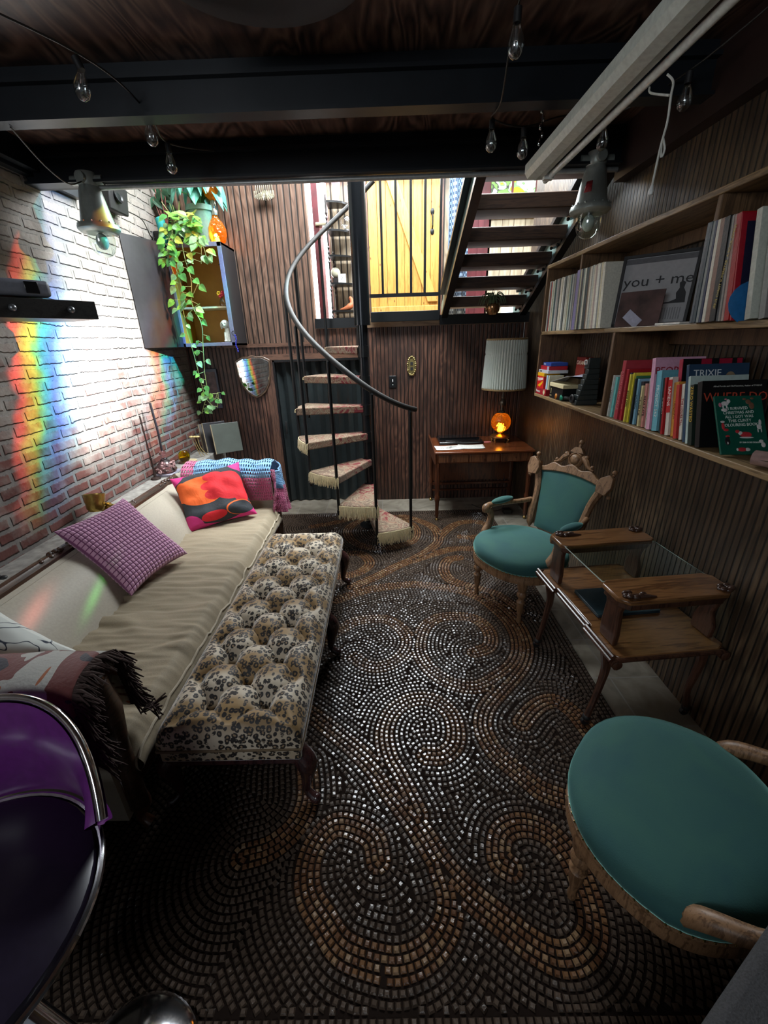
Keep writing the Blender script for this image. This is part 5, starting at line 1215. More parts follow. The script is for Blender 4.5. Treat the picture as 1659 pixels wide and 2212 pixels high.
obj('body', mb, plain((.035, .045, .045), .35, name='dark_slate'), bf, bevel=.004); obj('lens', MB().lathe([(.024, -.006), (.028, 0), (.024, .006), (.016, .006), (.014, -.004), (0, -.005)], (1.148, 2.645, 1.352), 20, Matrix.Rotation(R(-90), 3, 'Y')), m_blackm, bf)
obj('hook', MB().tube(cat_pts([(1.19, 2.622, 1.55), (1.187, 2.625, 1.572), (1.19, 2.605, 1.575), (1.19, 2.60, 1.553)], 4), .004, 6), m_white, bf)
# ------------------------------------------------------------------ wall cabinet with open doors
cb_ = thing('wall_cabinet', 'dark wall cabinet with amber-yellow interior, its left door standing open', 'cabinet', (-1.63, 4.35, 1.72))
m_cab = plain((.022, .022, .025), .42, 0, .03, 30, 'cabinet_charcoal'); m_cabin = plain((.42, .20, .02), .55, 0, .02, 20, 'cabinet_amber', .05)
m_frost = plain((.17, .19, .30), .4, name='cabinet_edge')
cx0, cx1, cy0, cz0, cz1 = -1.885, -1.385, 4.20, 1.715, 2.545
obj('case', MB().bb((cx0, cy0, cz0), (cx0 + .02, YB - .002, cz1)).bb((cx1 - .02, cy0, cz0), (cx1, YB - .002, cz1)).bb((cx0, cy0, cz0), (cx1, YB - .002, cz0 + .02)).bb((cx0, cy0, cz1 - .02), (cx1, YB - .002, cz1)), m_cab, cb_, bevel=.002, smooth=0)
obj('interior', MB().bb((cx0 + .02, YB - .05, cz0 + .02), (cx1 - .02, YB - .045, cz1 - .02)).bb((cx0 + .02, cy0 + .02, cz0 + .02), (cx0 + .022, YB - .05, cz1 - .02)).bb((cx1 - .022, cy0 + .02, cz0 + .02), (cx1 - .02, YB - .05, cz1 - .02)).bb((cx0 + .02, cy0 + .02, cz1 - .022), (cx1 - .02, YB - .05, cz1 - .02)), m_cabin, cb_, smooth=0)
obj('shelf', MB().bb((cx0 + .02, cy0 + .03, 2.035), (cx1 - .02, YB - .05, 2.05)), plain((.55, .48, .30), .5, name='pale_shelf'), cb_, smooth=0)
obj('shelf', MB().bb((cx0 + .02, cy0 + .02, cz0 + .02), (cx1 - .02, YB - .05, cz0 + .028)), plain((.55, .48, .30), .5, name='pale_shelf'), cb_, smooth=0)
obj('front_frame', MB().bb((cx0, cy0 - .012, cz0), (cx0 + .035, cy0, cz1)).bb((cx1 - .035, cy0 - .012, cz0), (cx1, cy0, cz1)).bb((cx0, cy0 - .012, cz0), (cx1, cy0, cz0 + .03)).bb((cx0, cy0 - .012, cz1 - .035), (cx1, cy0, cz1)), m_frost, cb_, bevel=.002, smooth=0)
hx, hy = cx0 + .01, cy0 - .015; ang = math.atan2(3.79 - hy, -2.012 - hx); ln = .44
M = Matrix.Translation((hx, hy, 0)) @ Matrix.Rotation(ang, 4, 'Z'); mb = MB().bb((0, -.009, cz0), (ln, .009, cz1)); mb.xf(M)
obj('door', mb, m_cab, cb_, bevel=.002, smooth=0)
hl = MB()
for (x, z) in ((-1.56, 2.42), (-1.5, 2.32), (-1.48, 2.22), (-1.5, 2.12)): hl.cyl((x + .03, YB - .0502, z), (x + .03, YB - .0512, z), .006, n=10)
obj('peg_hole', hl, m_ink, cb_)
# figures in the cabinet
fg = thing('flower_vase', 'small glass bottle with yellow and red flowers on the cabinet middle shelf', 'vase', (-1.475, 4.26, 2.05))
obj('bottle', MB().lathe([(.004, .002), (.022, .002), (.024, .02), (.018, .05), (.008, .065), (.008, .08)], (-1.475, 4.26, 2.05), 14), m_clear, fg)
mb = MB(); ry_ = MB(); yy_ = MB()
for (x, z, s) in ((-1.492, 2.155, 0), (-1.462, 2.145, 1), (-1.48, 2.135, 1), (-1.455, 2.16, 1)):
    for a in range(6): (ry_ if s else yy_).ball((x + .011 * math.cos(a), 4.255, z + .011 * math.sin(a)), .009, 5)
    mb.cyl((-1.475, 4.26, 2.10), (x, 4.258, z), .002, n=5)
obj('yellow_bloom', yy_, plain((.75, .5, .02), .7, name='bloom_yellow'), fg); obj('red_bloom', ry_, plain((.5, .03, .05), .7, name='bloom_red'), fg); obj('stem', mb, plain((.08, .2, .05), .7, name='stem_green'), fg)
dg = thing('dog_figurine', 'white porcelain sitting dog figurine at the bottom right of the cabinet', 'figurine', (-1.46, 4.25, 1.743))
m_porc = plain((.62, .66, .60), .25, name='porcelain', coat=.5)
mb = MB().lathe([(0, 0), (.040, 0), (.044, .02), (.040, .06), (.030, .10), (.024, .125), (0, .135)], (-1.46, 4.255, 1.743), 18); mb.ball((-1.475, 4.245, 1.90), .040, 10, (1, .95, .95)); mb.ball((-1.478, 4.208, 1.89), .018, 8, (1, .8, .7))
for s in (-1, 1): mb.ball((-1.475 + s * .036, 4.245, 1.888), .02, 8, (.5, .8, 1.5)); mb.ball((-1.46 + s * .02, 4.215, 1.756), .014, 8, (1, 1.4, .8)); mb.cyl((-1.46 + s * .018, 4.225, 1.83), (-1.46 + s * .02, 4.218, 1.76), .012)
obj('body', mb, m_porc, dg)
obj('face', MB().ball((-1.480, 4.190, 1.894), .006, 6).ball((-1.492, 4.208, 1.908), .004, 6).ball((-1.463, 4.206, 1.908), .004, 6), m_ink, dg)
kc = thing('keychain', 'blue beaded keychain hanging from the cabinet lower right corner', 'keychain', (-1.375, 4.17, 1.66))
mb = MB()
for i in range(9): mb.ball((-1.375 + .006 * math.sin(i), 4.175, 1.80 - i * .017), .007, 6, (1, 1, 1.3))
obj('bead_string', mb, plain((.02, .03, .45), .3, name='blue_beads'), kc); obj('ring', MB().tube([(-1.385 + .018 * math.cos(a), 4.178, 1.82 + .018 * math.sin(a)) for a in np.linspace(0, 6.28, 17)], .003, 6), m_blackm, kc)

# ------------------------------------------------------------------ plants on the cabinet
m_leafs = []
for nm, c in (('bright', (.16, .42, .06)), ('mid', (.07, .27, .06)), ('pale', (.22, .45, .20)), ('yellow', (.35, .42, .06))): m_leafs.append(plain(c, .38, 0, .1, 40, 'leaf_' + nm, .3))
def leaf(mb, p, d, n_, L, W, cup=.15):
    d = V(d).normalized(); n_ = V(n_); n_ = (n_ - d * n_.dot(d)).normalized(); s = d.cross(n_)
    out = [(0, 0), (.12, .42), (.32, .5), (.6, .38), (.85, .14), (1, 0)]
    p = V(p); vs = []; mid = [p + d * (L * t) - n_ * (cup * L * t * t) for t, w in out]
    for sg in (-1, 1):
        side = [m + s * (sg * W * w) - n_ * (-abs(w) * L * .12) for m, (t, w) in zip(mid, out)]
        b = len(vs); vs += mid + side; 
    fs = []
    for b in (0, 12):
        for i in range(5): fs.append((b + i, b + i + 1, b + 6 + i + 1, b + 6 + i))
    mb.add(vs, fs)
po = thing('trailing_plant', 'trailing pothos with heart-shaped leaves hanging down from the cabinet top', 'plant', (-1.74, 4.26, 2.546))
obj('pot', MB().lathe([(0, 0), (.05, 0), (.068, .10), (.07, .115), (.062, .115), (.055, .09), (0, .09)], (-1.76, 4.28, 2.546), 24), plain((.015, .018, .022), .4, 0, .2, 60, 'pot_dark'), po)
random.seed(21)
vines = [
 [(-1.76, 4.24, 2.66), (-1.74, 4.12, 2.62), (-1.80, 4.07, 2.45), (-1.78, 4.06, 2.25), (-1.76, 4.06, 2.02), (-1.75, 4.06, 1.85), (-1.74, 4.06, 1.65), (-1.73, 4.06, 1.45), (-1.70, 4.06, 1.28), (-1.66, 4.06, 1.18)],
 [(-1.74, 4.22, 2.68), (-1.68, 4.10, 2.60), (-1.66, 4.06, 2.42), (-1.63, 4.04, 2.25), (-1.67, 4.05, 2.05), (-1.62, 4.05, 1.90), (-1.63, 4.05, 1.72), (-1.66, 4.05, 1.50), (-1.68, 4.05, 1.32), (-1.74, 4.05, 1.20), (-1.76, 4.05, 1.13)],
 [(-1.72, 4.22, 2.66), (-1.60, 4.12, 2.60), (-1.50, 4.08, 2.50), (-1.47, 4.06, 2.38)],
 [(-1.75, 4.22, 2.66), (-1.77, 4.12, 2.62), (-1.80, 4.08, 2.48), (-1.80, 4.07, 2.40)],
 [(-1.70, 4.24, 2.66), (-1.56, 4.14, 2.64), (-1.52, 4.10, 2.52), (-1.54, 4.08, 2.36)],
 [(-1.75, 4.06, 2.02), (-1.66, 4.04, 2.10), (-1.58, 4.03, 2.20)],
 [(-1.76, 4.06, 1.95), (-1.66, 4.04, 2.02), (-1.60, 4.03, 2.06)],
 [(-1.76, 4.22, 2.66), (-1.74, 4.09, 2.62), (-1.76, 4.06, 2.42), (-1.74, 4.05, 2.20), (-1.72, 4.05, 2.06)],
 [(-1.70, 4.06, 1.28), (-1.62, 4.05, 1.24), (-1.58, 4.05, 1.30), (-1.60, 4.05, 1.17)],
]
vm = MB(); lms = [MB() for _ in range(4)]
for vi, P in enumerate(vines):
    Q = cat_pts([V(p) + V((ru(-.01, .01), 0, ru(-.01, .01))) for p in P], 8); vm.tube(Q, .0032, 5)
    for i in range(2, len(Q), 3 if vi not in (5, 6) else 6):
        for _ in range(1 if Q[i].z < 2.3 else 2):
            p = Q[i]; side = 1 if rnd() < .5 else -1; st_ = V((side * ru(.015, .05), ru(-.04, .0), ru(-.02, .03)))
            vm.tube([p, p + st_ * .6, p + st_], .0018, 4)
            big = ru(.05, .085) * (1 if p.z > 1.9 else .8)
            leaf(lms[random.choice((0, 0, 1, 2, 2, 3) if p.z > 2.4 else (0, 1, 1, 2, 2))], p + st_, (side * ru(.2, .9), ru(-.5, -.1), -ru(.3, 1)), (ru(-.4, .4), -1, ru(.1, .7)), big, big * .75)
for _ in range(60):
    p = V((-1.70 + ru(-.06, .18), 4.26 + ru(-.18, .03), 2.62 + ru(-.06, .12))); leaf(lms[random.choice((0, 0, 1, 2, 3))], p, (ru(-1, 1), ru(-1, -.1), ru(-.9, .5)), (ru(-.4, .4), -.8, .8), ru(.06, .10), ru(.05, .075))
for _ in range(14): p = V((-1.76, 4.28, 2.64)); q = p + V((ru(-.08, .12), ru(-.08, .02), ru(.05, .22))); vm.tube([p, (p + q) / 2 + V((0, 0, .03)), q], .003, 4)
obj('vine', vm, plain((.28, .36, .12), .5, name='vine_green'), po)
for i, m in enumerate(lms): obj('foliage', m, m_leafs[i], po, smooth=80)['kind'] = 'stuff'
gp_ = thing('potted_plant', 'large plant with drooping blue-green leaves in a pale green pot on the cabinet', 'plant', (-1.58, 4.40, 2.546))
obj('pot', MB().lathe([(0, 0), (.085, 0), (.115, .26), (.125, .26), (.125, .30), (.108, .30), (.1, .27), (0, .27)], (-1.585, 4.40, 2.546), 32), plain((.18, .34, .28), .4, name='pot_sage'), gp_)
lm2 = MB(); sm2 = MB()
for i in range(26):
    a = ru(0, 6.28); r_ = ru(.08, .22); p0 = V((-1.585, 4.39, 2.80)); p1 = p0 + V((math.cos(a) * r_, math.sin(a) * r_ * .5 - .04, ru(.10, .40))); sm2.tube([p0, (p0 + p1) / 2 + V((0, 0, .05)), p1], .005, 5)
    leaf(lm2, p1, (math.cos(a) * .5, math.sin(a) * .4 - .2, -1), (math.cos(a), -1, .3), ru(.16, .26), ru(.07, .11), .1)
obj('stem', sm2, m_leafs[1], gp_); obj('foliage', lm2, plain((.09, .33, .24), .4, 0, .1, 30, 'leaf_bluegreen', .25), gp_, smooth=80)['kind'] = 'stuff'
tp = thing('tropical_plant', 'dark-leaved plant with pink stems at the left of the cabinet top', 'plant', (-1.93, 4.36, 2.546))
obj('pot', MB().lathe([(0, 0), (.06, 0), (.075, .12), (.065, .12), (0, .10)], (-1.92, 4.42, 2.546), 20), plain((.28, .13, .07), .7, name='terracotta'), tp)
lm2 = MB(); sm2 = MB()
for i in range(16):
    p0 = V((-1.92, 4.42, 2.66)); p1 = p0 + V((ru(-.08, .08), ru(-.02, .06), ru(.16, .42))); sm2.tube([p0, (p0 + p1) / 2, p1], .004, 5); leaf(lm2, p1, (ru(-.3, .6), ru(-.3, .3), -.5), (0, -1, .3), ru(.10, .16), ru(.04, .07))
obj('stem', sm2, plain((.45, .18, .16), .5, name='stem_pink'), tp); obj('foliage', lm2, plain((.035, .12, .06), .4, 0, .1, 30, 'leaf_dark', .3), tp, smooth=80)['kind'] = 'stuff'
ts = thing('portable_speaker', 'turquoise cylinder portable speaker with small red badge standing on the cabinet', 'speaker', (-1.885, 4.245, 2.546))
obj('body', MB().tube([(-1.87, 4.235, 2.548), (-1.87, 4.235, 2.57), (-1.885, 4.25, 2.68), (-1.895, 4.25, 2.735), (-1.897, 4.25, 2.745)], [.032, .037, .038, .036, .024], 24), plain((.02, .33, .32), .7, 0, .3, 200, 'turquoise_mesh'), ts)
obj('badge', MB().bb((-1.885, 4.208, 2.620), (-1.865, 4.214, 2.642)), plain((.75, .12, .06), .5, name='badge_red'), ts)
bg = thing('camera_bag', 'small black bag behind the turquoise speaker on the cabinet', 'bag', (-1.955, 4.33, 2.546))
obj('body', MB().bb((-2.00, 4.28, 2.547), (-1.91, 4.42, 2.66)), m_blackm, bg, bevel=.02, seg=3); obj('strap', MB().tube(cat_pts([(-1.99, 4.28, 2.65), (-1.98, 4.25, 2.58), (-1.95, 4.26, 2.56), (-1.93, 4.27, 2.60)], 5), .005, 6), m_wire, bg)
al = thing('table_lamp', 'amber glass oil-style lamp glowing on the right end of the cabinet top', 'lamp', (-1.46, 4.38, 2.546))
t = m_amber.copy(); t.name = 'amber_glass_dim'; t.node_tree.nodes['Principled BSDF'].inputs['Emission Strength'].default_value = .12; t.node_tree.nodes['Principled BSDF'].inputs['Base Color'].default_value = (.9, .28, .02, 1)
obj('globe', MB().lathe([(.03, 0), (.06, .02), (.078, .07), (.078, .12), (.055, .17), (.03, .20), (.025, .22)], (-1.46, 4.38, 2.556), 24), t, al); obj('flame_bulb', MB().ball((-1.465, 4.37, 2.60), .016, 8, (1, 1, 1.4)), emis((1, .45, .08), 45, 'small_flame'), al)
obj('collar', MB().lathe([(0, .22), (.03, .22), (.034, .25), (.022, .27), (.028, .30), (.02, .33), (0, .33)], (-1.46, 4.38, 2.556), 18), plain((.5, .52, .4), .25, .8, name='pale_brass'), al); obj('upper_globe', MB().lathe([(.02, .33), (.055, .36), (.075, .42), (.06, .48), (.03, .52)], (-1.46, 4.38, 2.556), 24), t, al)
obj('foot', MB().lathe([(0, 0), (.05, 0), (.05, .008), (.03, .014), (0, .014)], (-1.46, 4.38, 2.546), 18), m_brass, al)

# speaker high on the brick wall
ws = thing('wall_speaker', 'black wall speaker high on the brick wall beside the left caged light', 'speaker', (-1.96, 3.66, 2.66))
obj('cabinet', MB().box((-1.955, 3.68, 2.735), (.10, .24, .17), Matrix.Rotation(R(10), 3, 'Y')), m_blackm, ws, bevel=.01); obj('driver', MB().lathe([(0, .004), (.012, .006), (.04, 0), (.048, .008), (.05, 0)], (-1.902, 3.66, 2.745), 20, Matrix.Rotation(R(80), 3, 'Y')), m_black, ws)
obj('cable', MB().tube(cat_pts([(-1.92, 3.8, 2.68), (-1.90, 3.95, 2.66), (-1.93, 4.1, 2.58), (-1.97, 4.25, 2.60)], 6), .004, 6), m_wire, ws)

# ------------------------------------------------------------------ explosion-proof lights and conduit
cn_ = MB().cyl((-1.66, 2.955, 2.585), (1.38, 2.955, 2.585), .013, n=12)
tag(obj('conduit', cn_, plain((.42, .43, .42), .4, .5, name='galvanised')), 'thin metal conduit running along the underside of the far ceiling beam', 'pipe')
m_alu = plain((.35, .39, .36), .38, .35, .12, 30, 'cast_housing')
def xlight(loc_, label, red):
    L = thing('industrial_light', label, 'lamp', loc_)
    x, y, z = 0, 0, 0; k = dict(world=False)
    obj('junction_box', MB().lathe([(0, .0), (.052, .0), (.056, -.02), (.056, -.055), (.05, -.065), (0, -.065)], (0, 0, .035), 24).cyl((-.09, 0, 0), (.09, 0, 0), .024, n=14).cyl((0, -.075, 0), (0, .02, 0), .026, n=14), m_alu, L, **k)
    obj('housing', MB().lathe([(.05, -.03), (.056, -.045), (.058, -.05), (.085, -.19), (.092, -.215), (.095, -.22), (0, -.22)], (0, 0, 0), 32), m_alu, L, **k)
    rg = MB().lathe([(.06, -.215), (.105, -.215), (.112, -.228), (.112, -.242), (.098, -.256), (.075, -.26), (.06, -.255)], (0, 0, 0), 36)
    for i in range(14): a = i * 2 * PI / 14; rg.ball((.103 * math.cos(a), .103 * math.sin(a), -.214), .006, 5)
    obj('ring', rg, m_alu, L, **k)
    gl = [(.068, -.25), (.070, -.29), (.068, -.32), (.058, -.35), (.038, -.372), (.015, -.381), (0, -.382)]
    obj('glass_dome', MB().lathe(gl, (0, 0, 0), 32), pane((.90, .97, .94), 1.2, 'dome_glass'), L, smooth=80, **k)
    obj('bulb', MB().ball((0, 0, -.30), .034, 10, (1, 1, 1.3)), plain((.62, .68, .64), .3, name='frosted_bulb'), L, **k)
    if red: obj('warning_label', MB().grid(lambda u, v: ((.069 + .018 * (1 - v)) * math.cos(R(215 + 28 * u)), (.069 + .018 * (1 - v)) * math.sin(R(215 + 28 * u)), -.165 + .055 * v), 6, 2), plain((.38, .03, .04), .5, 0, 0, 80, 'label_red', .5), L, solid=.001, **k)
    return L
xlight((-1.675, 2.93, 2.615), 'grey cast industrial light with clear dome near the brick wall', False)
xlight((1.225, 2.93, 2.625), 'grey cast industrial light with clear dome and red label near the record shelf', True)

# ------------------------------------------------------------------ fluorescent fixture with pull cord
fl = thing('tube_light', 'long white fluorescent fixture hanging under the beams along the right side', 'lamp', (.80, 1.7, 2.45))
M = Matrix.Translation((.765, 2.56, 2.465)) @ Matrix.Rotation(R(.5), 4, 'Z')
P = [(-.045, .0), (-.03, -.022), (.01, -.03), (.045, -.022), (.045, .035), (-.045, .035)]
mb = MB(); vs = [(p[0], 0, p[1]) for p in P] + [(p[0], -1.95, p[1]) for p in P]; mb.add(vs, [tuple(range(6)), tuple(range(11, 5, -1))] + [(i, i + 6, (i + 1) % 6 + 6, (i + 1) % 6) for i in range(6)]); mb.xf(M)
obj('housing', mb, plain((.62, .68, .62), .35, name='enamel_white'), fl, smooth=0, bevel=.003)
mb = MB().tube([(.072, .03, -.022), (.072, -1.95, -.022)], .0135, 14); mb.xf(M); obj('tube', mb, plain((.78, .84, .80), .2, name='tube_glass', coat=.5), fl)
for ya_ in (-.05, -1.93): mb = MB().bb((.04, ya_, -.038), (.085, ya_ + .03, .01)); mb.xf(M); obj('lamp_holder', mb, m_white, fl, smooth=0)
mb = MB().tube([(0, -.06, .045), (0, -.06, .31)], .003, 5); 
for i in range(7): mb.ball((.006 * (-1) ** i, -.06, .07 + .03 * i), .009, 6, (.7, .7, 1.4))
mb.xf(M); obj('chain', mb, m_chrome, fl)
pcd = cat_pts([(.862, 1.64, 2.425), (.872, 1.62, 2.40), (.862, 1.60, 2.36), (.865, 1.60, 2.30), (.858, 1.60, 2.24), (.853, 1.60, 2.14)], 6)
co = obj('pull_cord', MB().tube(pcd, .0032, 6).tube(cat_pts([(.855, 1.72, 2.43), (.842, 1.68, 2.40), (.862, 1.61, 2.365)], 5), .003, 6).tube(cat_pts([(.861, 1.60, 2.262), (.872, 1.60, 2.235), (.866, 1.60, 2.215), (.859, 1.60, 2.25)], 4), .003, 6), plain((.65, .66, .6), .7, name='cotton_cord'), fl)
obj('cord_pull', MB().lathe([(0, 0), (.006, .002), (.0075, .012), (.004, .026), (0, .027)], (.853, 1.60, 2.118), 12), m_white, co)

# ------------------------------------------------------------------ string lights
bulbs = [((-1.03, 1.93, 2.62), 'clear string bulb nearest the viewer on the left', (.25, -.1)), ((-.985, 2.29, 2.615), 'clear string bulb under the near beam left of centre, upper of a pair', (.0, 0)), ((-1.03, 2.56, 2.60), 'clear string bulb hanging just behind another under the near beam left of centre', (0, 0)),
 ((.44, 1.78, 2.62), 'clear string bulb at the upper right in front of the near beam', (0, 0)), ((.52, 2.44, 2.60), 'clear string bulb right of centre between the two beams', (0, 0)), ((.69, 2.52, 2.595), 'clear string bulb just right of the centre pair, left of the fixture chain', (0, 0)), ((1.21, 2.14, 2.61), 'clear string bulb near the right wall beyond the pull cord', (0, 0)), ((1.06, 2.50, 2.61), 'clear string bulb right of the fluorescent fixture end', (0, 0))]
m_bulb = pane((.9, .95, .95), 2.2, 'bulb_glass')
for (p, lab, tl) in bulbs:
    b = thing('string_bulb', lab, 'bulb', p, 0, 'string light bulbs under the ceiling')
    mb = MB().lathe([(.010, 0), (.013, -.01), (.024, -.035), (.027, -.052), (.022, -.072), (.010, -.083), (0, -.085)], (0, 0, 0), 18, Matrix.Rotation(tl[0], 3, 'Y')); obj('globe', mb, m_bulb, b, smooth=80, world=False)
    obj('socket', MB().cyl((0, 0, 0), (-.012 * (1 if tl[0] else 0), 0, .035), .013, n=12), m_blackm, b, world=False); obj('filament', MB().tube([(-.006, 0, -.01), (-.004, 0, -.04), (.004, 0, -.04), (.006, 0, -.01)], .0012, 4), m_chrome, b, world=False)
wl = [[(-1.62, 1.1, 2.75), (-1.40, 1.45, 2.70), (-1.03, 1.93, 2.665), (-.985, 2.29, 2.652), (-1.03, 2.56, 2.64), (-.9, 2.85, 2.70)], [(.42, .9, 2.74), (.45, 1.4, 2.72), (.44, 1.78, 2.66), (.49, 2.15, 2.585), (.52, 2.44, 2.64), (.69, 2.52, 2.635), (.9, 2.6, 2.70), (1.06, 2.50, 2.65), (1.21, 2.14, 2.65), (1.3, 1.6, 2.7)],
      [(-1.55, 2.24, 2.595), (-1.62, 2.5, 2.55), (-1.66, 2.72, 2.54), (-1.67, 2.88, 2.60)]]
for P, lab in zip(wl, ('black string-light wire swagged across the ceiling on the left', 'black string-light wire swagged across the ceiling on the right', 'short thin wire drooping from the near beam to the left industrial light')):
    tag(obj('wire', MB().tube(cat_pts(P, 8), .0035, 6), m_wire), lab, 'wire')
# hooks / staples along the beams
dv = thing('ceiling_speaker', 'round black ceiling ring at the top edge of the picture', 'ceiling fixture', (-.32, 1.60, 2.70))
obj('ring', MB().lathe([(.0, 2.745), (.26, 2.745), (.30, 2.715), (.355, 2.71), (.385, 2.735), (.39, 2.78), (0, 2.78)], (-.32, 1.58, 0), 56), m_blackm, dv)

# ------------------------------------------------------------------ projector on its black shelf
ps = thing('projector_shelf', 'black wooden shelf with two bolts on the left brick wall', 'shelf', (-1.62, 2.1, 1.86))
M = frame((-1.485, 2.275, 1.90), (.50, .866, 0), (-.866, .50, 0))
# board running out from the wall towards the room
A = V((-1.50, 2.42, 0)); Bp = V((-1.78, 1.98, 0)); dr_ = (A - Bp).normalized(); nr = V((-dr_.y, dr_.x, 0))
mb = MB().prism([(0, 0), (.62, 0), (.62, .30), (0, .42)], (A.x - dr_.x * .62, A.y - dr_.y * .62, 1.865), tuple(dr_), tuple(nr), .085)
obj('board', mb, wood((.012, .012, .012), (.03, .029, .028), 'Y', 1.5, .5, name='black_board'), ps, bevel=.003, smooth=0)
bl = MB()
for s in (.12, .36): p = A - dr_ * s; bl.ball((p.x + .001, p.y - .003, 1.907), .016, 8, (1, 1, 1))
obj('bolt', bl, plain((.3, .32, .34), .3, .8, name='bolt_steel'), ps)
pj = thing('projector', 'grey flat projector with power cord standing on the black wall shelf', 'projector', (-1.75, 2.2, 1.95))
q = A - dr_ * .36 + nr * .10
M = frame((q.x, q.y, 1.994), tuple(dr_), tuple(nr))
mb = MB().box((0, .0, 0), (.36, .19, .072)); mb.xf(M); obj('case', mb, plain((.19, .20, .24), .4, name='projector_grey'), pj, bevel=.018, seg=4)
mb = MB().box((.10, -.096, .002), (.055, .004, .05)); mb.xf(M); obj('lens_window', mb, plain((.01, .01, .012), .15, name='lens_black'), pj, bevel=.002)
mb = MB().box((-.1, -.05, -.040), (.04, .03, .008)).box((.1, .05, -.040), (.04, .03, .008)); mb.xf(M); obj('foot', mb, m_blackm, pj)
obj('power_cord', MB().tube(cat_pts([(q.x - .08, q.y - .02, 2.02), (q.x - .06, q.y - .0, 2.07), (-1.80, 2.12, 2.10), (-1.84, 2.22, 2.25), (-1.90, 2.34, 2.45), (-1.96, 2.38, 2.66)], 8), .005, 6), m_wire, pj)

# ------------------------------------------------------------------ shield mirror, switch plates, sconce
sm = thing('shield_mirror', 'shield-shaped wall mirror with dark wooden rim on the back panelling', 'mirror', (-1.36, 4.53, 1.2))
S = [(0, .205), (.045, .19), (.10, .195), (.165, .165), (.185, .15), (.178, .02), (.15, -.09), (.10, -.165), (.05, -.205), (0, -.225)]
S = S + [(-x, y) for x, y in S[-2:0:-1]]
SM = Matrix.Translation((-1.355, YB - .012, 1.425)) @ Matrix.Rotation(R(90), 4, 'X')
ux, uz = (1, 0, 0), (0, 0, 1)
def prism_at(poly, c, depth): return MB().prism(poly, c, (1, 0, 0), (0, 0, 1), depth)
obj('rim', prism_at([(x * 1.0, y * 1.0) for x, y in S], (-1.355, YB - .001, 1.415), .024), wood((.04, .02, .012), (.12, .07, .04), 'Z', 2, .35, .3, name='mirror_rim'), sm, bevel=.008)
obj('bevel', prism_at([(x * .90, y * .90) for x, y in S], (-1.355, YB - .020, 1.415), .008), plain((.8, .84, .84), .05, 1, name='mirror_bevel'), sm, bevel=.006, smooth=0)
obj('mirror_glass', prism_at([(x * .80, y * .82) for x, y in S], (-1.355, YB - .026, 1.415), .0035), plain((.75, .78, .78), .02, 1, name='mirror_silver', var=.0), sm, smooth=0)
pf2 = thing('framed_picture', 'small narrow dark framed picture left of the shield mirror, behind the hanging vine', 'picture', (-1.79, 4.53, 1.05))
obj('frame', MB().bb((-1.88, YB - .025, 1.10), (-1.74, YB - .002, 1.50)), plain((.06, .07, .10), .4, name='frame_blueblack'), pf2, bevel=.005); obj('print', MB().bb((-1.86, YB - .028, 1.13), (-1.76, YB - .024, 1.47)), plain((.10, .06, .06), .5, 0, 0, 14, 'print_dark', .8), pf2, smooth=0)
sw = thing('light_switch', 'plain black switch plate on the back panelling', 'switch', (.075, 4.54, 1.25))
obj('plate', MB().bb((.04, YB - .008, 1.255), (.115, YB, 1.375)), plain((.008, .008, .009), .3, name='switch_black'), sw, bevel=.003); obj('toggle', MB().bb((.073, YB - .02, 1.315), (.081, YB - .008, 1.34)), m_white, sw); obj('indicator', MB().bb((.073, YB - .010, 1.282), (.081, YB - .008, 1.29)), m_white, sw)
sb = thing('light_switch', 'ornate brass rococo switch plate right of the black switch', 'switch', (.28, 4.54, 1.34))
m_rb = plain((.34, .27, .11), .38, .8, .4, 120, 'aged_brass')
mb = MB(); O = []
for i in range(60):
    a = i / 60 * 2 * PI; r_ = .040 + .007 * math.sin(6 * a) + .004 * math.sin(11 * a); O.append((r_ * math.cos(a) * (1 + .0), 2.1 * r_ * math.sin(a)))
mb.prism(O, (.275, YB - .001, 1.465), (1, 0, 0), (0, 0, 1), .008)
for i in range(26): a = i / 26 * 2 * PI; mb.ball((.275 + .042 * math.cos(a), YB - .010, 1.465 + .090 * math.sin(a)), .009 + .003 * math.sin(i * 2.2), 6, (1, .6, 1))
obj('plate', mb, m_rb, sb); obj('switch_slot', MB().bb((.262, YB - .014, 1.475), (.288, YB - .009, 1.505)).bb((.262, YB - .014, 1.425), (.288, YB - .009, 1.455)), m_ink, sb)
wn = thing('wall_sconce', 'small ornate metal candle ornament high on the upper left panelling', 'sconce', (-1.03, 4.5, 2.90))
mb = MB()
for i in range(9):
    x = -1.03 + (i - 4) * .018; mb.tube([(x * 1, 4.52, 3.12), (x, 4.50, 2.97), (x, 4.51, 2.93)], .004, 5); mb.ball((x, 4.50, 2.925), .010, 5)
for i in range(14): a = i / 13 * PI; mb.tube([(-1.03, 4.515, 2.98), (-1.03 + .09 * math.cos(a), 4.48, 2.93 - .03 * math.sin(a)), (-1.03 + .085 * math.cos(a), 4.48, 2.97)], .004, 5)
obj('metalwork', mb, plain((.45, .42, .32), .35, .7, name='pewter'), wn)

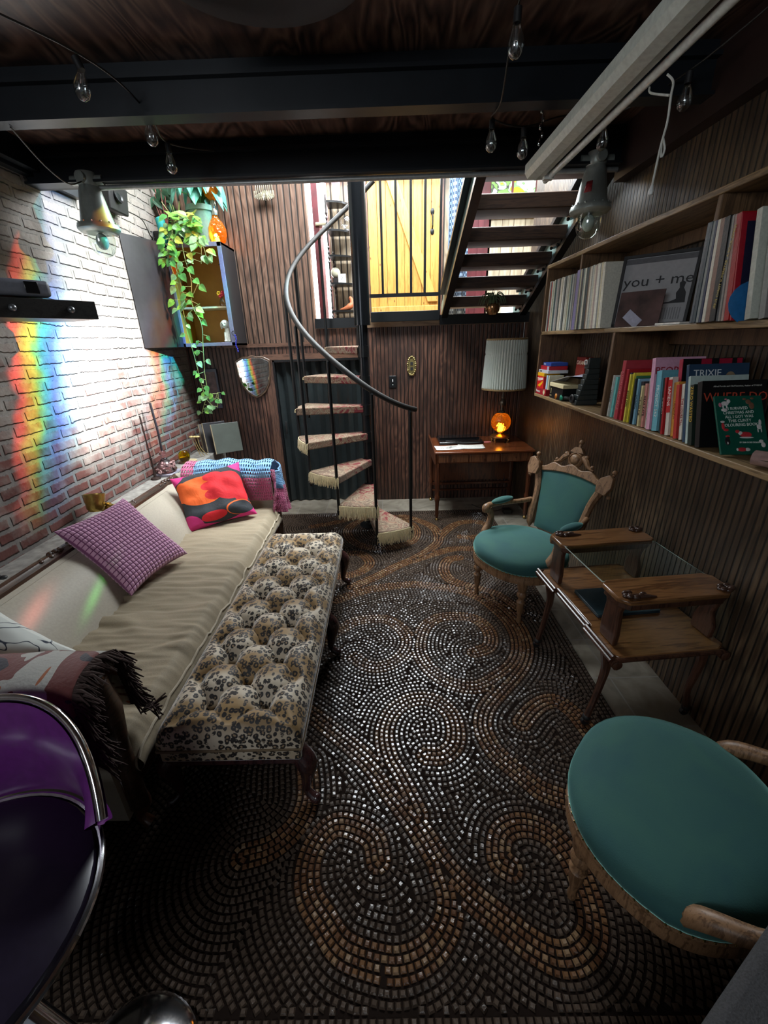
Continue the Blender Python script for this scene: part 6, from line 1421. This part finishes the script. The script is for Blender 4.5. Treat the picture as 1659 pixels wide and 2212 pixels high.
# ------------------------------------------------------------------ things on the plaster ledge behind the sofa
pk = thing('candlestick', 'pink cut-glass candlestick with dark taper candle on the ledge', 'candlestick', (-1.93, 3.50, .692))
m_pink = glass((1, .62, .66), .05, 'pink_glass', 1.4, .8, 70)
obj('glass_base', MB().lathe([(0, .03), (.085, .03), (.09, .04), (.075, .07), (.055, .10), (.03, .13), (.018, .15), (.022, .165), (.03, .18), (.026, .20), (.012, .21), (0, .21)], (-1.93, 3.50, .692), 12), m_pink, pk, smooth=0)
cr2 = MB(); random.seed(4)
for i in range(46):
    a = ru(0, 6.28); r_ = ru(.05, .10); cr2.box((-1.93 + r_ * math.cos(a) * .8, 3.50 + r_ * math.sin(a), .70 + ru(.0, .11) * (1 - r_ * 5) + .03), (.016, .012, .024), Euler((rnd() * 3, rnd() * 3, rnd() * 3)).to_matrix())
obj('crystal_drop', cr2, plain((.62, .38, .38), .12, .1, name='pink_crystal', coat=1), pk, smooth=0)
obj('tray', MB().bb((-2.0, 3.41, .692), (-1.85, 3.60, .712)), plain((.35, .34, .42), .3, name='lilac_tray'), pk, bevel=.004); obj('candle', MB().tube([(-1.93, 3.50, .90), (-1.925, 3.50, 1.05), (-1.935, 3.50, 1.30)], .0095, 10), plain((.03, .03, .04), .5, name='candle_black'), pk)
cs2 = thing('candlestick', 'thin dark metal candlestick left of the pink cut-glass one', 'candlestick', (-1.96, 3.36, .692))
obj('stem', MB().lathe([(0, 0), (.04, 0), (.035, .012), (.01, .02), (.012, .05), (.007, .08), (.007, .16), (.014, .18), (0, .18)], (-1.96, 3.36, .692), 16).cyl((-1.96, 3.36, .86), (-1.965, 3.36, 1.22), .006), plain((.06, .04, .035), .4, .5, name='bronze'), cs2)
ye = thing('tealight_glass', 'yellow glass egg-shaped candle holder on the ledge', 'candle holder', (-1.93, 3.86, .692))
obj('glass', MB().lathe([(.0, .0), (.03, .002), (.05, .03), (.052, .06), (.042, .09), (.03, .105), (.026, .105), (.038, .085), (.046, .06), (.044, .03), (0, .01)], (-1.93, 3.86, .702), 24), glass((1, .85, .05), .03, 'yellow_glass', 1.3), ye); obj('wax', MB().lathe([(0, 0), (.036, 0), (.042, .035), (0, .04)], (-1.93, 3.86, .712), 20), plain((.75, .42, .02), .4, name='wax_orange'), ye); obj('dish', MB().lathe([(0, 0), (.075, 0), (.08, .01), (0, .01)], (-1.92, 3.90, .692), 24), plain((.6, .5, .3), .4, name='dish_cream'), ye)
mb = MB()
for i in range(3): mb.tube(cat_pts([(-1.86 + .02 * i, 4.06 + .03 * i, .70), (-1.88 + .02 * i, 4.04, .80), (-1.90 + .03 * i, 4.02, .90)], 4), .0035, 5); mb.ball((-1.90 + .03 * i, 4.02, .905), .016, 6, (1.4, 1, .7))
tag(obj('dried_flower', mb, plain((.55, .42, .18), .6, name='dried_yellow')), 'small dried yellow flower sprig behind the yellow glass candle holder', 'flower')
gc = thing('gold_cup', 'gold ram-head drinking cup on the ledge behind the checked cushion', 'cup', (-1.90, 2.52, .692))
m_gold = plain((.50, .34, .09), .28, .9, .4, 60, 'old_gold')
obj('cup', MB().lathe([(0, .01), (.035, .012), (.05, .03), (.056, .08), (.062, .125), (.057, .125), (.05, .08), (.04, .035), (0, .03)], (-1.90, 2.50, .735), 20, Matrix.Rotation(R(-14), 3, 'X')), m_gold, gc)
hd = MB().ball((-1.88, 2.58, .745), .036, 10, (.8, 1.4, .9)).ball((-1.87, 2.64, .725), .022, 8, (.8, 1.3, .8))
for s in (-1, 1): hd.tube(cat_pts([(-1.88 + s * .02, 2.56, .775), (-1.88 + s * .05, 2.55, .77), (-1.88 + s * .06, 2.58, .74), (-1.88 + s * .045, 2.60, .725)], 4), [.012, .012, .009, .004], 8)
hd.box((-1.89, 2.54, .704), (.05, .06, .024)); obj('ram_head', hd, m_gold, gc)
tag(obj('knife', MB().prism([(0, -.010), (.16, -.008), (.20, .0), (.16, .008), (0, .010)], (-1.86, 2.62, .705), (.15, 1, 0), (-1, .15, 0), .006), plain((.07, .09, .11), .3, .6, name='dark_blade'), bevel=.001), 'dark flat blade lying beside the gold cup on the ledge', 'knife')
bl_ = MB(); 
for i in range(5): bl_.ball((-1.88 + ru(-.03, .03), 1.70 + ru(-.05, .05), .70 + ru(0, .02)), .016, 6, (1.2, 1, .6))
tag(obj('debris_pieces', bl_, m_blackm), 'small dark crumbled pieces on the ledge at the left edge', 'debris')
fr = [((-1.72, 4.30), .27, .30, (.11, .125, .11), 'pale grey-green canvas leaning at the end of the ledge, rightmost'), ((-1.84, 4.34), .22, .31, (.05, .05, .055), 'dark panel leaning behind the pale canvas'), ((-1.93, 4.40), .16, .29, (.16, .15, .14), 'grey panel leaning furthest left behind the others')]
for i, ((x, y), w_, h_, c_, lab) in enumerate(fr):
    f_ = thing('canvas_panel', lab, 'picture', (x, y, .69), 0, 'canvases leaning at the end of the ledge')
    FM = frame((x + .06, y - .02 * i, .69 + h_ / 2 - .01), (.80, .55, 0), (-.10, .12, 1))
    obj('panel', loc(MB().box((0, 0, 0), (w_, h_, .018)), FM), plain(c_, .35, 0, .05, 8, 'canvas_%d' % i, .1), f_, smooth=0, bevel=.002)
    obj('edge', loc(MB().box((-w_ / 2 - .004, 0, 0), (.008, h_, .022)), FM), plain((.35, .28, .18), .5, name='canvas_edge'), f_, smooth=0)

# ------------------------------------------------------------------ corner etagere on the landing
et = thing('corner_etagere', 'dark turned-wood corner whatnot shelf on the landing left of the spiral pole', 'shelf', (-.43, 5.35, 1.93))
for i, z in enumerate((2.03, 2.31, 2.58, 2.82, 3.08)):
    r_ = .19 - .010 * i; c0 = -.42
    poly = [(-.16, .17)] + [(-.16 + (r_ * 1.75) * math.cos(R(-90 + a)) , .17 + (r_ * 1.75) * math.sin(R(-90 + a))) for a in range(0, 91, 10)]
    obj('shelf_board', MB().prism(poly, (c0, 5.38, z), (1, 0, 0), (0, 1, 0), .018), m_black, et, smooth=0)
m_tw = plain((.02, .016, .016), .35, name='ebonised')
for (x, y) in ((-.575, 5.24), (-.56, 5.54), (-.29, 5.52)):
    mb = MB(); pr_ = []
    for i in range(90): z = 1.93 + i * .0135; pr_.append((.009 + .005 * math.sin(i * 1.9) * (1 if (i % 22) < 12 else 0), z))
    obj('spindle', MB().lathe(pr_, (x, y, 0), 8), m_tw, et)
vs_ = thing('glass_vase', 'tall pink ribbed glass vase on the top of the corner whatnot', 'vase', (-.47, 5.42, 3.10)); obj('body', MB().lathe([(0, 0), (.04, 0), (.035, .01), (.022, .05), (.04, .16), (.062, .26), (.055, .34), (.03, .38), (.04, .42)], (-.47, 5.42, 3.099), 24, None, lambda a, z: 1 + .04 * math.cos(12 * a)), plain((.50, .30, .36), .2, name='pink_ribbed', coat=.6), vs_)
gl1 = thing('glass_globe', 'clear glass globe on the second highest whatnot shelf', 'ornament', (-.38, 5.42, 2.84)); obj('globe', MB().ball((-.38, 5.42, 2.92), .065, 12), pane((.95, .97, .97), 1.5, 'globe_glass'), gl1); obj('stand', MB().lathe([(0, 0), (.04, 0), (.03, .016), (0, .018)], (-.38, 5.42, 2.839), 14), m_tw, gl1)
gl2 = thing('clock_ball', 'pale round glass ball on dark foot at the left of a whatnot shelf', 'ornament', (-.53, 5.40, 2.33)); obj('ball', MB().ball((-.53, 5.40, 2.44), .055, 12), plain((.55, .55, .42), .2, name='pale_ball', coat=.6), gl2); obj('foot', MB().bb((-.56, 5.37, 2.329), (-.51, 5.42, 2.39)), m_tw, gl2)
wb = thing('white_card', 'small white square card with dark scribble on a whatnot shelf', 'card', (-.46, 5.36, 2.33)); obj('card', MB().bb((-.50, 5.355, 2.329), (-.415, 5.37, 2.425)), m_white, wb); obj('scribble', MB().tube(cat_pts([(-.46, 5.352, 2.40), (-.452, 5.352, 2.385), (-.462, 5.352, 2.37), (-.454, 5.352, 2.36)], 4), .0015, 4), m_ink, wb)
shl = MB().tube(cat_pts([(-.50, 5.36, 2.062), (-.44, 5.35, 2.07), (-.39, 5.35, 2.09), (-.36, 5.36, 2.12), (-.37, 5.37, 2.17), (-.39, 5.37, 2.185)], 5), [.006, .022, .034, .028, .020, .016], 10)
tag(obj('clay_boot', shl, plain((.42, .12, .045), .6, 0, .3, 60, 'orange_clay')), 'orange-brown pointed clay ornament on the lowest whatnot shelf', 'ornament')

# hanging air plant below the open stair
ap = thing('hanging_plant', 'small air plant in a copper pot hanging under the open staircase', 'plant', (1.015, 4.30, 1.90))
obj('pot', MB().lathe([(0, 0), (.04, .005), (.062, .04), (.066, .075), (.058, .10), (.05, .10), (.056, .07), (0, .05)], (1.015, 4.30, 1.905), 24), plain((.42, .22, .10), .18, .9, .1, 30, 'copper'), ap)
mb = MB(); random.seed(3)
for i in range(34):
    a = ru(0, 6.28); L = ru(.07, .14); p0 = V((1.015, 4.30, 1.985)); mb.tube(cat_pts([p0, p0 + V((math.cos(a) * L * .35, math.sin(a) * L * .35, L * .75)), p0 + V((math.cos(a) * L * .8, math.sin(a) * L * .8, L * .6)), p0 + V((math.cos(a) * L, math.sin(a) * L, L * .1))], 4), [.004, .005, .003, .001], 5)
obj('leaves', mb, plain((.12, .18, .09), .6, name='airplant_green'), ap)['kind'] = 'stuff'
mb = MB()
for a in (0, 2.1, 4.2): mb.cyl((1.015 + .05 * math.cos(a), 4.30 + .05 * math.sin(a), 2.0), (1.01, 4.30, 2.13), .0012, n=4)
obj('hanger', mb, m_wire, ap)
ps_ = MB().tube([(1.395, 4.53, 2.0), (1.395, 4.53, 1.80), (1.385, 4.50, 1.705), (1.33, 4.42, 1.70)], .0035, 5)
obj('shade_cord', ps_, m_white, lm)

for q_ in (ot, ct, lp, gb): q_.location.z += .0125
# ------------------------------------------------------------------ camera
cam = bpy.data.cameras.new('camera'); co_ = bpy.data.objects.new('camera', cam); C.objects.link(co_)
cam.sensor_fit = 'HORIZONTAL'; cam.sensor_width = 36; cam.lens = 36 * 900 / 1659.0; cam.clip_start = .02
pitch, roll, yaw = R(22.4), R(1.8), .0125
f_ = V((0, math.cos(pitch), -math.sin(pitch))); r0 = V((1, 0, 0)); u0 = r0.cross(f_)
rr_ = r0 * math.cos(roll) - u0 * math.sin(roll); uu_ = u0 * math.cos(roll) + r0 * math.sin(roll)
RZ = Matrix.Rotation(yaw, 3, 'Z'); rr_, uu_, f_ = RZ @ rr_, RZ @ uu_, RZ @ f_
co_.matrix_world = Matrix(((rr_.x, uu_.x, -f_.x, 0), (rr_.y, uu_.y, -f_.y, 0), (rr_.z, uu_.z, -f_.z, 1.72), (0, 0, 0, 1)))
bpy.context.scene.camera = co_

# ------------------------------------------------------------------ light
def area(name, loc_, tgt, sx, sy, e, col=(1, 1, 1)):
    l = bpy.data.lights.new(name, 'AREA'); l.shape = 'RECTANGLE'; l.size = sx; l.size_y = sy; l.energy = e; l.color = col
    o = bpy.data.objects.new(name, l); C.objects.link(o); o.location = loc_
    o.rotation_euler = (V(tgt) - V(loc_)).to_track_quat('-Z', 'Y').to_euler(); return o
area('opening_fill_light', (.1, 3.4, 4.2), (.2, 4.3, 1.0), 2.6, .7, 250, (.92, .98, 1.0))  # added light above the opening, aimed at desk and lamp shade; no real skylight
area('landing_window_daylight', (.3, 5.15, 3.7), (.1, 2.0, .4), 2.4, 1.0, 210, (.88, .95, 1.0))
area('upper_room_daylight', (2.0, 4.9, 4.0), (1.0, 5.5, 2.3), 1.2, .6, 18, (1, .97, .92))
area('fill_behind_viewer', (-1.5, -1.5, 2.35), (1.35, 2.7, 1.1), 1.2, .8, 22, (.88, .94, 1.0))  # added fill from behind the camera; no known window there
def point(name, loc_, e, col, r_=.03):
    l = bpy.data.lights.new(name, 'POINT'); l.energy = e; l.color = col; l.shadow_soft_size = r_
    o = bpy.data.objects.new(name, l); C.objects.link(o); o.location = loc_; return o
point('amber_lamp_light', (LX, LY, .87), 3.2, (1, .45, .08), .022)
point('cabinet_lamp_light', (-1.46, 4.33, 2.62), 1.0, (1, .45, .10), .015)

# sunlight split by a prism film: a spot lamp whose colour depends on the direction of its beam
SX, SY, SZ = .35, 3.42, 2.98
l = bpy.data.lights.new('prism_sunlight', 'SPOT'); l.energy = 2500; l.spot_size = R(125); l.spot_blend = .1; l.shadow_soft_size = .02; l.use_nodes = True
o = bpy.data.objects.new('prism_sunlight', l); C.objects.link(o); o.location = (SX, SY, SZ); o.rotation_euler = (V((-2.02, 3.05, 1.5)) - V((SX, SY, SZ))).to_track_quat('-Z', 'Y').to_euler()
class LT(NT):
    def __init__(s, tree): s.t = tree
n = LT(l.node_tree); em = [q for q in l.node_tree.nodes if q.type == 'EMISSION'][0]
g = l.node_tree.nodes.new('ShaderNodeNewGeometry'); sp = n.n('SeparateXYZ'); n.put(sp.inputs[0], g.outputs['Incoming'])
# beam direction d = -incoming or incoming; use ratios, which do not depend on its sign
ry = n.math('DIVIDE', sp.outputs[1], sp.outputs[0]); rz = n.math('DIVIDE', sp.outputs[2], sp.outputs[0])
yy = n.math('ADD', SY, n.math('MULTIPLY', ry, -2.02 - SX)); zz = n.math('ADD', SZ, n.math('MULTIPLY', rz, -2.02 - SX))
cv = n.n('CombineXYZ'); n.put(cv.inputs[0], yy); n.put(cv.inputs[1], zz)
nA = n.noise(cv.outputs[0], 2.6, 2, .4); nB = n.noise(cv.outputs[0], 9, 3, .6); nC = n.noise(cv.outputs[0], 24, 2, .5)
wig = n.math('MULTIPLY', n.math('SUBTRACT', nA, .5), .5); wig2 = n.math('MULTIPLY', n.math('SUBTRACT', nB, .5), .14)
# left rim of the patch: red .. blue .. white, right rim the other way round
yl = n.math('SUBTRACT', 2.52, n.math('MULTIPLY', n.math('SUBTRACT', 1.86, zz), .40)); yr = n.math('ADD', 3.66, n.math('MULTIPLY', n.math('SUBTRACT', zz, 1.55), .45))
dl = n.math('ADD', n.math('SUBTRACT', yy, yl), n.math('ADD', n.math('MULTIPLY', wig, .35), wig2)); drt = n.math('ADD', n.math('SUBTRACT', yr, yy), n.math('ADD', wig, wig2))
K = (0, 0, 0)
rl = n.ramp(n.math('MULTIPLY', n.math('ADD', dl, .06), 1.45), [(.0, K), (.08, (2.4, .08, .01)), (.17, (2.4, .75, .02)), (.26, (.35, 1.2, .05)), (.33, (.0, .7, .8)), (.46, (.04, .22, 1)), (.60, (.25, .55, 1)), (.74, (.6, .8, .9)), (.88, (1.0, 1.0, 1.0))])
rr2 = n.ramp(n.math('ADD', drt, .85), [(.02, K), (.12, (.0, .14, .08)), (.24, (.02, .45, .45)), (.36, (.02, .25, .9)), (.45, (.05, .8, .4)), (.54, (.8, .10, .05)), (.66, (.9, .40, .12)), (.78, (.75, .62, .7)), (.96, (1.0, 1.0, 1.0))])
prod = n.n('Mix', data_type='RGBA', blend_type='DARKEN'); prod.inputs[0].default_value = 1; n.put(prod.inputs[6], rl); n.put(prod.inputs[7], rr2)
# soft top and bottom, hot core
zt = n.ramp(n.math('ADD', n.math('DIVIDE', zz, 3.0), n.math('MULTIPLY', wig, .12)), [(.25, K), (.35, (.5,) * 3), (.44, (1,) * 3), (.62, (1,) * 3), (.70, (.30,) * 3), (.88, (.12,) * 3), (.99, K)])
low = n.ramp(n.math('DIVIDE', zz, 3.0), [(.20, K), (.30, (1,) * 3)])
zt1 = n.n('SeparateColor'); n.put(zt1.inputs[0], zt)
RY, RZZ, GY, GZZ = 1.16, .14, 1.38, -.10
a1 = n.math('DIVIDE', n.math('SUBTRACT', yy, n.math('ADD', 3.02, n.math('MULTIPLY', n.math('SUBTRACT', zz, 1.6), .35))), .27); a2 = n.math('DIVIDE', n.math('SUBTRACT', zz, 1.58), .42)
core = n.math('POWER', 2.718, n.math('MULTIPLY', -1.0, n.math('ADD', n.math('POWER', n.math('ABSOLUTE', a1), 3.0), n.math('POWER', n.math('ABSOLUTE', a2), 3.0))))
patch = n.math('ADD', .55, n.math('MULTIPLY', nC, .9))
col = n.mix(1.0, prod.outputs[2], zt, 'MULTIPLY')
stc = n.math('MULTIPLY', n.math('ADD', .34, n.math('MULTIPLY', core, 1.6)), patch)
# faint coloured slips lower down, on the sofa back
def blobf(cy, cz, sy, sz, c, amp):
    dy_, dz_ = n.math('SUBTRACT', yy, cy), n.math('SUBTRACT', zz, cz)
    a = n.math('MULTIPLY', n.math('ADD', n.math('MULTIPLY', dy_, 1.4), n.math('MULTIPLY', dz_, 8.39)), sy); b = n.math('MULTIPLY', n.math('SUBTRACT', n.math('MULTIPLY', dy_, 12.6), n.math('MULTIPLY', dz_, 24.5)), sz)
    e = n.math('POWER', 2.718, n.math('MULTIPLY', -1.0, n.math('ADD', n.math('MULTIPLY', a, a), n.math('MULTIPLY', b, b)))); return n.mix(n.math('MULTIPLY', e, amp), K, c)
cm = n.mix(1.0, col, n.n('CombineColor', i_Red=stc, i_Green=stc, i_Blue=stc).outputs[0], 'MULTIPLY')
for q in (blobf(RY, RZZ, .9, .8, (1, .22, .16), .14), blobf(GY, GZZ, 1.0, 1.3, (.15, 1, .15), .16)): cm = n.mix(1.0, cm, q, 'ADD')
n.put(em.inputs['Color'], cm); em.inputs['Strength'].default_value = 1.0

w = bpy.data.worlds.new('world'); bpy.context.scene.world = w; w.use_nodes = True
w.node_tree.nodes['Background'].inputs[0].default_value = (.55, .62, .70, 1); w.node_tree.nodes['Background'].inputs[1].default_value = .12
sc = bpy.context.scene
sc.view_settings.view_transform = 'Standard'; sc.view_settings.look = 'None'; sc.view_settings.exposure = 0.36; sc.view_settings.gamma = 1; sc.view_settings.use_curve_mapping = False
sc.cycles.max_bounces = 8; sc.cycles.transparent_max_bounces = 16; sc.cycles.caustics_reflective = False; sc.cycles.caustics_refractive = False; sc.cycles.sample_clamp_indirect = 6
